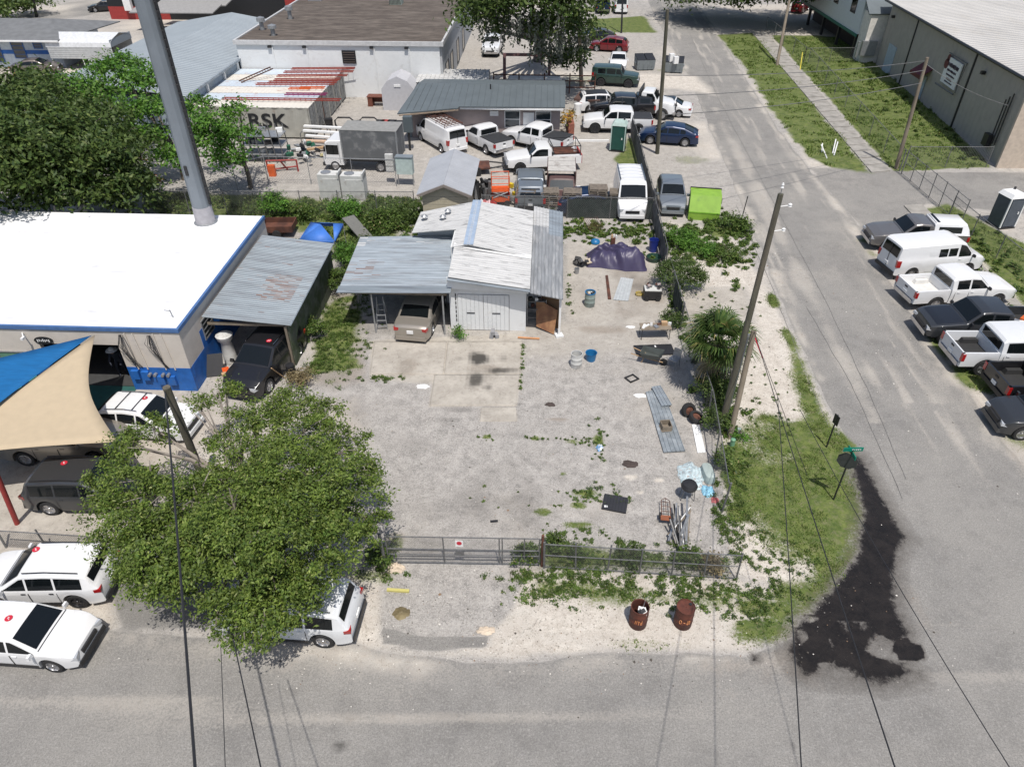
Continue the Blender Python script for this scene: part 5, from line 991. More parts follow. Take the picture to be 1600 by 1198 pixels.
# ---- flatbed truck
def flatbed():
    p, h = place(None, ((1019, 160), (2.3, 0, 1.2)), ((908, 150), (-4.1, 0, 1.2)))
    T = empty('flatbed_truck', p, h, 'long flatbed truck with a rusty brown deck and white cab', 'truck')
    MB().b2(-4.6, 1.3, -1.2, 1.2, 1.05, 1.25).build('flatbed_deck', pm('rust_brown_deck', (.09, .05, .04), .8, var=.2), T); MB().b2(1.3, 1.4, -1.2, 1.2, 1.0, 2.5).build('headboard', M_dark, T)
    b = Body(dict(L=9.2, W=2.0, H=2.3, belt=1.5, zb=.55, r=.48, wb=(3.5, -2.8), top=[(1.5, 2.2), (1.6, 2.3), (2.5, 2.3), (2.95, 1.6), (3.9, 1.5), (4.4, 1.35), (4.55, .9)], tum=.15)); b.k['bed'] = 1
    b.mesh().build('cab', PW, T, 32); b.toppatch(2.92, 2.55, f=.88).build('windshield', M_glass, T)
    for s_ in (1, -1): b.sidepatch(2.75, 1.95, None, None, s_, topgap=.15).build('side_window', M_glass, T); MB().box((4.45, s_*.65, 1.1), (.2, .25, .2)).build('headlight', M_lamp, T); MB().box((2.7, s_*1.15, 1.8), (.06, .2, .35)).build('mirror', M_dark, T)
    MB().b2(4.45, 4.65, -.95, .95, .5, .75).build('bumper', M_chrome, T); MB().b2(4.5, 4.58, -.5, .5, .8, 1.3).build('grille', M_dark, T); MB().b2(-4.4, 3.5, -.4, .4, .7, 1.05).build('chassis', M_dark, T)
    wheels(T, dict(r=.48, wb=(3.5, -2.2)), 0, 2.2); o = MB().lathe([(.3, 0), (.3, 1.3)], 12, (-4.2, -1.0, 0), axis='X'); MB().lathe([(.1, -.05), (.35, 0), (.35, .95), (.1, 1.05)], 14, (-4.1, -1.6, .0)).build('white_tank', PW, T)
flatbed()
# ---- white work truck with stake bed (facing left)
def work_truck():
    p, h = place(None, ((814, 271), (1.9, .97, 0)), ((879, 268), (-1.7, .97, 0)))
    def ex(T, k, b): pass
    k = SP['pickup']; b = Body(k); T = empty('work_truck', p, h, 'white work truck with a low service bed holding scrap, beside the stake truck', 'truck'); b.mesh().build('body', PW, T, 32); b.toppatch(*k['ws'], f=.88).build('windshield', M_glass, T)
    for s_ in (1, -1): b.sidepatch(.92, -.35, None, None, s_, topgap=.13).build('side_window', M_glass, T); MB().box((2.68, s_*.72, .9), (.24, .3, .2)).build('headlight', M_lamp, T); MB().box((.95, s_*1.12, 1.35), (.1, .2, .2)).build('mirror', M_dark, T); MB().b2(-2.9, -.65, min(s_*1.02, s_*.7), max(s_*1.02, s_*.7), .6, 1.2).build('tool_box_side', PW, T)
    MB().box((2.8, 0, .5), (.25, 1.8, .28)).build('bumper', M_dark, T); MB().b2(-2.9, -.65, -.7, .7, .75, .85).build('bed_floor', M_bedk, T); MB().b2(-2.95, -2.85, -1.0, 1.0, .6, 1.25).build('tailgate', M_redp, T)
    mb = MB()
    for x in (-2.8, -.7): mb.tube([(x, -1, 1.2), (x, -1, 1.9), (x, 1, 1.9), (x, 1, 1.2)], .035, 5)
    for s_ in (-1, 1): mb.tube([(-2.8, s_, 1.9), (-.7, s_, 1.9)], .035, 5)
    mb.build('bed_rack', M_dark, T)
    for i in range(7): MB().tube([(-2.7+random.random()*.3, -.8+i*.25, 1.25), (-.9, -.7+i*.22, 1.3)], .05, 5).build('scrap_pipe', M_rust, T)
    wheels(T, k, 1)
work_truck()
# ---- old stake-bed truck facing the camera
def stake_truck():
    p, h = place(None, ((878, 250), (-2.4, 0, 2.2)), ((878, 300), (1.2, 0, 1.6)))
    p.y += 1.1; T = empty('stake_truck', p, h, 'old brown truck with a white slatted canopy facing the camera behind the pallets', 'truck')
    b = Body(dict(L=5.4, W=1.95, H=1.85, belt=1.15, zb=.45, r=.38, wb=(1.8, -1.5), top=[(.3, 1.8), (.4, 1.85), (.9, 1.82), (1.4, 1.2), (2.3, 1.1), (2.6, 1.0), (2.7, .7)], tum=.25, bed=1)); MBr = pm('brown_truck_paint', (.09, .05, .045), .5)
    b.mesh().build('cab', MBr, T, 32); b.toppatch(1.37, .95, f=.88).build('windshield', M_glass2, T)
    for s_ in (1, -1): b.sidepatch(1.2, .5, None, None, s_, topgap=.12).build('side_window', M_glass, T); MB().box((2.6, s_*.7, .85), (.2, .28, .18)).build('headlight', M_lamp, T); MB().box((1.25, s_*1.15, 1.35), (.08, .22, .25)).build('mirror', M_white, T); MB().b2(-2.7, .2, min(s_*.92, s_*1.0), max(s_*.92, s_*1.0), .6, 2.0).build('stake_side', MBr, T)
    MB().b2(-2.7, .2, -.92, .92, .7, .8).build('bed_floor', M_bedk, T); MB().box((2.7, 0, .5), (.2, 1.8, .22)).build('bumper', M_chrome, T)
    for i in range(3): MB().b2(-2.65+i*.96, -1.75+i*.96, -.95, .95, 2.05, 2.1).build('canopy_panel', pm('dirty_white_panel', (.45, .43, .40), .7, var=.1, col2=(.25, .22, .2), thr=.62), T)
    wheels(T, dict(r=.38, wb=(1.8, -1.5)), 0, 1.95)
stake_truck()
# ------------------------------------------------------------------ vegetation
L_oak = leafmat('leaf_bright_oak', (.06, .11, .018), (.175, .235, .045), (.30, .33, .11))
L_dark = leafmat('leaf_dark', (.035, .07, .015), (.10, .145, .034), (.17, .21, .06))
L_lime = leafmat('leaf_fresh_green', (.04, .12, .015), (.13, .26, .035), (.2, .32, .06))
L_weed = leafmat('leaf_weed', (.04, .08, .014), (.12, .18, .035), (.26, .23, .10))
L_dry = leafmat('leaf_dry', (.16, .12, .06), (.3, .25, .14))
L_grass = leafmat('grass_blade', (.08, .14, .022), (.19, .25, .06), (.36, .31, .15))
L_palm = leafmat('palm_leaf', (.03, .07, .015), (.10, .15, .035), (.3, .24, .09)); L_orange = leafmat('dead_needles', (.22, .07, .02), (.35, .14, .05))
def leafquads(C, N, size, rg, jit=.8):
    """C centres (n,3), N preferred normals -> verts, faces"""
    n = len(C); nr = N+rg.normal(0, jit, (n, 3)); nr /= np.linalg.norm(nr, axis=1)[:, None]+1e-9
    t = rg.normal(0, 1, (n, 3)); a = np.cross(nr, t); a /= np.linalg.norm(a, axis=1)[:, None]+1e-9; b = np.cross(nr, a)
    s = size*rg.uniform(.6, 1.3, n)[:, None]; l = a*s; w_ = b*s*.5
    V = np.stack([C-l, C-w_*.9+nr*s*.08, C+l, C+w_*.9+nr*s*.08], 1).reshape(-1, 3); F = np.arange(4*n).reshape(-1, 4); return V, F
def crown(blobs, per, nl, size, seed, cr=.3, low=-.35, inner=.25):
    """blobs (x,y,z,rx,ry,rz); per = clumps per m2 of shell; nl leaves in a clump"""
    rg = np.random.default_rng(seed); Cs = []; Ns = []
    for (x, y, z, a, b, c) in blobs:
        k = max(6, int(4*PI*((a*b+a*c+b*c)/3)*per)); d = rg.normal(0, 1, (k, 3)); d /= np.linalg.norm(d, axis=1)[:, None]; d[:, 2] = np.where(d[:, 2] < low, -d[:, 2], d[:, 2])
        r = np.where(rg.random(k) < inner, rg.uniform(.4, .85, k), rg.uniform(.74, 1.16, k)); P_ = np.array([x, y, z])+d*r[:, None]*np.array([a, b, c])
        m = int(nl); off = rg.normal(0, 1, (k, m, 3))*np.array([cr, cr, cr*.55])*rg.uniform(.6, 1.35, (k, 1, 1)); Cs.append((P_[:, None]+off).reshape(-1, 3)); Ns.append(np.repeat(d*.6+np.array([0, 0, .7]), m, 0))
    C = np.concatenate(Cs); N = np.concatenate(Ns); keep = C[:, 2] > .05; C = C[keep]; N = N[keep]; return leafquads(C, N, size, rg)
def tree(name, label, base, blobs, mat, per, nl, size, seed, trunk_r=.18, group=None, cr=.3, low=-.35, limbs=1, cat='tree', barkm=None, inner=.25):
    T = empty(name, (base[0], base[1], 0), 0, label, cat, group); off = np.array([base[0], base[1], 0])
    V, F = crown(blobs, per, nl, size, seed, cr, low, inner); fastmesh('crown' if cat == 'tree' else 'foliage', V-off, F, mat, parent=T)
    mb = MB(); rd = random.Random(seed); z0 = min(b[2] for b in blobs)*.55; fork = Vector((0, 0, max(.25, z0)))
    mb.tube([(0, 0, -.1), (.04, .02, z0*.5), fork], trunk_r, 8, trunk_r*.8)
    if limbs:
        for (x, y, z, a, b, c) in blobs:
            e = Vector((x-base[0], y-base[1], z+c*.3)); m = fork.lerp(e, .5)+Vector((rd.uniform(-.3, .3), rd.uniform(-.3, .3), rd.uniform(0, .4))); mb.tube([fork, m, e], trunk_r*.5, 5, trunk_r*.12)
            for q in range(4):
                s_ = m.lerp(e, rd.uniform(.1, .9)); g = e+Vector((rd.uniform(-a, a)*.8, rd.uniform(-b, b)*.8, rd.uniform(-.1, .8)*c)); mb.tube([s_, (s_+g)/2+Vector((0, 0, .12)), g], trunk_r*.17, 4, trunk_r*.05)
    mb.build('trunk' if cat == 'tree' else 'stem', barkm or M_bark, T, 60); return T
def blob(px, py, z, rx, ry=None, rz=None): p = G(px, py, z); return (p.x, p.y, z, rx, ry or rx, rz or rx*.62)
# big tree over the street
B_ = [blob(q[0], q[1], q[2], q[3]*1.14) for q in [(470, 690, 3.4, 1.3), (535, 715, 3.2, .95), (400, 655, 2.9, .85), (460, 630, 2.7, .75), (505, 650, 2.8, .7), (550, 785, 3.1, .95), (500, 765, 4.1, 1.15), (430, 760, 4.0, 1.05), (370, 820, 4.1, 1.1), (305, 790, 3.7, .95), (245, 775, 3.3, .9), (190, 815, 3.1, .85), (240, 855, 3.3, .95), (320, 870, 3.3, .95), (440, 850, 4.0, 1.15), (530, 850, 2.9, .95), (385, 905, 3.0, .85), (430, 930, 2.9, .9), (385, 985, 2.2, .65), (480, 905, 2.7, .8), (200, 700, 3.2, .65), (240, 672, 3.0, .6), (165, 745, 2.9, .55), (350, 690, 2.8, .5), (380, 715, 3.2, .7), (270, 915, 2.6, .65), (310, 635, 2.4, .4), (355, 610, 2.2, .5), (285, 840, 3.2, .9), (405, 805, 3.5, 1.2), (470, 800, 3.4, 1.2), (330, 750, 2.9, .6), (590, 820, 2.7, .45), (220, 895, 2.7, .6), (425, 985, 2.3, .5), (330, 935, 2.4, .45), (575, 740, 2.8, .45), (150, 790, 2.7, .45), (255, 900, 2.6, .8), (290, 885, 3.1, .9), (205, 860, 2.7, .8), (215, 760, 3.1, .8), (350, 870, 3.4, .9), (345, 970, 2.0, .45), (410, 955, 2.5, .7), (470, 960, 2.2, .5)]]
tree('leafy_tree', 'large bright green tree spreading over the street and the fence at the lot corner', G(400, 800), B_, L_oak, 2.8, 104, .06, 5, .26, cr=.165, low=-.3, inner=.3, barkm=pm('pale_twig_bark', (.24, .21, .18), .9, var=.25))
# dark trees upper left
tree('dark_oak', 'broad dark green oak in the left corner behind the white roof', (-36, 46), [blob(*q) for q in [(30, 170, 5.5, 3.4), (60, 230, 5.5, 3.6), (120, 250, 5, 3), (10, 240, 6, 3.5), (90, 300, 3.5, 2.4), (160, 290, 3.6, 2.4), (20, 290, 4.5, 2.6), (130, 200, 5.5, 2.6), (180, 240, 4.2, 2.2), (-60, 220, 6, 4.5), (-80, 300, 4, 3), (60, 140, 4.5, 2), (200, 305, 2.6, 1.8)]], L_dark, .95, 55, .17, 8, .4, cr=.5, low=-.1)
tree('fresh_green_tree', 'fresh green tree with open branches left of the grey steel monopole', (-26.5, 50), [blob(*q) for q in [(185, 115, 6.2, 2.0), (145, 145, 5.6, 1.6), (120, 155, 5.0, 1.1), (220, 130, 6, 1.6), (235, 175, 5, 1.4), (180, 180, 4.8, 1.6), (200, 215, 3.8, 1.4), (105, 125, 5.5, .7), (245, 210, 3.6, 1.0)]], L_lime, 1.5, 38, .15, 9, .22, cr=.38, low=-.2)
tree('fresh_green_tree', 'fresh green tree with drooping clumps right of the grey steel monopole', (-21, 48.5), [blob(*q) for q in [(310, 170, 5, 1.1), (340, 200, 4.6, 1.5), (370, 215, 4.2, 1.3), (320, 225, 3.8, 1.3), (360, 250, 3.2, 1.2), (375, 175, 5, .9), (265, 250, 3, 1.2)]], L_lime, 1.5, 38, .15, 10, .18, cr=.36, low=-.2)
tree('dead_brown_bush', 'small bush of orange brown dead foliage under the dark oak', G(232, 300), [blob(228, 288, 1.8, .7), blob(210, 250, 3.0, .5)], L_orange, 2, 25, .13, 12, .06, cr=.25, cat='bush')
# far trees
moss = leafmat('hanging_moss', (.10, .11, .09), (.19, .2, .16))
T = tree('mossy_oak', 'mossy oak with hanging strands between the brown roof and the road', G(842, 96), [blob(*q) for q in [(785, 15, 8, 2.6), (755, 30, 7, 2.2), (830, 5, 9, 2.6), (875, 30, 7, 2.2), (903, 50, 5.5, 1.6), (740, 10, 7.5, 2), (855, 45, 6.5, 1.8), (900, 0, 9, 2.6), (820, -25, 10, 4), (770, 50, 5, 1.1), (845, 75, 4, 1.1)]], L_dark, .6, 34, .24, 14, .7, cr=.8, low=-.3, barkm=pm('grey_bark', (.11, .1, .09), .9, var=.3))
rg = np.random.default_rng(3); bb = [blob(*q) for q in [(785, 15, 8, 2.6), (840, 5, 9, 3), (875, 30, 7, 2.2), (855, 45, 6.5, 2), (903, 50, 5, 1.6)]]; Cc = []
for (x, y, z, a, b, c) in bb:
    for k in range(16):
        px_, py_ = x+rg.uniform(-a, a)*.8, y+rg.uniform(-b, b)*.8; l = rg.uniform(1.2, 3.4)
        for q in range(22): Cc.append((px_+rg.normal(0, .1), py_+rg.normal(0, .1), max(.8, z-c*.4-l*q/22)))
Cc = np.array(Cc); V, F = leafquads(Cc, np.tile([0, -1., .1], (len(Cc), 1)), .16, rg, .5); o = fastmesh('hanging_moss', V-np.array(T.location), F, moss, parent=T)
gf_ = 'trees along the far edge of the yards'
for i, (px, py, z, r_, lb) in enumerate([(885, 95, 2.2, 1.3, 'small rounded tree beside the mossy oak trunk'), (1120, -20, 4, 7, 'dark tree shading the far side of the street, left one'), (1180, -25, 5, 7, 'dark tree shading the far side of the street, middle one'), (1250, -28, 5, 7, 'dark tree behind the dark red suv, right one')]):
    tree('shade_tree', lb, G(px, py), [blob(px, py, z, r_), blob(px+12, py-6, z+1, r_*.7), blob(px-14, py+2, z, r_*.6)], L_dark, .5, 35, .26, 20+i, .3, gf_, cr=.7, limbs=0)
tree('street_hedge', 'dark green hedge at the far top left corner', G(20, 14), [blob(10, 12, 1.5, 3, 2, 1.6), blob(45, 5, 1.5, 3, 2, 1.5), blob(-20, 22, 1.5, 3, 2, 1.5)], L_dark, .8, 30, .25, 31, .2, cr=.6, cat='hedge', limbs=0)
# shrubs
for i, (px, py, z, r_, m, lb) in enumerate([
    (1062, 432, .8, 1.35, L_dark, 'rounded green bush against the lot fence above the palm'), (1090, 385, .35, 1.1, L_lime, 'bright green low bush below the lime green box'), (1065, 372, .5, .8, L_lime, 'light green bush just outside the screened fence corner'), (1135, 395, .3, .9, L_weed, 'low weedy bush on the white sand beside the road'),
    (1148, 350, .4, .8, L_weed, 'green bush at the road edge beside the lime green box'), (430, 322, .7, .8, L_lime, 'yellow-green shrub behind the white roof corner'), (470, 332, .5, .7, L_weed, 'weedy shrub behind the lean-to'), (540, 328, .6, .9, L_lime, 'green shrub in front of the white cabinets'), (600, 345, .5, 1.2, L_weed, 'tangled green shrub left of the white garage roof'), (640, 335, .5, .9, L_dark, 'dark shrub at the back left corner of the white garage'),
    (575, 385, .5, .9, L_dark, 'dark green vine clump between lean-to and carport'), (545, 400, .7, .7, L_lime, 'light green vine climbing the fence right of the blue tent'), (530, 440, .7, .6, L_weed, 'vine clump on the fence beside the rusty lean-to'), (1118, 610, .7, .9, L_dark, 'dark shrub at the foot of the tall leaning pole'), (1122, 560, .8, .8, L_weed, 'small green shrub between palm and the tall leaning pole'),
    (470, 590, .35, .6, L_dry, 'dry brownish bush at the front post of the lean-to'), (490, 515, .5, .5, L_weed, 'weed bush leaning on the mossy lean-to wall'), (717, 522, .3, .22, L_lime, 'single green weed plant at the left of the garage doors'), (820, 870, .3, .42, L_weed, 'weed bush at the gate end by the fence'), (868, 850, .4, .3, L_weed, 'tall weed just inside the front fence'),
    (900, 864, .28, .35, L_weed, 'grey-green weeds along the front fence, second clump'), (985, 868, .28, .45, L_dark, 'dense weeds at the middle of the front fence'), (1075, 870, .3, .42, L_weed, 'weeds tangled in the front fence by the metal scraps'), (1110, 882, .25, .4, L_dry, 'dry weeds at the right end of the front fence'), (592, 870, .3, .5, L_weed, 'weed bush at the left gate post'), (1155, 680, .15, .35, L_lime, 'low green plant beside the pole foot'), (1122, 660, .5, .6, L_dark, 'dark vine clump on the fence left of the pole foot'), (1050, 500, .5, .5, L_dark, 'dark green clump at the end of the screened fence panel'), (1130, 720, .4, .4, L_weed, 'weed clump inside the fence above the upturned tub')]):
    tree('shrub', lb, G(px, py), [blob(px, py, z, r_, r_, z*1.1), blob(px+r_*14, py+4, z*.7, r_*.6, r_*.6, z*.8), blob(px-r_*12, py-3, z*.8, r_*.55, r_*.5, z*.9)], m, 9 if py > 360 else 5, 28, .055 if py > 360 else .09, 60+i, .025, cr=.12 if py > 360 else .2, cat='shrub', low=-.1, limbs=1)
# cabbage palm
def palm():
    b0 = G(1108, 610); T = empty('cabbage_palm', b0, 0, 'short cabbage palm with fan leaves beside the lot fence', 'palm tree'); zt = 2.5; rg = random.Random(4); V = []; F = []; V2 = []; F2 = []
    MB().tube([(0, 0, -.1), (.02, .1, 1), (.05, .2, zt)], .2, 9, .26).build('trunk', pm('palm_trunk', (.13, .11, .09), .95, var=.35, scale=10, bump=.8), T, 50)
    mbp = MB()
    for i in range(66):
        az = rg.uniform(0, 2*PI); el = rg.choice([rg.uniform(.1, 1.3)]*4+[rg.uniform(-.9, .1)]); dead = el < -.35; L_ = rg.uniform(.7, 1.2); d = Vector((math.cos(az)*math.cos(el), math.sin(az)*math.cos(el), math.sin(el))); o = Vector((.05, .2, zt)); c = o+d*L_*(.9 if dead else 1); c.z -= .12*L_
        mbp.tube([o, (o+c)/2+Vector((0, 0, .05)), c], .016, 4); side = d.cross(Vector((0, 0, 1))).normalized(); upv = side.cross(d).normalized(); R_ = rg.uniform(.8, 1.15)
        VV, FF = (V2, F2) if dead else (V, F)
        for k in range(24):
            a = -2.0+4.0*k/23; dd = (d*math.cos(a)+side*math.sin(a)).normalized(); ln = R_*(1-.22*abs(a)/2)*rg.uniform(.85, 1.1); wv = dd.cross(upv).normalized()*.026; droop = Vector((0, 0, -.30*ln-.1)); t0 = c+dd*.02; t1 = c+dd*ln*.6+upv*.05; t2 = c+dd*ln+droop*(1.4 if dead else .8)
            q = len(VV); VV += [tuple(t0-wv*.4), tuple(t1-wv), tuple(t1+wv), tuple(t0+wv*.4), tuple(t2-wv*.15), tuple(t2+wv*.15)]; FF += [(q, q+1, q+2, q+3), (q+1, q+4, q+5, q+2)]
    fastmesh('fronds', np.array(V), np.array(F), L_palm, parent=T); fastmesh('dead_fronds', np.array(V2), np.array(F2), L_dry, parent=T); mbp.build('leaf_stalk', L_palm, T)
palm()
# grass and weeds on the verges: nobody could count them
def scatter(nm, label, x0, x1, y0, y1, dens, ch, thr, hmin, hmax, mat, seed, nb=7, spread=.07, wid=.012):
    rg = np.random.default_rng(seed); n = int((x1-x0)*(y1-y0)*dens); x = rg.uniform(x0, x1, n); y = rg.uniform(y0, y1, n)
    m = samp(ch, x, y)*(1-samp(6, x, y))*np.clip((fbm(x, y, 1.3, seed+200)-.33)*4.5, .05, 1); keep = (m-thr > rg.random(n)*.5) & (samp(0, x, y) < .3); x, y = x[keep], y[keep]; n = len(x)
    X = np.repeat(x, nb)+rg.normal(0, spread, n*nb); Y = np.repeat(y, nb)+rg.normal(0, spread, n*nb); h = rg.uniform(hmin, hmax, n*nb)*np.repeat(rg.uniform(.5, 1.2, n), nb); a = rg.uniform(0, 2*PI, n*nb); ln = rg.uniform(.2, .9, n*nb)*h
    base = np.stack([X, Y, np.full_like(X, -.01)], 1); tip = base+np.stack([np.cos(a)*ln, np.sin(a)*ln, h], 1); sd = np.stack([-np.sin(a), np.cos(a), 0*a], 1)*wid
    mid = base*.5+tip*.5+np.array([0, 0, .12])*h[:, None]
    V = np.stack([base-sd, base+sd, mid+sd*.8, mid-sd*.8, mid-sd*.8, mid+sd*.8, tip+sd*.15, tip-sd*.15], 1).reshape(-1, 3); F = np.arange(len(V)).reshape(-1, 4)
    tag(fastmesh(nm, V, F, mat), label, 'grass', kind='stuff')
scatter('grass', 'green grass on the street corner verge', 7.4, 16, 13, 38, 95, 1, .25, .05, .13, L_grass, 1)
scatter('grass', 'grass and low weeds in front of the gate fence', -7, 9, 12.5, 19, 55, 1, .25, .04, .12, L_grass, 2)
scatter('grass', 'rough grass beside the sidewalk and the tan warehouse', 17, 37, 52, 100, 9, 1, .3, .08, .22, L_grass, 3, 7, .12, .035)
scatter('grass', 'grass strip behind the parked row', 18, 34, 24, 52, 14, 1, .3, .06, .18, L_grass, 4, 7, .1, .022)
scatter('grass', 'weedy grass in the overgrown strip behind the buildings', -27, 1, 36, 50, 20, 1, .35, .08, .28, L_weed, 5, 7, .12, .03)
scatter('grass', 'weedy grass between the lean-to and the carport', -12, -6, 23, 37, 45, 1, .3, .05, .16, L_weed, 6)
# leafy low weeds as clumps
def weeds(nm, label, areas, seed, size=.037):
    rg = np.random.default_rng(seed); Cs = []
    for (px, py, rx, ry, n, r_) in areas:
        c = G(px, py)
        for k in range(int(n*1.5)):
            x, y = c.x+rg.normal(0, rx), c.y+rg.normal(0, ry)
            if samp(0, np.array([x]), np.array([y]))[0] > .4 or samp(6, np.array([x]), np.array([y]))[0] > .3: continue
            rr_ = r_*rg.uniform(.4, 1.3); m = int((34 if size < .05 else 24)*(rr_/.15)**1.4)+8; o = rg.normal(0, 1, (m, 3))*np.array([rr_*.4, rr_*.4, rr_*.3]); o[:, 2] = abs(o[:, 2])+.02; Cs.append(np.array([x, y, 0])+o)
    C = np.concatenate(Cs); V, F = leafquads(C, np.tile([0, 0, 1.], (len(C), 1)), size, rg, .5); tag(fastmesh(nm, V, F, L_weed), label, 'weeds', kind='stuff')
weeds('weeds', 'low leafy weeds scattered along the front fence and sand verge', [(900, 905, 1.2, .4, 60, .16), (1000, 915, 2.0, .45, 90, .15), (1110, 925, 1.4, .4, 50, .15), (1190, 935, .8, .4, 25, .14), (870, 930, .8, .3, 25, .13), (820, 905, .3, .2, 10, .2), (1130, 800, .35, .8, 30, .2), (1155, 770, .3, .9, 25, .16), (1145, 830, .3, .3, 12, .2), (1200, 850, .8, .8, 25, .14), (600, 890, .5, .2, 12, .15), (1010, 870, 2.2, .15, 50, .16), (860, 860, .5, .2, 20, .15), (905, 835, .6, .15, 14, .12), (940, 780, .5, .2, 16, .14), (1230, 880, .8, .5, 20, .13), (1170, 960, .8, .25, 16, .13), (985, 850, .8, .15, 12, .15)], 1)
weeds('weeds', 'small mossy weeds in the cracks of the paved lot', [(935, 690, .25, .6, 22, .09), (895, 688, .4, .15, 9, .09), (915, 770, .5, .2, 14, .1), (838, 685, .25, .1, 6, .08), (815, 570, .04, 1.2, 16, .11), (590, 592, .5, .1, 16, .13), (760, 685, .25, .1, 4, .07), (850, 800, 2, .6, 8, .08), (1190, 640, .9, 3, 50, .1), (890, 455, .08, 1.1, 12, .12), (1130, 480, 1, .6, 16, .1)], 2, .04)
weeds('weeds', 'leafy weeds between the lean-to and the carport', [(520, 520, .7, 1.8, 160, .15), (555, 540, .6, .6, 25, .16), (510, 570, .6, .5, 30, .16), (560, 480, .4, 1.2, 30, .16)], 3)
weeds('weeds', 'overgrown leafy weeds behind the garage and the workshop', [(590, 345, 1.6, 1.6, 120, .34), (620, 320, 1.6, .6, 50, .3), (470, 325, 3, .7, 60, .3), (930, 360, 2.4, .8, 150, .2), (990, 400, 1.5, .3, 20, .15), (1105, 385, 1.7, 2.0, 150, .26), (1145, 355, 1.0, 1.2, 40, .25), (1125, 630, .3, 2.2, 60, .24), (1060, 480, .2, 1.5, 24, .2), (640, 380, .7, 1.0, 26, .28), (300, 325, 3.2, .6, 40, .3)], 4, .09)
weeds('weeds', 'tall weeds in the ditch beside the tan warehouse', [(1440, 180, 1.6, 7, 45, .3), (1380, 120, 1.4, 6, 25, .3), (1540, 400, 1.2, 3, 40, .28)], 5, .10)
# ------------------------------------------------------------------ fences
M_wire = pm('chain_link_wire', (.22, .22, .22), .5, .5, var=.1); M_wiregreen = pm('green_chain_link', (.04, .11, .08), .6); M_screen = pm('dark_windscreen_fabric', (.018, .03, .026), .9, var=.2, scale=2, col2=(.05, .06, .055), thr=.6); M_screeng = pm('faded_screen_fabric', (.12, .12, .13), .9, var=.2, scale=2, col2=(.05, .055, .055), thr=.5)
def link_mesh(mb, a, b, h, s, wdt, z0=.04, sag=0):
    a = Vector(a); b = Vector(b); d = b-a; L_ = d.length; d.normalize(); n = int((L_+h)/s); nrm = Vector((-d.y, d.x, 0))
    for sg in (1, -1):
        for i in range(n+1):
            t = i*s-(h if sg > 0 else 0); p0, p1 = (t, 0), (t+h, h)
            if sg < 0: p0, p1 = (t, h), (t+h, 0); 
            # clip to 0..L
            (x0, z0_), (x1, z1_) = p0, p1
            if sg < 0: x0 -= h; x1 -= h; x0, x1 = x0+0, x1+0
            if x1 <= 0 or x0 >= L_: continue
            if x0 < 0: z0_ += (z1_-z0_)*(0-x0)/(x1-x0); x0 = 0
            if x1 > L_: z1_ = z0_+(z1_-z0_)*(L_-x0)/(x1-x0); x1 = L_
            A_ = a+d*x0; B2 = a+d*x1; w2 = wdt/2*1.2
            o = nrm*(.004*sg)
            def bul(z): return nrm*(sag*math.sin(PI*min(1, z/h)))
            mb.add([A_+o+bul(z0_)+Vector((0, 0, z0+z0_-w2)), B2+o+bul(z1_)+Vector((0, 0, z0+z1_-w2)), B2+o+bul(z1_)+Vector((0, 0, z0+z1_+w2)), A_+o+bul(z0_)+Vector((0, 0, z0+z0_+w2))], [(0, 1, 2, 3)])
def fence(name, label, pts, h, sp, s=.1, wdt=.008, group=None, rail=1, screen=None, post_r=.03, leans=0, wire=M_wire, mid=0, bottom=0, cat='fence', pm_=None, barbed=0, sag=0):
    pts = [Vector((p[0], p[1], 0)) for p in pts]; o0 = pts[0].copy(); T = empty(name, o0, 0, label, cat, group); rd = random.Random(len(label)); pmat = pm_ or M_steel_old; lm = MB()
    for i, (a, b) in enumerate(zip(pts[:-1], pts[1:])):
        a = a-o0; b = b-o0; n = max(1, round((b-a).length/sp))
        for k in range(n+(1 if i == len(pts)-2 else 0)):
            p = a.lerp(b, k/n); MB().tube([p, p+Vector((rd.uniform(-1, 1)*leans, rd.uniform(-1, 1)*leans, h+.08))], post_r*1.35 if k == 0 else post_r, 7).build('post', pmat, T, 40)
        if rail: MB().tube([a+Vector((0, 0, h)), b+Vector((0, 0, h))], .022, 6).build('top_rail', pmat, T, 40)
        if mid: MB().tube([a+Vector((0, 0, h*.55)), b+Vector((0, 0, h*.55))], .018, 6).build('middle_rail', pmat, T, 40)
        if bottom: MB().tube([a+Vector((0, 0, .08)), b+Vector((0, 0, .08))], .018, 6).build('bottom_rail', pmat, T, 40)
        link_mesh(lm, a, b, h-.04, s, wdt, sag=sag)
        if barbed:
            for q in range(3): MB().tube([a+Vector((.0, -.1*q, h+.12+.1*q)), b+Vector((0, -.1*q, h+.12+.1*q))], .012, 4).build('barbed_wire', pmat, T)
    lm.build('chain_link', wire, T)
    if screen:
        m, t0, t1, z0, z1 = screen; L_ = (pts[-1]-pts[0]).length; mb = MB(); n = 24; V = []; F = []; a = Vector((0, 0, 0)); b = pts[-1]-o0; nr = Vector((-(b-a).y, (b-a).x, 0)).normalized()
        for i in range(n+1):
            p = a.lerp(b, t0+(t1-t0)*i/n)
            for j in range(4): z = z0+(z1-z0)*j/3+(rd.uniform(-.05, .05) if j == 3 else 0); V.append(p+nr*(.05+.05*math.sin(i*1.3+j)*(j in (1, 2)))+Vector((0, 0, z)))
        for i in range(n):
            for j in range(3): q = i*4+j; F.append((q, q+1, q+5, q+4))
        mb.add(V, F).build('windscreen', m, T, 60)
    return T
gp0, gp1 = G(608, 880), G(842, 884)
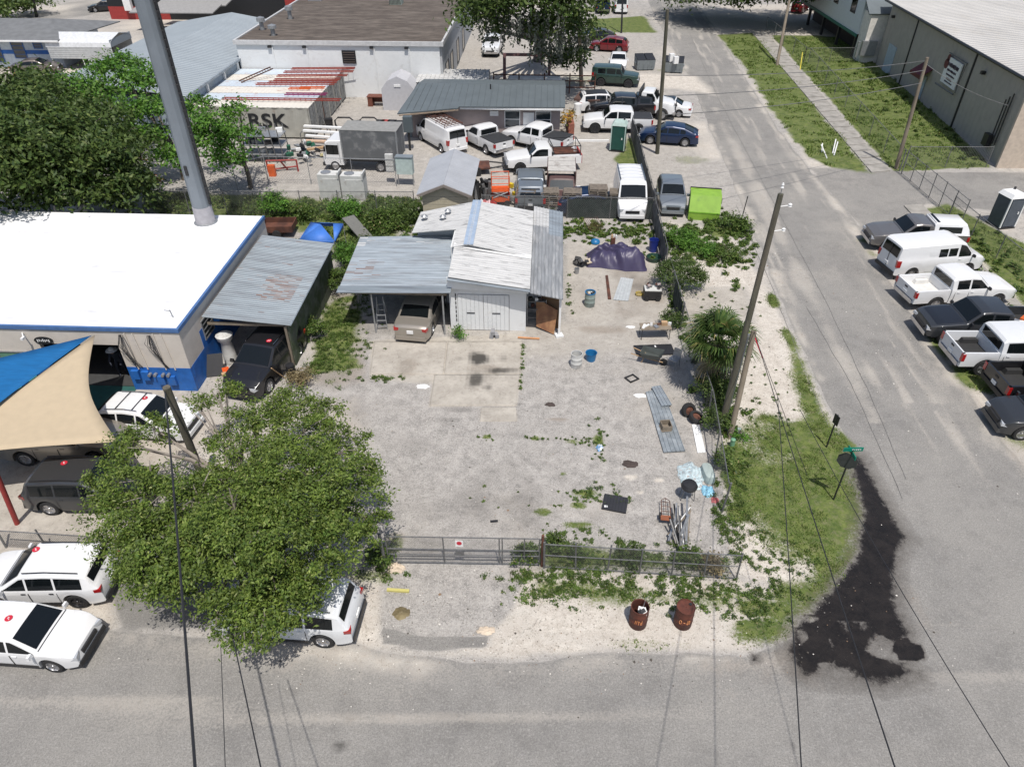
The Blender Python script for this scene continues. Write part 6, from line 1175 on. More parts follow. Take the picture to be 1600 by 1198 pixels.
# sliding gate
T = empty('sliding_gate', (gp0.x, gp0.y, 0), 0, 'long low chain link gate with two small signs across the lot entrance', 'gate'); L_ = (gp1-gp0).length; dy = (gp1.y-gp0.y)/L_
def gt(x, z): return Vector((x, x*dy, z))
for z in (1.42, .80, .52, .1): MB().tube([gt(0, z), gt(L_, z)], .024, 6).build('rail', M_steel_old, T, 40)
for x in (0, 1.95, 3.85, 3.95, 4.7, L_): MB().tube([gt(x, .08), gt(x, 1.42)], .024, 6).build('upright', M_steel_old, T, 40)
mb = MB(); link_mesh(mb, gt(0, 0), gt(L_, 0), 1.32, .085, .0085, .08); mb.build('chain_link', M_wire, T)
sg = MB().box(gt(2.5, 1.15)+Vector((0, -.03, 0)), (.26, .01, .3)).build('gate_sign', M_white, T)
rgm = MB().lathe([(.07, -.04), (.09, -.04), (.09, -.045), (.07, -.045)], 18, (2.5, 0, 1.18), axis='Y'); rgm.v = [(v[0], v[1]+2.5*dy, v[2]) for v in rgm.v]; rgm.build('prohibition_ring', M_red, sg); MB().box(gt(2.5, 1.18)+Vector((0, -.04, 0)), (.17, .004, .02), ry=.8).build('prohibition_bar', M_red, sg)
MB().box(gt(2.5, .66)+Vector((0, -.03, 0)), (.3, .01, .2)).build('gate_sign', M_steel_old, T)
# posts at the gate, front fence
tag(MB().tube([(gp0.x-.12, gp0.y-.05, 0), (gp0.x-.16, gp0.y-.05, 1.6)], .06, 8).build('gate_post', M_steel_old, None, 40), 'thick grey gate post at the left end of the sliding gate', 'post')
tag(MB().tube([(gp1.x+.1, gp1.y, 0), (gp1.x+.1, gp1.y, 1.6)], .05, 8).build('gate_post', M_rust, None, 40), 'rusty gate post where the sliding gate meets the front fence', 'post')
fence('chain_link_fence', 'front chain link fence with weeds growing through it, right of the gate', [G(850, 887), G(1150, 905)], 1.25, 1.15, .085, .0085, mid=1, bottom=1, leans=.06)
fence('chain_link_fence', 'sagging chain link fence along the right side of the lot beside the tall pole', [G(1128, 800), (7.5, 24), (7.35, 31)], 1.5, 2.6, .085, .009, leans=.08, sag=.18)
fence('chain_link_fence', 'dark screened fence panel at the right of the lot behind the palm', [(7.35, 31.2), (7.3, 36)], 1.5, 1.6, .1, .009, screen=(M_screen, 0, .5, .05, 1.45), leans=.05)
fence('chain_link_fence', 'torn dark screened fence at the back right corner of the lot', [(7.3, 37), (7.4, 44.2)], 1.6, 2.4, .1, .01, screen=(M_screeng, 0, 1, .05, 1.5), leans=.1)
fence('chain_link_fence', 'back fence of the lot with a dark green windscreen behind the purple tarp', [(-3.9, 44.4), (7.4, 44.4)], 1.5, 2.8, .12, .012, screen=(M_screen, .50, 1, .0, 1.35))
fence('chain_link_fence', 'grey slatted fence between the delivery van and the silver crossover', [(7.45, 44.6), (7.5, 61)], 1.7, 2.4, .12, .012, screen=(M_screeng, 0, 1, .05, 1.65))
fence('chain_link_fence', 'chain link fence with barbed wire behind the white roof', [(-26, 43.7), (-8.4, 44.3)], 1.7, 2.6, .12, .01)
fence('chain_link_fence', 'bare steel fence frame in front of the box truck', [(-23.5, 46.5), (-20, 49.5), (-10.5, 49.3)], 2.0, 3.0, .2, .008, pm_=M_steel)
fence('chain_link_fence', 'front part of the green chain link fence beside the grass strip', [G(1405, 268), G(1262, 100)], 1.6, 4.2, .2, .016, wire=M_wiregreen)
fence('chain_link_fence', 'far part of the green chain link fence beside the sidewalk', [G(1255, 98), G(1196, 48)], 1.6, 4.2, .25, .016, wire=M_wiregreen)
fence('chain_link_fence', 'cross fence between the raised white house and the grass', [G(1255, 98), G(1335, 97)], 1.5, 3, .2, .012, wire=M_wire)
fence('chain_link_fence', 'cross fence in front of the tan warehouse corner', [G(1412, 262), G(1540, 262)], 1.6, 3.2, .2, .012)
fence('rolling_gate_frame', 'open steel gate frame angled over the driveway near the tan warehouse', [G(1408, 272), G(1500, 352)], 1.7, 1.5, .4, .006, mid=1, bottom=1, cat='gate')
fence('chain_link_fence', 'chain link fence on a low kerb behind the parked row', [G(1482, 338), G(1600, 440), G(1760, 580)], 1.4, 2.6, .12, .01)
fence('chain_link_fence', 'collapsed dark chain link fence beside the charcoal suv', [G(10, 855), G(210, 868)], .9, 1.5, .07, .012, leans=.2, wire=M_steel_old)
tag(MB().box((G(1560, 405)).lerp(G(1600, 440), 0)+Vector((0, 0, .12)), (.2, 14, .28), R(28)).build('low_kerb_wall', pm('kerb_concrete', (.34, .33, .3), .85)), 'low concrete kerb wall under the right-hand chain link fence', 'wall') if False else None
# ------------------------------------------------------------------ poles and wires
def pole(name, label, b, t, r0, r1, mat, cat='pole', caps=None):
    b = Vector(b); t = Vector(t); T = empty(name, b, 0, label, cat); MB().tube([(0, 0, -.2), (t-b)*.5, t-b], r0, 12, r1).build('shaft', mat, T, 40); return T, t-b
b1 = G(1125, 672); t1 = G(1220, 303, 10.3)
t1 = Vector((b1.x+(t1.x-b1.x), t1.y, t1.z)); T, tt = pole('utility_pole', 'tall mossy wooden utility pole leaning right, beside the palm', b1, t1, .14, .1, M_woodpole, 'utility pole')
for k, z in enumerate((.45, 1.35)):
    p = tt*(1-z/10.3); MB().tube([p+Vector((.1, 0, 0)), p+Vector((.38, 0, .05))], .02, 5).build('bracket', M_white, T); MB().lathe([(.03, -.05), (.07, -.03), (.04, 0), (.07, .04), (.03, .07)], 10, tuple(p+Vector((.42, 0, .05)))).build('insulator', M_white, T)
MB().tube([tt, tt+Vector((0, 0, .25))], .015, 5).build('top_pin', M_steel, T); MB().lathe([(.03, .2), (.06, .22), (.03, .28), (.05, .32), (.02, .4)], 8, tuple(tt)).build('insulator', M_white, T)
b2 = G(1140, 685); t2 = G(1178, 517, 4.6); T, tt = pole('pole_stub', 'shorter cut wooden pole tied beside the tall leaning one', b2, t2, .12, .11, M_wood, 'utility pole')
tag(MB().tube([G(1133, 655, .2), G(1169, 522, 4.2)], .075, 8).build('cable_guard', M_steel, None, 40), 'grey metal cable guard strapped between the two leaning poles', 'cable guard')
g_end = G(1290, 905, 0)
for nm, lb, base, top, r0, r1, mt in [('utility_pole', 'brown wooden utility pole beside the navy hatchback', G(1027, 240), G(1043, 15, 10.6), .17, .12, M_woodpole), ('utility_pole', 'grey utility pole on the far grass beside the sidewalk', G(1214, 102), G(1245, -60, 9.5), .17, .13, M_wood), ('utility_pole', 'grey wooden utility pole at the fence corner in front of the tan warehouse', G(1400, 264), G(1449, 90, 7.9), .15, .11, M_wood), ('utility_pole', 'old wooden pole rising through the big leafy tree', G(325, 765), G(260, 605, 5.3), .15, .13, M_woodpole), ('utility_pole', 'pale wooden pole beside the dark green off-road suv', G(909, 135), G(903, 10, 7.5), .22, .15, M_wood), ('light_pole', 'thin dark pole on the far grass behind the dark red crossover', G(971, 52), G(975, -60, 8), .12, .1, M_dark), ('light_pole', 'dark pole in the street at the far top left', G(57, 27), G(40, -60, 7), .2, .15, M_dark)]: pole(nm, lb, base, top, r0, r1, mt)
# steel monopole
mb_ = G(322, 347, 3.35); T = empty('steel_monopole', (mb_.x, mb_.y, 0), 0, 'huge grey steel monopole rising behind the white roof', 'pole'); M_mono = pm('grey_painted_steel', (.20, .225, .25), .55, .2, var=.08, scale=1)
tg = G(222, 0, 13.6); lean = Vector((tg.x-mb_.x, tg.y-mb_.y, 0))*(30/13.6)*.0
MB().tube([(0, 0, 0), (0, 0, 30)], .5, 12, .34).build('shaft', M_mono, T, 25); MB().tube([(0, 0, 3.3), (0, 0, 4.3)], .53, 16, .50).build('sleeve', pm('pale_grey_collar', (.36, .35, .37), .6), T, 35)
MB().lathe([(.64, 3.34), (.62, 3.40), (.5, 3.44)], 16).build('roof_boot', M_steel, T); MB().b2(.48, .56, -.1, .1, 4.4, 30).build('climbing_cable', M_dark, T); MB().box((-.05, -.47, 6.4), (.16, .08, .5)).build('hand_hole', M_dark, T)
mb = MB()
for k in range(60): mb.tube([(.5, -.25, 5+k*.4), (.68, -.25, 5+k*.4)], .015, 4)
mb.b2(.66, .70, -.27, -.23, 4.9, 29); mb.build('step_pegs', M_dark, T)
def wire(label, pts, r, mat=M_dark, n=14, sag=.3):
    a, b = Vector(pts[0]), Vector(pts[1]); P_ = []
    for i in range(n+1): t = i/n; p = a.lerp(b, t); p.z -= sag*4*t*(1-t); P_.append(p)
    tag(MB().tube(P_, r, 5).build('overhead_wire', mat, None, 60), label, 'wire')
def ext(px1, z1, px2, z2, k): a = G(px1[0], px1[1], z1); b = G(px2[0], px2[1], z2); return a, a+(b-a)*k
tp = t1
wire('thick black cable from the old pole in the tree to the bottom of the view', (G(258, 612, 5.2), ext((258, 612), 5.2, (301, 1198), 7.5, 1.5)[1]), .03, sag=.2)
wire('thin wire crossing the street left of the tree shadow', ext((345, 1010), 6, (351, 1198), 7, 2.5), .008, sag=.05)
wire('black wire from under the leafy tree to the bottom edge', ext((365, 1000), 6, (407, 1198), 7, 2.5), .014, sag=.05)
wire('overhead wire from the pole stub across the corner puddle', (G(1178, 517, 4.6), ext((1178, 517), 4.6, (1402, 1198), 8, 1.4)[1]), .014, sag=.1)
wire('overhead wire over the corner grass and street, left one', (G(1215, 620, 6), ext((1215, 620), 6, (1250, 1198), 8, 1.4)[1]), .012, sag=-.1)
wire('overhead wire from the sign area over the puddle, right one', (G(1250, 640, 6), ext((1250, 640), 6, (1600, 1170), 8, 1.9)[1]), .010, sag=.6)
wire('red-sleeved guy wire beside the pole stub', (G(1176, 515, 4.5), G(1262, 745, 0)), .012, sag=0)
tag(MB().tube([G(1177, 520, 4.4), G(1192, 560, 3.6)], .03, 6).build('wire_sleeve', M_red), 'red plastic sleeve on the guy wire near the pole stub', 'cable sleeve')
for lb, a, b, z in (('wire from the warehouse corner pole across the street, upper', (1449, 95), (1040, 118), 7.5), ('wire from the warehouse corner pole across the street, middle', (1445, 110), (1040, 150), 7.2), ('wire from the warehouse corner pole across the street, lower', (1440, 130), (1035, 180), 6.8), ('wire from the warehouse corner pole to the tan wall', (1447, 100), (1575, 165), 6.5)): wire(lb, (G(*a, z), G(*b, z+1 if b[0] < 1100 else 5)), .022, M_steel_old, sag=.3)
# ------------------------------------------------------------------ shade sails
def sail(name, label, cs, sagin, mat, n=18, dip=.25):
    """triangle with edges curved inwards"""
    A_, B_, C_ = cs; cen = (A_+B_+C_)/3; V = []; F = []; idx = {}
    for i in range(n+1):
        for j in range(n+1-i):
            a, b = i/n, j/n; c = 1-a-b; p = A_*a+B_*b+C_*c
            for (u, v, e) in ((a, b, sagin[0]), (b, c, sagin[1]), (c, a, sagin[2])):
                w_2 = 1-u-v; f = 4*u*v*max(0, 1-w_2*1.0)**2; p = p+(cen-p)*f*e
            p = p.copy(); p.z -= dip*27*a*b*c*.35; idx[i, j] = len(V); V.append(tuple(p))
    for i in range(n):
        for j in range(n-i):
            F.append((idx[i, j], idx[i+1, j], idx[i, j+1]))
            if i+j < n-1: F.append((idx[i+1, j], idx[i+1, j+1], idx[i, j+1]))
    o = MB().add(V, F).build(name, mat, None, 60); md = o.modifiers.new('thickness', 'SOLIDIFY'); md.thickness = .012; tag(o, label, 'shade sail'); return o
M_sailc = pm('cream_shade_fabric', (.60, .49, .34), .85, var=.04, scale=3, trans=.25); M_sailb = pm('blue_shade_fabric', (.01, .16, .42), .8, var=.1, scale=2, stretch=(1, 4, 1), trans=.3)
a_ = G(148, 523, 3.15)
sail('shade_sail', 'cream triangular shade sail in front of the workshop', (a_, G(184, 690, 2.7), G(-260, 740, 2.7)), (.20, .12, .40), M_sailc)
sail('shade_sail', 'bright blue shade sail left of the cream one', (G(143, 524, 3.2), G(-260, 900, 2.6), G(-330, 590, 3.2)), (.25, .2, .25), M_sailb)
pb = G(27, 818); tag(MB().tube([pb, pb+(G(-8, 735, 2.8)-pb)*1.05], .09, 10).build('sail_post', M_redp, None, 40), 'red leaning steel post at the left edge', 'post')
# ------------------------------------------------------------------ generic thing helper
def th(name, label, cat, px, py, rz=0, z=0, group=None):
    p = G(px, py, z); return empty(name, p, R(rz), label, cat, group)
def barrel(mb, r=.29, h=.88, n=20, top=True, wall=.02, c=(0, 0, 0)):
    pr = [(r*.99, 0), (r, .02), (r, h*.31), (r*1.035, h*.33), (r, h*.35), (r, h*.64), (r*1.035, h*.66), (r, h*.68), (r, h-.02), (r*1.02, h)]
    if top: pr += [(r*.96, h), (r*.95, h-.03), (.01, h-.03)]
    else: pr += [(r*.93, h), (r*.92, .1), (.01, .08)]
    return mb.lathe(pr, n, c, cap=False)
M_barrust = pm('rusty_barrel', (.10, .028, .016), .75, var=.3, scale=5, col2=(.055, .02, .015), thr=.5, bump=.2); M_orangepaint = pm('orange_paint_mark', (.6, .25, .1), .6)
T = th('oil_drum', 'rusty red oil drum with a closed top and orange marks, right of the pair', 'barrel', 1066, 973); barrel(MB()).build('drum_body', M_barrust, T, 35); MB().lathe([(.05, .86), (.05, .885), (.0, .885)], 10, (.15, .1, 0)).build('bung', M_dark, T)
def curve_mark(T, zs, ang0, strokes, r=.298):
    for st in strokes: MB().tube([(r*math.sin(ang0+a), -r*math.cos(ang0+a), zs+z) for a, z in st], .012, 4).build('painted_mark', M_orangepaint, T)
curve_mark(T, .42, -.1, [[(-.45+.12*math.cos(t*.7), .09*math.sin(t*.7)) for t in range(10)], [(-.1, 0), (.08, 0)], [(.3, .1), (.25, -.06), (.4, -.07), (.45, .1)], [(.55, .08), (.56, -.08)]])
T = th('oil_drum', 'rusty red open oil drum holding white rubbish, left of the pair', 'barrel', 996, 973); barrel(MB(), top=False).build('drum_body', M_barrust, T, 35)
for i in range(7): MB().box((random.uniform(-.13, .13), random.uniform(-.15, .12), .68+random.uniform(0, .12)), (.16, .13, .1), random.uniform(0, 3), random.uniform(-.5, .5)).build('rubbish', M_white if i < 5 else M_dark, T)
MB().tube([(.1, .05, .7), (.16, .12, 1.2)], .01, 4).build('stick', M_steel, T)
curve_mark(T, .42, -.1, [[(-.4, -.08), (-.4, .08), (-.22, -.08), (-.22, .08)], [(-.1, .08), (-.02, 0), (.06, .08)], [(-.02, 0), (-.02, -.09)], [(.32, .1), (.32, -.08), (.2, -.08), (.2, 0), (.32, 0)]])
M_bluep = pm('blue_plastic', (.015, .14, .32), .4); M_dbluep = pm('dark_blue_plastic', (.015, .03, .2), .4); M_whitep = pm('dirty_white_plastic', (.55, .55, .53), .5, var=.1, col2=(.3, .28, .26), thr=.6)
T = th('plastic_drum', 'open dirty white drum standing beside the blue tub', 'barrel', 900, 572); barrel(MB(), .27, .75, top=False).build('drum_body', M_whitep, T, 35)
T = th('plastic_tub', 'bright blue open tub beside the white drum', 'tub', 923, 562); MB().lathe([(.22, 0), (.27, .42), (.29, .43), (.26, .42), (.2, .03), (.01, .03)], 20, cap=False).build('tub_body', M_bluep, T, 40)
T = th('plastic_drum', 'grey-green drum with a blue rim full of rubbish', 'barrel', 921, 477); barrel(MB(), .28, .8, top=False).build('drum_body', pm('grey_green_plastic', (.22, .27, .25), .5, col2=(.1, .1, .1), thr=.6), T, 35); MB().lathe([(.29, .78), (.3, .84), (.26, .84), (.26, .78)], 20, cap=False).build('rim', M_bluep, T)
for i in range(6): MB().box((random.uniform(-.14, .14), random.uniform(-.14, .14), .76), (.15, .12, .1), random.uniform(0, 3), .3).build('rubbish', random.choice([M_white, M_fresh, M_dark]), T)
T = th('rubbish_bin', 'dark blue bin at the right end of the purple tarp', 'bin', 1020, 392); MB().lathe([(.24, 0), (.29, .75), (.31, .76), (.28, .76), (.22, .05), (.01, .05)], 18, cap=False).build('bin_body', M_dbluep, T, 40)
T = th('garden_tub', 'dark green shallow tub below the dark blue bin', 'tub', 1021, 407); MB().lathe([(.35, 0), (.42, .28), (.44, .28), (.33, .03), (.01, .03)], 18, cap=False).build('tub_body', pm('dark_green_plastic', (.02, .06, .045), .5), T, 40)
# tarp over a long low pile
def tarp():
    p0 = G(963, 418); T = empty('covered_vehicle', p0, R(-1), 'long low pile covered with a crumpled purple tarp', 'tarp'); V = []; F = []; nx, ny = 70, 34; Mt = pm('purple_tarp', (.05, .042, .09), .45, var=.1, scale=3)
    for j in range(ny+1):
        for i in range(nx+1):
            u, v = i/nx, j/ny; x = -1.75+3.5*u; y = -.05-.35*math.sin(u*2.6)*(1-v)+1.75*v+.14*math.sin(u*5); eu = min(1, 5.4*u*(1-u)); ev = min(1, 4.8*v*(1-v))
            h = 1.05*eu**.8*ev**.75*(1.05-.35*math.sin(u*2.8+.5)+.14*math.cos(u*8+v*3))
            nn = noise.noise((x*1.6, y*1.6, 3)); fold = abs(noise.noise((x*2.2+y*1.4, y*1.1-x*.3, 7)))*.42+abs(noise.noise((x*6, y*4, 2)))*.1
            edge = .3*noise.noise((u*4, v*4, 1)); V.append((x+edge+.1*nn, y+edge*.6, max(.015, h*(1+.2*nn)+fold*min(1, ev*1.5)*min(1, eu)-.03)))
    for j in range(ny):
        for i in range(nx): a = j*(nx+1)+i; F.append((a, a+1, a+nx+2, a+nx+1))
    MB().add(V, F).build('tarp', Mt, T, 60)
tarp()
for px, py, lb in ((957, 383, 'small wooden stand piled with bottles on the purple tarp'),):
    T = th('bottle_crate', lb, 'crate', px, py, 10, .7); MB().box((0, 0, .25), (.25, .2, .5)).build('crate_body', M_rust, T)
    for i in range(5): MB().lathe([(.05, .5), (.05, .65), (.02, .72)], 8, (random.uniform(-.15, .2), random.uniform(-.1, .1), 0)).build('bottle', random.choice([M_white, M_teal, M_fresh]), T)
T = th('blue_bag', 'crumpled light blue bag behind the purple tarp', 'bag', 930, 380); MB().lathe([(.02, 0), (.3, .05), (.27, .2), (.1, .28), (.0, .28)], 9).build('bag_body', M_bluep, T, 60)
T = th('engine_block', 'black greasy engine parts at the left end of the tarp', 'engine', 907, 415)
for i in range(9): MB().box((random.uniform(-.35, .35), random.uniform(-.25, .25), random.uniform(.1, .5)), (random.uniform(.15, .35), .2, .2), random.random()*3, random.random()).build('engine_part', M_dark if i % 3 else M_steel_old, T)
tag(MB().box(G(921, 408, .3), (.42, .35, .1), .4, .4).build('cardboard_box', pm('pale_cardboard', (.5, .42, .32), .8)), 'pale torn cardboard box leaning on the engine parts', 'box')
T = th('bucket', 'small grey bucket left of the purple tarp', 'bucket', 901, 427); MB().lathe([(.12, 0), (.15, .32), (.13, .32), (.1, .03)], 14).build('bucket_body', M_steel, T, 40)
T = th('grill_cart', 'black cart heaped with junk beside the round bush', 'cart', 1018, 466); MB().box((0, 0, .35), (.95, .6, .5)).build('cart_body', M_dark, T)
MB().box((0, 0, .62), (.9, .6, .05)).build('cart_top', M_whitep, T)
for i in range(9): MB().box((random.uniform(-.3, .35), random.uniform(-.2, .2), .72+random.random()*.12), (.18, .14, .12), random.random()*3, .4).build('junk_item', random.choice([M_dark, M_mauve, M_steel, M_rust]), T)
for s_ in (-.3, .3): MB().lathe([(.12, -.04), (.12, .04)], 14, (s_, -.32, .12), axis='Y').build('wheel', M_rubber, T)
T = th('yellow_hose', 'coiled yellow hose on the ground beside the black cart', 'hose', 999, 461); MB().tube([(.22*math.cos(t*.5)*(1+.1*math.sin(t)), .18*math.sin(t*.5), .03+.004*t) for t in range(40)], .018, 5).build('hose_coil', pm('yellow_hose_plastic', (.45, .33, .06), .5), T)
def flat_sheet(name, label, cat, corners, z, mat, ribs=6, amp=.02, lift=(0, 0, 0, 0)):
    P_ = [G(px, py, z+l) for (px, py), l in zip(corners, lift)]; o0 = P_[0].copy(); o0.z = 0; mb = MB(); q = [p-o0 for p in P_]
    if ribs: corrug(mb, q[0], q[3], q[2], q[1], ribs, amp, 3, None, 'rib')
    else: mb.slab(q, .03)
    o = mb.build(name, mat); o.location = o0; return tag(o, label, cat)
flat_sheet('roofing_sheet', 'short pale corrugated sheet lying below the purple tarp', 'metal sheet', [(970, 433), (990, 436), (982, 470), (958, 468)], .05, pm('pale_sheet_metal', (.50, .52, .52), .45, .2, var=.1), 5)
flat_sheet('wooden_plank', 'brown plank on the ground left of the pale sheet', 'plank', [(946, 430), (950, 430), (955, 467), (950, 467)], .05, M_rust, 0)
flat_sheet('roofing_sheet', 'long narrow galvanised sheets stacked beside the two old wheels', 'metal sheet', [(1009, 612), (1035, 606), (1071, 704), (1037, 706)], .08, pm('long_sheet_zinc', (.28, .31, .33), .45, .3, var=.2, scale=4, col2=(.42, .45, .47), thr=.6), 5, .03)
flat_sheet('roofing_sheet', 'short pale blue sheet lying on top of the long galvanised ones', 'metal sheet', [(1018, 604), (1032, 602), (1050, 632), (1034, 634)], .16, M_zinc2, 3, .03)
flat_sheet('foam_strip', 'white broken corrugated strip at the foot of the right fence', 'strip', [(1081, 663), (1092, 661), (1103, 706), (1090, 707)], .05, M_white, 3)
T = th('wooden_box', 'open grey wooden box on the long galvanised sheets', 'box', 1040, 668, 8, .1); 
for a in ((0, .22, .4, .03), (0, -.22, .4, .03), (.2, 0, .03, .44), (-.2, 0, .03, .44)): MB().box((a[0], a[1], .12), (a[2], a[3], .25)).build('box_side', M_wood, T)
MB().box((-.05, -.05, .02), (.4, .44, .02)).build('box_bottom', M_wood, T)
for px, py, tilt, lb in ((1076, 641, 1.1, 'worn tyre leaning against the flat one by the fence'), (1088, 652, .25, 'old tyre with a rusty rim lying almost flat by the fence')):
    T = th('old_wheel', lb, 'tyre', px, py, 20, .2); o = MB().lathe([(.2, -.1), (.32, -.1), (.34, -.05), (.34, .05), (.32, .1), (.2, .1)], 24, cap=False).build('tyre', M_rubber, T, 35); q = MB().lathe([(.2, -.05), (.19, .05), (.12, .02), (.05, .05), (.0, .05)], 18, cap=False).build('rim', M_rust, T, 35)
    for x in (o, q): x.rotation_euler = (tilt, .2, 0)
# table with junk, panels, wheelbarrow, chair
T = th('work_table', 'low folding table cluttered with tools and a cardboard box', 'table', 1022, 526, 4); MB().box((0, 0, .62), (1.55, .62, .04)).build('tabletop', M_wood, T)
for sx in (-.7, .7):
    for sy in (-.27, .27): MB().tube([(sx, sy, 0), (sx, sy, .6)], .018, 5).build('leg', M_dark, T)
for i, (x, y, sx, sy, sz, m) in enumerate([(.45, .12, .3, .22, .18, M_fresh), (-.45, 0, .35, .1, .06, M_white), (-.2, .1, .3, .12, .08, M_whitep), (.0, -.1, .25, .2, .07, M_steel), (-.6, -.05, .12, .4, .05, M_white), (.2, .15, .2, .1, .05, M_rust), (.7, .1, .08, .2, .15, M_white)]): tag(MB().box(T.matrix_basis @ Vector((x, y, .64+sz/2)), (sx, sy, sz), i*.7).build('cardboard_box' if i == 0 else 'table_item', m), ['open cardboard box at the back of the cluttered table', 'white long item at the left of the cluttered table', 'dirty white case on the cluttered table, near its left end', 'grey metal item at the middle of the cluttered table', 'white strip hanging over the left edge of the cluttered table', 'rusty bar beside the cardboard box on the table', 'small white bottle at the right end of the cluttered table'][i], 'box' if i == 0 else 'junk', None if i == 0 else 'things lying on the cluttered table')
T = th('truck_bed_liner', 'black flat panel lying in front of the cluttered table', 'panel', 1022, 548, 6); MB().box((0, 0, .06), (1.9, .85, .05)).build('panel_sheet', M_dark, T)
for x, y in ((-.6, .0), (.1, .25), (.3, -.2)): MB().box((x, y, .09), (.07, .14, .03), x).build('scrap_piece', M_white, T)
T = th('wheelbarrow', 'grey wheelbarrow on yellow wooden handles beside the black panel', 'wheelbarrow', 1016, 566, -20); V = [(-.35, -.28, .35), (.35, -.22, .35), (.35, .22, .35), (-.35, .28, .35), (-.5, -.38, .62), (.55, -.34, .66), (.55, .34, .66), (-.5, .38, .62)]
MB().add(V, [(0, 1, 2, 3), (0, 4, 5, 1), (1, 5, 6, 2), (2, 6, 7, 3), (3, 7, 4, 0)]).build('tray', pm('dark_grey_tray', (.07, .08, .075), .5), T); 
for s_ in (-.2, .2): MB().tube([(.6, s_*.3, .2), (-.3, s_, .33), (-.95, s_*1.3, .45)], .022, 6).build('handle', M_fresh, T); MB().tube([(-.3, s_, .35), (-.4, s_, 0)], .018, 5).build('leg', M_fresh, T)
MB().lathe([(.18, -.04), (.18, .04)], 16, (.62, 0, .18), axis='Y').build('wheel', M_rubber, T)
def chair(px, py, rz, lb, mat):
    T = th('plastic_chair', lb, 'chair', px, py, rz); MB().box((0, 0, .43), (.44, .42, .03)).build('seat', mat, T); MB().box((0, .22, .68), (.42, .03, .42), 0, -.15).build('backrest', mat, T)
    for sx in (-.18, .18):
        for sy in (-.17, .17): MB().tube([(sx, sy, .42), (sx*1.15, sy*1.2, 0)], .018, 5).build('leg', mat, T)
chair(1052, 572, -40, 'grey folding chair in the palm shadow', M_steel)
T = th('metal_square', 'small black square metal frame lying on the paving', 'frame', 987, 592, 35)
for a in ((0, .2, .5, .06), (0, -.2, .5, .06), (.24, 0, .06, .46), (-.24, 0, .06, .46)): MB().box((a[0], a[1], .04), (a[2], a[3], .05)).build('frame_bar', M_dark, T)
T = th('rubber_mat', 'square black ribbed panel lying near the front fence', 'panel', 961, 788, -12); MB().box((0, 0, .06), (.92, .78, .06)).build('panel_sheet', pm('charcoal_panel', (.03, .03, .034), .5), T); MB().box((-.32, -.26, .095), (.12, .1, .006), .3).build('paper_scrap', M_white, T)
for k in range(8): MB().b2(-.43+k*.115, -.41+k*.115, -.37, .37, .089, .1).build('panel_rib', M_dark, T)
T = th('hand_truck', 'rusty hand truck lying on its back beside the junk pile', 'hand truck', 1040, 800, -5, .15); mb = MB(); mb.tube([(-.16, -.3, .1), (-.16, .5, .1), (0, .62, .1), (.16, .5, .1), (.16, -.3, .1)], .016, 6)
for y in (-.05, .2, .42): mb.tube([(-.16, y, .1), (.16, y, .1)], .012, 5)
mb.tube([(0, -.2, .1), (0, .62, .1)], .01, 5); mb.build('frame', M_rust, T); MB().box((0, -.4, .12), (.42, .2, .04), 0, .3).build('toe_plate', pm('rust_orange', (.22, .07, .03), .8), T)
for s_ in (-.22, .22): MB().lathe([(.12, -.035), (.12, .035)], 14, (s_, -.25, .08), axis='X').build('wheel', M_rubber, T)
T = th('charcoal_grill', 'black round-topped grill on a wire stand near the fence corner', 'grill', 1073, 778); MB().lathe([(.1, .5), (.3, .6), (.32, .68), (.25, .8), (.02, .84)], 16).build('grill_bowl', M_dark, T, 40)
for s_ in (-.25, .25):
    for q in (-.15, .15): MB().tube([(s_, q, 0), (s_*.8, q, .6)], .015, 5).build('leg', M_steel_old, T)
T = th('bathtub', 'pale grey-green oblong tub turned upside down at the fence', 'tub', 1105, 744, 6); mb = MB(); V = []; F = []; n = 20
for r_, z in ((1, .02), (.98, .2), (.88, .34), (.6, .38), (.01, .39)):
    for k in range(n): a = 2*PI*k/n; ca, sa = math.cos(a), math.sin(a); V.append((.22*r_*abs(ca)**.6*(1 if ca > 0 else -1), .47*r_*abs(sa)**.5*(1 if sa > 0 else -1), z))
for i in range(4):
    for k in range(n): F.append((i*n+k, i*n+(k+1) % n, (i+1)*n+(k+1) % n, (i+1)*n+k))
mb.add(V, F).build('tub_body', pm('pale_grey_green', (.36, .42, .40), .5), T, 45)
def crumple(name, label, cat, px, py, rx, ry, h, mat, seed, n=16, rz=0):
    T = th(name, label, cat, px, py, rz); V = []; F = []
    for j in range(n+1):
        for i in range(n+1):
            x, y = -1+2*i/n, -1+2*j/n; r_ = max(abs(x), abs(y)); q = math.hypot(x, y); s_ = r_/q if q > 0 else 0; k = 1+.35*noise.noise((x*1.7, y*1.7, seed)); V.append((x*s_*rx*k, y*s_*ry*k, .012+h*(1-r_)**.5*(.5+abs(noise.noise((x*3, y*3, seed+5)))*1.3)))
    for j in range(n):
        for i in range(n): a = j*(n+1)+i; F.append((a, a+1, a+n+2, a+n+1))
    T2 = MB().add(V, F).build(name, mat, None, 60); T2.location = T.location; T2.rotation_euler = T.rotation_euler; bpy.data.objects.remove(T); return tag(T2, label, cat)
crumple('plastic_debris', 'heap of pale blue and white broken debris left of the upturned tub', 'debris', 1080, 742, .55, .7, .25, pm('pale_blue_debris', (.45, .55, .58), .6, var=.3, scale=9, col2=(.25, .2, .18), thr=.58, s2=8), 3)
crumple('blue_bag', 'pale blue crumpled bag in front of the upturned tub', 'bag', 1106, 768, .28, .3, .22, pm('pale_blue_bag', (.25, .5, .65), .5), 8)
crumple('red_rag', 'red and white rag at the curled end of the chain link', 'rag', 1117, 782, .16, .14, .16, pm('red_rag', (.5, .15, .15), .7), 5)
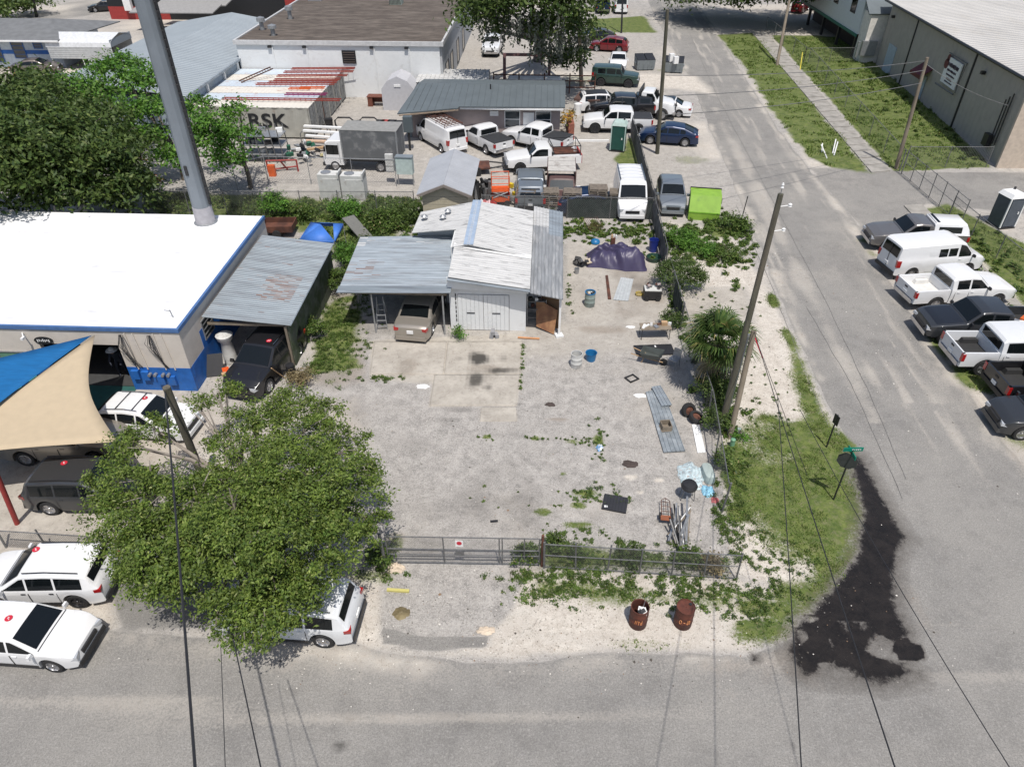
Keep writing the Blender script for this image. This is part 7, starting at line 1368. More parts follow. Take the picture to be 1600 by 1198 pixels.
crumple('blue_rag', 'small blue and white rag on the paving among moss', 'rag', 937, 700, .17, .2, .14, pm('blue_rag', (.12, .28, .5), .6, col2=(.7, .7, .7), thr=.5, s2=6), 6)
crumple('white_scrap', 'white broken scrap on the paving below the concrete slab', 'scrap', 660, 604, .3, .18, .08, M_white, 4)
crumple('limestone_rock', 'large pale rock at the left end of the gate', 'rock', 618, 889, .3, .22, .3, pm('pale_rock', (.55, .46, .36), .9, var=.1), 9)
crumple('white_rag', 'white paper scrap beside the long galvanised sheets', 'scrap', 1000, 618, .3, .15, .06, M_white, 10); crumple('white_scrap', 'white scrap beside the cluttered table', 'scrap', 985, 511, .25, .12, .05, M_white, 12)
crumple('limestone_rock', 'small pale rock on the drive edge near the street', 'rock', 760, 985, .3, .16, .1, pm('pale_rock', (.55, .46, .36), .9), 14)
crumple('dry_leaf_pile', 'small pile of dry pale leaves on the drive', 'leaves', 627, 958, .28, .22, .08, L_dry, 15); crumple('dark_debris', 'dark brown ash heap on the paving', 'debris', 985, 725, .32, .22, .1, pm('ash', (.06, .045, .04), .9), 16); crumple('dark_debris', 'small dark ash spot on the paving in front of the concrete slab', 'debris', 860, 632, .22, .14, .06, pm('ash', (.06, .045, .04), .9), 17)
tag(MB().box(G(622, 922, .05), (.75, .1, .08), -.03).build('painted_bar', pm('faded_yellow', (.5, .45, .15), .7)), 'faded yellow bar lying beside the drive', 'bar')
tag(MB().box(G(772, 814, .03), (.28, .08, .05), .15).build('black_scrap', M_dark), 'small black piece lying inside the gate', 'scrap')
# junk sticks and boards by the front fence
for i in range(14):
    a = G(1050+random.uniform(-8, 25), 845+random.uniform(-10, 25), .05+random.random()*.2); b = G(1052+random.uniform(-5, 28), 790+random.uniform(-15, 30), .35+random.random()*.4)
    tag(MB().tube([a, b], random.uniform(.02, .05), 5).build('scrap_pole', random.choice([M_white, M_steel, M_dark, M_wood, M_steel_old])), 'loose pole or board in the heap at the front fence corner', 'board', 'poles and boards heaped at the front fence corner')
T = th('step_ladder', 'aluminium step ladder standing inside the carport', 'ladder', 598, 512, 5)
for s_ in (-.22, .22): MB().tube([(s_*1.2, -.2, 0), (s_*.7, .25, 1.7)], .022, 5).build('side_rail', M_steel, T); MB().tube([(s_*1.1, .75, 0), (s_*.7, .25, 1.7)], .018, 5).build('back_leg', M_steel, T)
for k in range(5): f = (k+.7)/6; MB().box((0, -.2+.45*f, 1.7*f), (.5*(1-.3*f), .09, .02)).build('step', M_steel, T)
T = th('cinder_block', 'two grey cinder blocks in front of the garage door', 'block', 771, 526, 5); 
for x, z in ((-.08, .1), (.14, .1), (-.02, .3)): MB().box((x, 0, z), (.19, .38, .19), x*2).build('block', pm('cinder_grey', (.27, .27, .28), .9), T)
tag(MB().box(G(826, 528, .06), (1.1, .1, .05), -.06).build('wooden_plank', pm('orange_board', (.5, .25, .12), .7)), 'orange board lying in front of the garage corner', 'plank')
T = th('plywood_board', 'brown plywood sheets leaning in the storage lean-to', 'board', 856, 520, 0); MB().slab([(-.65, 1.0, 1.45), (.45, .25, 1.2), (.3, -.2, .05), (-.6, .35, .15)], .03).build('sheet', pm('brown_plywood', (.22, .10, .05), .6, var=.25, scale=2, col2=(.32, .17, .08), thr=.5), T); MB().slab([(-.6, 1.2, 1.5), (.5, .5, 1.7), (.55, .1, .2), (-.5, .6, .1)], .03).build('sheet', pm('dark_plywood', (.12, .07, .035), .7), T)
T = th('shelf_unit', 'cluttered shelf inside the storage lean-to', 'shelf', 838, 508, 0)
for z in (.45, .95, 1.4): MB().box((0, .25, z), (1.0, .5, .03)).build('shelf_board', M_steel_old, T)
for i in range(14): MB().box((random.uniform(-.4, .4), random.uniform(.1, .4), random.choice([.54, 1.04, 1.48])), (.16, .14, .16), random.random()).build('stored_item', random.choice([M_white, M_steel, M_dark, M_rust, M_zinc]), T)
for s_ in (-.48, .48): MB().tube([(s_, .02, 0), (s_, .02, 1.5)], .02, 5).build('shelf_post', M_steel, T)
# signs at the corner
def signpost(px, py, h, label, lean=(0, 0)):
    T = th('street_sign', label, 'sign', px, py); MB().tube([(0, 0, 0), (lean[0], lean[1], h)], .032, 7).build('post', M_dark, T); return T
T = signpost(1302, 781, 2.6, 'street name sign with green blades above a black-backed stop sign'); MB().box((0, 0, 2.62), (.72, .03, .17), .08).build('name_blade', pm('sign_green', (.0, .18, .12), .4), T); MB().box((-.29, -.02, 2.62), (.14, .012, .13), .08).build('blade_emblem', M_white, T)
for k in range(7): MB().box((-.16+k*.07, -.022+k*.004, 2.62), (.03, .008, .07 if k % 3 else .045), .08).build('blade_letter', M_white, T)
MB().box((0, 0, 2.45), (.03, .66, .15), .05).build('name_blade', pm('sign_green', (.0, .18, .12), .4), T)
oc = MB().lathe([(.37, -.012), (.37, .012)], 8, (0, 0, 0), axis='X'); oc.M = Matrix.Identity(4); ob = oc.build('octagonal_plate', pm('dark_plate_back', (.06, .065, .065), .5, .3), T); ob.location = (-.05, 0, 2.05); ob.rotation_euler = (PI/8, 0, R(62))
T = signpost(1291, 699, 1.75, 'thin dark sign post with a narrow plate seen edge-on', (0, 0)); MB().box((0, 0, 1.5), (.03, .3, .45), .3).build('sign_plate', M_dark, T)
T = signpost(1396, 436, 1.7, 'thin grey post standing in front of the white passenger van', (0, 0))
T = signpost(1158, 345, 1.7, 'thin dark post at the road edge beside the lime green box', (.1, 0))
def stub(px, py, h, r, mat, lb): T = th('utility_stub', lb, 'pipe stub', px, py); MB().lathe([(r, 0), (r, h), (r*.8, h+.02), (.01, h+.03)], 14, cap=False).build('pipe', mat, T, 40); MB().lathe([(r*1.1, h-.05), (r*1.1, h+.01)], 14, cap=False).build('cap', mat, T, 40)
stub(1143, 698, .42, .1, pm('pale_green_plastic', (.16, .33, .2), .5), 'pale green capped pipe stub at the foot of the poles'); stub(1153, 678, .3, .075, pm('pale_grey_plastic', (.4, .48, .45), .5), 'pale grey capped pipe stub behind the green one')
for i, (a, b) in enumerate([((1284, 238), (1285, 224)), ((1288, 238), (1292, 247)), ((1301, 240), (1306, 218)), ((1303, 243), (1309, 222)), ((1289, 240), (1283, 226))]): tag(MB().tube([G(*a, .02), G(b[0], b[1], .6 if b[1] < a[1] else .05)], .05, 6).build('white_pipe', M_white), 'white plastic pipe sticking out of the grass beside the sidewalk', 'pipe', 'white pipes in the grass beside the sidewalk')
tag(MB().tube([G(1250, 110), G(1254, 82, 1.6)], .05, 6).build('yellow_guard', pm('yellow_guard', (.6, .5, .02), .5)), 'yellow guy wire guard at the green fence corner', 'guard')
# ------------------------------------------------------------------ back yard things
def dumpster(px, py, rz, mat, lb, L_=1.9, W_=1.5, H_=1.3):
    T = th('dumpster', lb, 'dumpster', px, py, rz); x, y = L_/2, W_/2
    V = [(-x, -y, .1), (x, -y, .1), (x, y, .1), (-x, y, .1), (-x*1.05, -y*1.1, H_*.85), (x*1.05, -y*1.1, H_*.85), (x*1.05, y, H_*1.1), (-x*1.05, y, H_*1.1)]; MB().add(V, [(0, 3, 2, 1), (0, 1, 5, 4), (1, 2, 6, 5), (2, 3, 7, 6), (3, 0, 4, 7)]).build('bin_body', mat, T)
    for s_ in (-1, 1): MB().slab([(s_*x*.04, -y*1.12, H_*.86), (s_*x*1.03, -y*1.12, H_*.86), (s_*x*1.03, y, H_*1.12), (s_*x*.04, y, H_*1.12)], .04).build('lid', M_dark if mat.name != 'lime_green_paint' else mat, T); MB().b2(min(s_*x*1.05, s_*x*1.15), max(s_*x*1.05, s_*x*1.15), -.3, .3, .6, .75).build('fork_pocket', mat, T)
    for k in range(4): MB().b2(-x*.8+k*x*.5, -x*.8+k*x*.5+.07, -y*1.1, -y*.95, .15, H_*.8).build('rib', mat, T)
    return T
M_dgrey = pm('grey_dumpster_paint', (.17, .19, .2), .6, var=.12)
dumpster(1006, 108, 8, M_dgrey, 'grey dumpster with dark lid beside the white sedan'); T = dumpster(1052, 112, -10, M_dgrey, 'grey dumpster full of white boxes beside the road')
for px, py, lb in ((1049, 92, 'tall white carton sticking out of the grey dumpster by the road'), (1056, 94, 'smaller white carton in the grey dumpster by the road')): tag(MB().box(G(px, py, 1.4), (.5, .4, 1.0 if px < 1050 else .7), .3).build('white_carton', M_white), lb, 'box')
# lime box
M_lime = pm('lime_green_paint', (.22, .38, .045), .5, var=.12, scale=2, col2=(.16, .28, .05), thr=.62); T = th('lime_green_dumpster', 'lime green compactor box on the gravel beside the silver crossover', 'dumpster', 1098, 338, -8)
MB().add([(-1, -.7, 0), (1, -.7, 0), (1, 1.0, 0), (-1, 1.0, 0), (-1, -.7, .55), (1, -.7, .55), (1, -.15, 1.5), (-1, -.15, 1.5), (1, 1.0, 1.55), (-1, 1.0, 1.55)], [(3, 2, 1, 0), (0, 1, 5, 4), (4, 5, 6, 7), (7, 6, 8, 9), (2, 3, 9, 8), (1, 2, 8, 6, 5), (3, 0, 4, 7, 9)]).build('box_body', M_lime, T); MB().b2(1.0, 1.08, .1, .5, .9, 1.2).build('side_lock', M_dark, T); MB().b2(-1.02, 1.02, .95, 1.03, 1.45, 1.6).build('rear_lip', M_dark, T); MB().b2(-1.01, 1.01, -.72, -.7, .5, .58).build('front_seam', pm('lime_shade', (.2, .42, .04), .5), T)
def toilet(px, py, rz, mat, roofm, lb):
    T = th('portable_toilet', lb, 'portable toilet', px, py, rz); MB().b2(-.55, .55, -.55, .55, .12, 2.05).build('cabin', mat, T); MB().b2(-.6, .6, -.6, .6, 0, .12).build('base', M_dark, T)
    MB().add([(-.6, -.6, 2.05), (.6, -.6, 2.05), (.6, .6, 2.05), (-.6, .6, 2.05), (-.42, -.5, 2.3), (.42, -.5, 2.3), (.42, .5, 2.3), (-.42, .5, 2.3)], [(4, 5, 6, 7), (0, 1, 5, 4), (1, 2, 6, 5), (2, 3, 7, 6), (3, 0, 4, 7)]).build('roof', roofm, T)
    d = MB().b2(-.42, .42, -.59, -.55, .2, 1.95).build('door', mat, T); MB().b2(.28, .36, -.63, -.59, 1.0, 1.15).build('handle', M_white, d); MB().lathe([(.07, 2.2), (.07, 2.45)], 10, (.3, .35, 0)).build('vent_pipe', M_dark, T)
    for x in (-.55, .55): MB().b2(x-.04, x+.04, -.6, -.53, .12, 2.05).build('corner_trim', roofm, T)
toilet(965, 234, -12, pm('dark_green_cabin', (.01, .065, .05), .5), pm('pale_green_roof', (.4, .5, .46), .5), 'dark green portable toilet with a pale roof beside the white pickup'); toilet(1562, 352, 14, pm('slate_cabin', (.065, .08, .10), .5), M_white, 'slate grey portable toilet with a white roof at the right edge')
# pallets: stacks, every pallet its own thing
M_pal = pm('grey_pallet_wood', (.19, .16, .13), .9, var=.25, scale=6)
pmb = MB()
pal_parts = []
def pallet_proto():
    T = empty('wooden_pallet', (0, 0, 0), 0, 'grey wooden pallet in a stack behind the dark green screen', 'pallet', 'pallets stacked behind the screened fence')
    mb = MB(); [mb.b2(-.6, .6, -.5+k*.145, -.5+k*.145+.09, .12, .14) for k in range(7)]; mb.build('top_boards', M_pal, T); mb = MB(); [mb.b2(-.6+k*.55, -.52+k*.55, -.5, .46, .02, .12) for k in range(3)]; mb.build('stringers', M_pal, T); mb = MB(); [mb.b2(-.6, .6, -.5+k*.43, -.5+k*.43+.09, 0, .02) for k in range(3)]; mb.build('bottom_boards', M_pal, T); return T
proto = pallet_proto(); first = True; rd = random.Random(2)
for si, (px, n, lb) in enumerate([(822, 12, 'leftmost stack'), (857, 11, 'second stack from the left'), (893, 11, 'middle stack'), (932, 13, 'tallest stack before the navy car'), (966, 11, 'stack beside the white delivery van')]):
    b_ = G(px, 340); b_.y = 45.3
    for k in range(n):
        if first: o = proto; first = False
        else:
            o = proto.copy(); COL.objects.link(o)
            for ch in list(proto.children): c = ch.copy(); COL.objects.link(c); c.parent = o
        o.location = (b_.x+rd.uniform(-.05, .05), b_.y+rd.uniform(-.05, .05), .145*k); o.rotation_euler = (0, 0, rd.uniform(-.08, .08)); o['label'] = ('topmost' if k == n-1 else 'lower')+' grey wooden pallet in the '+lb+' of pallets'
# ladders on the containers
def ladder(p, L_, w_2, n, mat, rz, tilt, lb, grp, name='ladder'):
    T = empty(name, p, rz, lb, 'ladder', grp)
    for s_ in (-w_2/2, w_2/2): MB().box((0, s_, 0), (L_, .05, .09), 0, 0, tilt).build('side_rail', mat, T)
    mb = MB(); c, s2 = math.cos(tilt), math.sin(tilt)
    for k in range(n): t = -L_/2+L_*(k+.5)/n; MB().tube([(t*c, -w_2/2, -t*s2), (t*c, w_2/2, -t*s2)], .022, 5).build('rung', mat, T)
M_lad = pm('crimson_fibreglass', (.26, .05, .035), .5, var=.15); M_lado = pm('orange_fibreglass', (.55, .10, .02), .5); M_mag = pm('magenta_fibreglass', (.22, .015, .09), .5)
ladl = ['crimson ladder nearest the far white wall on the container roofs', 'second crimson ladder from the far wall', 'third crimson ladder from the far wall', 'fourth crimson ladder from the far wall', 'fifth crimson ladder, middle of the container roofs', 'sixth crimson ladder, just behind the orange ones', 'seventh crimson ladder, long one beside the orange ones', 'left orange ladder on the container roofs', 'right orange ladder on the container roofs', 'magenta ladder on the second container roof', 'long thin crimson ladder along the nearest container roof']
for i, (px, py, L_, m, rz) in enumerate([(521, 101, 4.5, M_lad, 4), (505, 107, 6, M_lad, 4), (498, 112, 6.5, M_lad, 4), (488, 118, 6.5, M_lad, 4), (480, 124, 6, M_lad, 5), (473, 128, 6.2, M_lad, 4), (462, 131, 7, M_lad, 3), (468, 138, 1.9, M_lado, 3), (488, 137, 2.2, M_lado, 3), (478, 147, 3.6, M_mag, 1), (440, 155, 10, M_lad, 0)]):
    ladder(G(px, py, 2.75), L_, .5, max(4, int(L_/.45)), m, R(rz), 0, ladl[i], 'ladders stored on the container roofs')
ladder(G(400, 117, 3.0), 3.2, .7, 12, M_rust, R(36), -.25, 'rusty brown short stair ladder propped on the container roofs', 'ladders stored on the container roofs')
# fridges / white cabinets
for px, py, w2, lb in ((520, 308, 1.5, 'white metal cabinet with a round lid, left of the pair by the wire fence'), (556, 310, 1.6, 'white metal cabinet with a stained side, right of the pair by the wire fence')):
    T = th('metal_cabinet', lb, 'cabinet', px, py, -2); MB().b2(-w2/2, w2/2, -.4, .5, 0, 1.75).build('cabinet_body', pm('old_white_metal', (.55, .55, .53), .6, var=.08, col2=(.35, .3, .25), thr=.66), T); MB().b2(-w2/2+.35, w2/2-.08, -.43, -.4, .1, 1.5).build('cabinet_door', M_whitep, T); MB().lathe([(.35, 1.75), (.35, 1.8), (.28, 1.83), (.0, 1.83)], 18, (-.25, .05, 0)).build('top_ring', M_steel, T, 40); MB().b2(w2/2-.1, w2/2, -.45, .5, 1.5, 1.95).build('side_lip', M_whitep, T)
T = th('electrical_cabinet', 'pale green electrical cabinet on legs behind the wire fence', 'cabinet', 635, 290, -3); MB().b2(-.6, .6, -.2, .35, .9, 2.1).build('cabinet_body', pm('pale_green_cabinet', (.42, .50, .48), .6), T); MB().b2(-.62, .62, -.24, .38, 2.1, 2.16).build('cabinet_cap', M_zinc, T)
for x in (-.55, .55): MB().tube([(x, 0, 0), (x, 0, .9)], .04, 5).build('leg', M_steel, T)
T = th('meter_panel', 'stack of small pale boxes left of the green electrical cabinet', 'panel', 612, 287)
for z in (.9, 1.35, 1.8): MB().b2(-.28, .28, -.1, .15, z, z+.38).build('meter_box', M_whitep, T)
T = th('utility_cabinet_post', 'dark grey box on a post beside the white cargo van', 'post box', 641, 235); MB().tube([(0, 0, 0), (0, 0, 1.6)], .1, 6).build('post', M_dark, T); MB().b2(-.35, .35, -.25, .25, 1.5, 2.7).build('box_body', pm('slate_box', (.08, .10, .11), .6), T)
# white boards stack left of the box truck
for i, (x0, y0, x1, y1, z, lb, m) in enumerate([(475, 197, 552, 201, 1.2, 'long white beam at the top of the rack beside the box truck', M_white), (474, 204, 550, 209, 1.1, 'second long white beam on the rack beside the box truck', M_white), (478, 212, 545, 217, .9, 'third long white beam on the rack beside the box truck', M_white), (478, 220, 535, 222, .7, 'pale orange board under the long white beams', pm('pale_board', (.6, .42, .3), .7)), (480, 234, 520, 228, .3, 'pale board on the ground beside the box truck cab', M_fresh), (500, 242, 530, 240, .2, 'yellowish board lying in front of the box truck', pm('yellow_board', (.5, .45, .25), .7))]):
    a, b = G(x0, y0, z), G(x1, y1, z); d = b-a; tag(MB().box((a+b)/2, (d.length, .28, .14), math.atan2(d.y, d.x)).build('long_board', m), lb, 'board')
T = th('board_rack', 'low steel rack carrying the long white beams', 'rack', 512, 222)
for x in (-2, 0, 2): MB().tube([(x, -.6, 0), (x, -.6, .85), (x, 1.2, .85), (x, 1.2, 0)], .05, 5).build('rack_frame', M_steel_old, T)
T = th('steel_rack', 'tall grey steel storage rack below the container letters', 'rack', 418, 255)
for x in (-1.6, -1.0, -.4, .2, .8, 1.4): MB().tube([(x, 0, 0), (x-.2, 0, 2.6)], .04, 5).build('upright', M_steel_old, T); MB().tube([(x, 1.5, 0), (x-.2, 1.5, 2.6)], .04, 5).build('upright', M_steel_old, T)
for z in (.6, 1.3, 2.0): MB().b2(-1.8, 1.4, 0, 1.5, z, z+.05).build('shelf_board', M_steel, T)
for i in range(12): MB().box((random.uniform(-1.4, 1.2), random.uniform(.2, 1.3), random.choice([.8, 1.5, 2.2])), (.5, .3, .3), random.random()).build('stored_item', random.choice([M_white, M_zinc, M_dark, M_steel]), T)
T = th('scrap_heap', 'black and white machine scrap beside the grey rack', 'scrap', 470, 250)
for i in range(22): MB().box((random.gauss(0, .7), random.gauss(0, .6), random.uniform(.1, 1.3)), (random.uniform(.2, .7), random.uniform(.1, .4), random.uniform(.1, .4)), random.random()*3, random.random()).build('scrap_piece', random.choice([M_dark, M_dark, M_white, M_steel, pm('dark_green_crate', (.02, .1, .06), .6)]), T)
T = th('engine_hoist', 'red steel hoist frame standing by the tall rack', 'hoist', 440, 270)
for a, b in (((-1, 0, 0), (-1, 0, .9)), ((-1, 0, .9), (1.2, .3, .9)), ((1.2, .3, .9), (1.2, .3, 0)), ((-1, 0, .2), (1, .9, .2)), ((0, .1, .9), (.3, .6, 0))): MB().tube([a, b], .07, 5).build('steel_bar', M_redp, T)
tag(MB().box(G(425, 267, .4), (.5, .3, .9)).build('orange_fuel_can', pm('orange_can', (.65, .12, .03), .5)), 'bright orange container at the foot of the red hoist', 'canister')
for px, py, lb, m in ((540, 205, 'black metal arch frame beside the container doors', M_dark), (578, 205, 'second black metal arch frame, left of the red bin', M_dark)):
    T = th('arch_frame', lb, 'frame', px, py)
    MB().tube([(-.8, 0, 0), (-.8, 0, .9), (-.5, 0, 1.15), (.5, 0, 1.15), (.8, 0, .9), (.8, 0, 0)], .07, 6).build('arch', m, T); MB().tube([(-.8, 0, .6), (-.8, .8, 0)], .05, 5).build('strut', m, T)
for px, py, m, lb in ((560, 204, M_dark, 'black bin between the two arch frames'), (596, 203, M_dark, 'black bin left of the red bin'), (604, 203, M_redp, 'small red bin behind the box truck'), (614, 203, M_dark, 'black machine part right of the small red bin'), (624, 204, M_dark, 'black tool chest beside the mauve house corner'), (515, 200, M_dark, 'dark upright tool leaning by the container corner')):
    T = th('yard_bin', lb, 'bin', px, py, random.uniform(-20, 20)); MB().box((0, 0, .35), (.6, .5, .7), 0, taper=1.15).build('bin_body', m, T); MB().box((0, 0, .75), (.72, .6, .08)).build('lid', m, T)
# desks, tower
M_desk = pm('reddish_brown_desk', (.15, .05, .03), .6)
for px, py, lb in ((597, 148, 'brown desk against the white block wall'), (594, 165, 'brown desk in front beside the goods table')):
    T = th('wooden_desk', lb, 'desk', px, py); MB().b2(-1.1, 1.1, -.5, .5, .85, .92).build('desktop', M_desk, T); MB().b2(-1.05, -.6, -.45, .45, 0, .85).build('drawer_unit', M_desk, T); MB().b2(.6, 1.05, -.45, .45, 0, .85).build('drawer_unit', M_desk, T); MB().b2(-.6, .6, .35, .4, .2, .85).build('back_panel', M_desk, T)
T = th('goods_table', 'white table with a shelf of small coloured goods', 'table', 628, 165); MB().b2(-1.4, 1.4, -.5, .6, .9, .98).build('tabletop', M_whitep, T); MB().b2(-1.4, 1.4, -.5, .6, .25, .3).build('lower_shelf', M_whitep, T)
for i in range(9): MB().box((-1.2+i*.3, -.3, .42), (.2, .2, .25)).build('stored_item', random.choice([M_white, M_fresh, pm('orange_can', (.65, .12, .03), .5), M_zinc2]), T)
for x in (-1.35, 1.35): MB().b2(x-.04, x+.04, -.45, .5, 0, .9).build('leg', M_whitep, T)
T = th('lattice_mast', 'grey lattice mast leaning against the white block wall', 'mast', 603, 142); top = G(582, 72, 4.5)-T.location; 
for dx, dy in ((-.2, 0), (.2, 0), (0, .3)): MB().tube([(dx, dy, 0), (top.x+dx, top.y+dy-.6, 4.5)], .04, 5).build('mast_leg', M_steel, T)
mb = MB()
for k in range(10): z0, z1 = .45*k, .45*(k+1); f0, f1 = z0/4.5, z1/4.5; mb.tube([(top.x*f0-.2, (top.y-.6)*f0, z0), (top.x*f1+.2, (top.y-.6)*f1, z1), ], .02, 4)
mb.build('lattice_bracing', M_steel, T)
# trailer, orange lift, logs
T = th('trailer_chassis', 'rusty trailer frame with a tow hitch beside the garden shed', 'trailer', 757, 268, 8); MB().b2(-1.6, .4, -.8, .8, .45, .55).build('deck', M_rust, T); MB().tube([(.4, -.7, .5), (2.2, 0, .5)], .06, 5).build('drawbar', M_dark, T); MB().tube([(.4, .7, .5), (2.2, 0, .5)], .06, 5).build('drawbar', M_dark, T); MB().tube([(2.1, 0, 0), (2.1, 0, .9)], .05, 5).build('jack', M_dark, T)
for s_ in (-.9, .9): MB().lathe([(.33, -.1), (.33, .1)], 18, (-.6, s_, .33), axis='Y').build('wheel', M_rubber, T)
M_orl = pm('orange_lift_paint', (.62, .09, .015), .5); T = th('scissor_lift', 'bright orange scissor lift with guard rails beside the garage back', 'lift', 782, 318, 5); MB().b2(-.6, .6, -.45, .45, .3, .6).build('chassis', M_orl, T); MB().b2(-.6, .6, -.45, .45, 1.0, 1.1).build('platform', M_orl, T)
for x in (-.6, .6):
    for y in (-.45, .45): MB().tube([(x, y, 1.1), (x, y, 2.1)], .03, 5).build('rail_post', M_orl, T)
for y in (-.45, .45):
    for z in (1.6, 2.1): MB().tube([(-.6, y, z), (.6, y, z)], .03, 5).build('guard_rail', M_orl, T)
    MB().tube([(-.5, y, .6), (.5, y, 1.0)], .04, 5).build('scissor_arm', M_steel, T); MB().tube([(.5, y, .6), (-.5, y, 1.0)], .04, 5).build('scissor_arm', M_steel, T)
for x in (-.45, .45): MB().lathe([(.2, -.5), (.2, .5)], 14, (x, 0, .2), axis='Y').build('wheel_axle', M_rubber, T)
rd = random.Random(9)
for i in range(26): p = G(752+rd.uniform(-14, 16), 316+rd.uniform(-6, 4)); tag(MB().box((p.x, p.y, .5+rd.random()*.4), (.12+rd.random()*.12, .16, 1.1+rd.random()*.6), rd.random()*3, rd.uniform(-.4, .4), rd.uniform(-.5, .5)).build('burnt_timber', M_dark if i % 3 else M_steel_old), 'dark upright timber leaning in the bundle beside the garden shed', 'timber', 'dark timbers bundled beside the garden shed')
T = th('red_tool_stand', 'red and yellow tool machine beside the orange lift', 'machine', 797, 318); 
for i in range(9): MB().box((rd.uniform(-.35, .35), rd.uniform(-.3, .3), rd.uniform(.2, 1.2)), (.3, .25, .3), rd.random()*3).build('machine_part', [M_redp, pm('yellow_part', (.6, .45, .03), .5), M_steel][i % 3], T)
for i in range(5): p = G(745+i*6, 312+rd.uniform(-3, 3), 3.75); crumple('stuffed_bag', ['white crumpled bag at the left on the garage roof edge', 'white bag behind the garage ridge cap', 'red and white bag on the garage ridge', 'pale pink bag at the right of the ridge cap', 'small red bag at the far right of the ridge'][i], 'bag', 745+i*7, 322, .22, .2, .3, [M_white, M_white, pm('red_rag', (.5, .15, .15), .7), pm('pink_bag', (.65, .45, .45), .6), M_redp][i], i).location = (p.x, 38.75, 3.3)
# gantry behind the mauve house
T = th('gantry_frame', 'dusty pink steel portal frame behind the mauve house', 'frame', 823, 130); Mpk = pm('dusty_pink_steel', (.22, .12, .12), .6)
for x in (-2.3, 2.3): MB().b2(x-.15, x+.15, -.15, .15, 0, 2.6).build('column', Mpk, T)
MB().b2(-2.45, 2.45, -.15, .15, 2.6, 2.85).build('beam', Mpk, T)
T = th('gas_tank', 'long white gas tank behind the dark grey roof', 'tank', 835, 142); MB().lathe([(.1, -2.7), (.45, -2.5), (.5, -2.2), (.5, 2.2), (.45, 2.5), (.1, 2.7)], 16, (0, 0, 1.0), axis='X').build('tank_body', M_white, T, 40)
for x in (-1.6, 1.6): MB().b2(x-.1, x+.1, -.35, .35, 0, .6).build('saddle', M_steel_old, T)
T = th('pipe_rack', 'dark brown rail rack behind the mauve house', 'rack', 850, 146)
for z in (.6, 1.2, 1.7): MB().tube([(-5, 0, z), (5, 0, z)], .06, 5).build('rail', M_rust, T)
for x in (-5, -2.5, 0, 2.5, 5): MB().tube([(x, 0, 0), (x, 0, 1.9)], .06, 5).build('rack_post', M_rust, T)
tag(MB().box(G(912, 220, .08), (4.2, .16, .16), .03).build('parking_stop', M_white), 'white kerb log in the grass in front of the white pickup', 'kerb log')
tag(MB().box(G(891, 195, .5), (.5, 2.6, .9), .05).build('brick_planter', pm('red_brick', (.25, .09, .06), .85, var=.25, scale=6)), 'red brick planter beside the mauve house', 'planter'); tree('flowering_shrub', 'orange and yellow flowering shrub in the brick planter', G(886, 195), [blob(885, 190, 1.0, .6), blob(888, 180, 1.2, .5)], leafmat('flower_leaf', (.1, .16, .03), (.6, .3, .05)), 3, 20, .12, 88, .04, cr=.2, cat='shrub')
for px, py, lb in ((25, 122, 'orange traffic cone beside the bronze sedan'), (66, 128, 'orange traffic cone partly behind the dark oak')): T = th('traffic_cone', lb, 'cone', px, py); MB().lathe([(.22, 0), (.2, .05), (.04, .75), (.01, .76)], 14).build('cone_body', pm('cone_orange', (.8, .12, .02), .5), T, 40); MB().box((0, 0, .02), (.5, .5, .04)).build('base', pm('cone_orange', (.8, .12, .02), .5), T)
# blue tent, open trailer
def tent():
    P_ = [G(486, 347, 1.5), G(536, 349, 1.5), G(522, 376, 1.3), G(468, 374, 1.3)]; c = sum(P_, Vector())/4; T = empty('pop_up_tent', (c.x, c.y, 0), 0, 'collapsed blue canopy tent with a torn corner behind the lean-to', 'tent'); off = Vector((c.x, c.y, 0)); Q = [p-off for p in P_]; top = Vector((0, 0, 1.85)); Mtent = pm('tent_blue', (.05, .17, .55), .6, var=.08); mb = MB()
    mb.add([Q[0], Q[1], top+Vector((.1, .2, 0))], [(0, 1, 2)]); mb.add([Q[3], Q[0], top], [(0, 1, 2)]); mb.add([Q[2], Q[3], top], [(0, 1, 2)]); mb.add([Q[1], Q[2], Q[1].lerp(top, .45)], [(0, 1, 2)])
    for a, b in ((0, 1), (1, 2), (2, 3), (3, 0)): mb.add([Q[a], Q[b], Q[b]-Vector((0, 0, .22)), Q[a]-Vector((0, 0, .22))], [(0, 1, 2, 3)])
    o = mb.build('canopy', Mtent, T, 30); o.modifiers.new('thickness', 'SOLIDIFY').thickness = .01
    for q in Q: MB().tube([(q.x, q.y, 0), q], .025, 5).build('leg', M_steel, T)
tent()
T = th('utility_trailer', 'small rusty box trailer between the white roof and the blue tent', 'trailer', 438, 365, 4); MB().b2(-1.0, 1.0, -.7, .7, .4, .46).build('deck', M_rust, T)
for a in ((-1, 1, -.72, -.68), (-1, 1, .68, .72), (-1.02, -.98, -.7, .7), (.98, 1.02, -.7, .7)): MB().b2(*a, .4, .8).build('side_board', M_rust, T)
for s_ in (-.8, .8): MB().lathe([(.28, -.08), (.28, .08)], 16, (0, s_, .28), axis='Y').build('wheel', M_rubber, T)
T = th('roll_of_matting', 'rolled grey mat leaning near the blue tent', 'mat', 560, 372, 25); MB().slab([(-.7, .9, 1.1), (.1, 1.1, 1.1), (.9, -.6, .1), (.1, -.9, .1)], .08).build('mat', pm('grey_mat', (.14, .14, .13), .9, var=.2, scale=8, stretch=(1, 6, 1)), T)
T = th('metal_rack', 'rusty wire rack on the weeds behind the purple tarp', 'rack', 928, 358, 20); mb = MB()
for k in range(9): mb.tube([(-.5+k*.12, -.7, .2), (-.5+k*.12, .7, .5)], .015, 4)
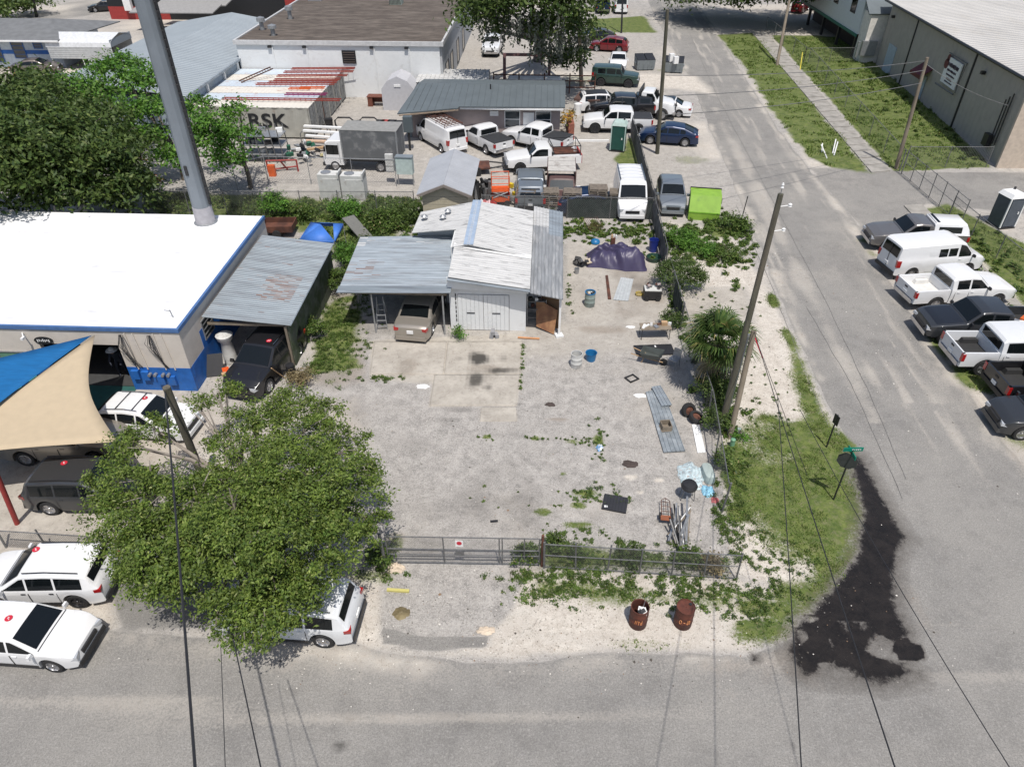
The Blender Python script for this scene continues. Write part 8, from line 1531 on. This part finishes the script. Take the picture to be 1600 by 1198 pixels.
mb.build('wires', M_rust, T)
# roof ventilator standing behind the workshop
T = th('round_tank', 'white domed metal tank behind the white roof', 'tank', 108, 345); MB().lathe([(.75, 0), (.8, 2.6), (.82, 3.0), (.7, 3.25), (.35, 3.4), (.3, 3.5), (.0, 3.52)], 24).build('tank_body', M_steel, T, 40); T.location = G(108, 322, 3.0)*1.0; T.location.z = 0
# things around the workshop front
p_ = G(40, 612, .75); T = empty('garden_table', (p_.x, p_.y, 0), .1, 'teal folding table under the blue shade sail', 'table'); Mt_ = pm('teal_plastic', (.08, .32, .33), .5); MB().b2(-.65, .65, -.4, .4, .72, .76).build('tabletop', Mt_, T)
for x in (-.6, .6):
    for y in (-.35, .35): MB().tube([(x, y, 0), (x, y, .72)], .02, 5).build('leg', M_white, T)
chair(57, 612, 10, 'teal plastic chair behind the folding table', Mt_)
tag(MB().box(G(30, 640, .004)+Vector((0, 0, 0)), (9, 5, .01)).build('green_carpet', pm('green_carpet', (.02, .09, .08), .95)), 'dark green carpet under the blue shade sail', 'carpet')
T = th('covered_statue', 'white bundled cover standing between the workshop and the black suv', 'cover', 362, 565); MB().lathe([(.32, 0), (.3, .6), (.24, 1.2), (.36, 1.35), (.4, 1.55), (.15, 1.7), (.0, 1.7)], 12).build('cover_cloth', M_whitep, T, 50)
T = th('chainsaw_stand', 'orange machine on the ground beside the black suv', 'machine', 357, 592); MB().box((0, 0, .35), (.3, .55, .3), .5).build('machine_body', M_orl, T); MB().box((0, -.25, .45), (.2, .2, .15), .5).build('machine_guard', M_fresh, T)
T = th('folded_board', 'black panel leaning against the blue wall corner', 'panel', 335, 585); MB().slab([(-.5, .3, .9), (.4, .5, .9), (.5, -.1, .05), (-.4, -.3, .05)], .05).build('panel_sheet', M_dark, T)
T = th('timber_post', 'charred stump at the front post of the lean-to', 'stump', 457, 590); MB().lathe([(.25, 0), (.22, .5), (.2, .75), (.0, .76)], 10).build('stump_body', M_dark, T, 40)
tag(MB().tube([G(445, 590), G(424, 575, 1.1)], .03, 5).build('broom_handle', M_fresh), 'wooden broom handle leaning beside the black suv', 'broom')
# ------------------------------------------------------------------ person in the workshop doorway
def person():
    p = G(178, 606); T = empty('person', (p.x, 26.0, 0), R(200), 'person in dark clothes and a wide white hat bending inside the dark workshop doorway', 'person')
    import bmesh
    J = {'pel': (0, 0, .92), 'wai': (0, .02, 1.05), 'che': (0, .14, 1.28), 'nek': (0, .24, 1.42), 'hed': (0, .30, 1.54), 'top': (0, .32, 1.66), 'hl': (.1, 0, .88), 'kl': (.13, .08, .48), 'al': (.13, -.02, .09), 'tl': (.14, .14, .04), 'hr': (-.1, 0, .88), 'kr': (-.13, .02, .48), 'ar': (-.14, -.1, .09), 'tr': (-.15, .06, .04), 'sl': (.19, .17, 1.34), 'el': (.27, .30, 1.08), 'wl': (.2, .48, .98), 'sr': (-.19, .17, 1.34), 'er': (-.28, .28, 1.08), 'wr': (-.2, .46, 1.0)}
    E_ = [('pel', 'wai'), ('wai', 'che'), ('che', 'nek'), ('nek', 'hed'), ('hed', 'top'), ('pel', 'hl'), ('hl', 'kl'), ('kl', 'al'), ('al', 'tl'), ('pel', 'hr'), ('hr', 'kr'), ('kr', 'ar'), ('ar', 'tr'), ('che', 'sl'), ('sl', 'el'), ('el', 'wl'), ('che', 'sr'), ('sr', 'er'), ('er', 'wr')]
    Rr = dict(pel=.13, wai=.125, che=.14, nek=.055, hed=.09, top=.06, hl=.09, kl=.06, al=.042, tl=.035, hr=.09, kr=.06, ar=.042, tr=.035, sl=.065, el=.045, wl=.03, sr=.065, er=.045, wr=.03)
    ks = list(J); V = [J[k] for k in ks]; E2 = [(ks.index(a), ks.index(b)) for a, b in E_]
    rads = [Rr[k] for k in ks]
    for sd, w_n in ((1, 'wl'), (-1, 'wr')):
        w0 = Vector(J[w_n])
        for f in range(5):
            a = (f-2)*.012 if f < 4 else .03*-sd; q = len(V); V.append(tuple(w0+Vector((a, .07+.01*(f % 2), -.03)))); V.append(tuple(w0+Vector((a*1.2, .11+.006*(f in (1, 2)), -.07)))); rads += [.009, .008]; E2 += [(ks.index(w_n), q), (q, q+1)]
    me = bpy.data.meshes.new('body'); me.from_pydata(V, E2, []); me.materials.append(pm('dark_clothes', (.03, .035, .05), .9)); o = link('body', me, T); o.modifiers.new('skin', 'SKIN'); o.modifiers.new('sub', 'SUBSURF').levels = 1
    for i, v in enumerate(me.skin_vertices[0].data): v.radius = (rads[i], rads[i]); v.use_root = (i == 0)
    MB().lathe([(.26, 1.63), (.25, 1.645), (.12, 1.66), (.11, 1.75), (.04, 1.79), (.0, 1.79)], 18, (0, .31, 0)).build('hat', M_white, T, 50)
    MB().lathe([(.03, 1.47), (.085, 1.52), (.09, 1.58), (.07, 1.63)], 12, (0, .36, 0)).build('face', pm('skin', (.35, .2, .14), .6), T, 50)
person()
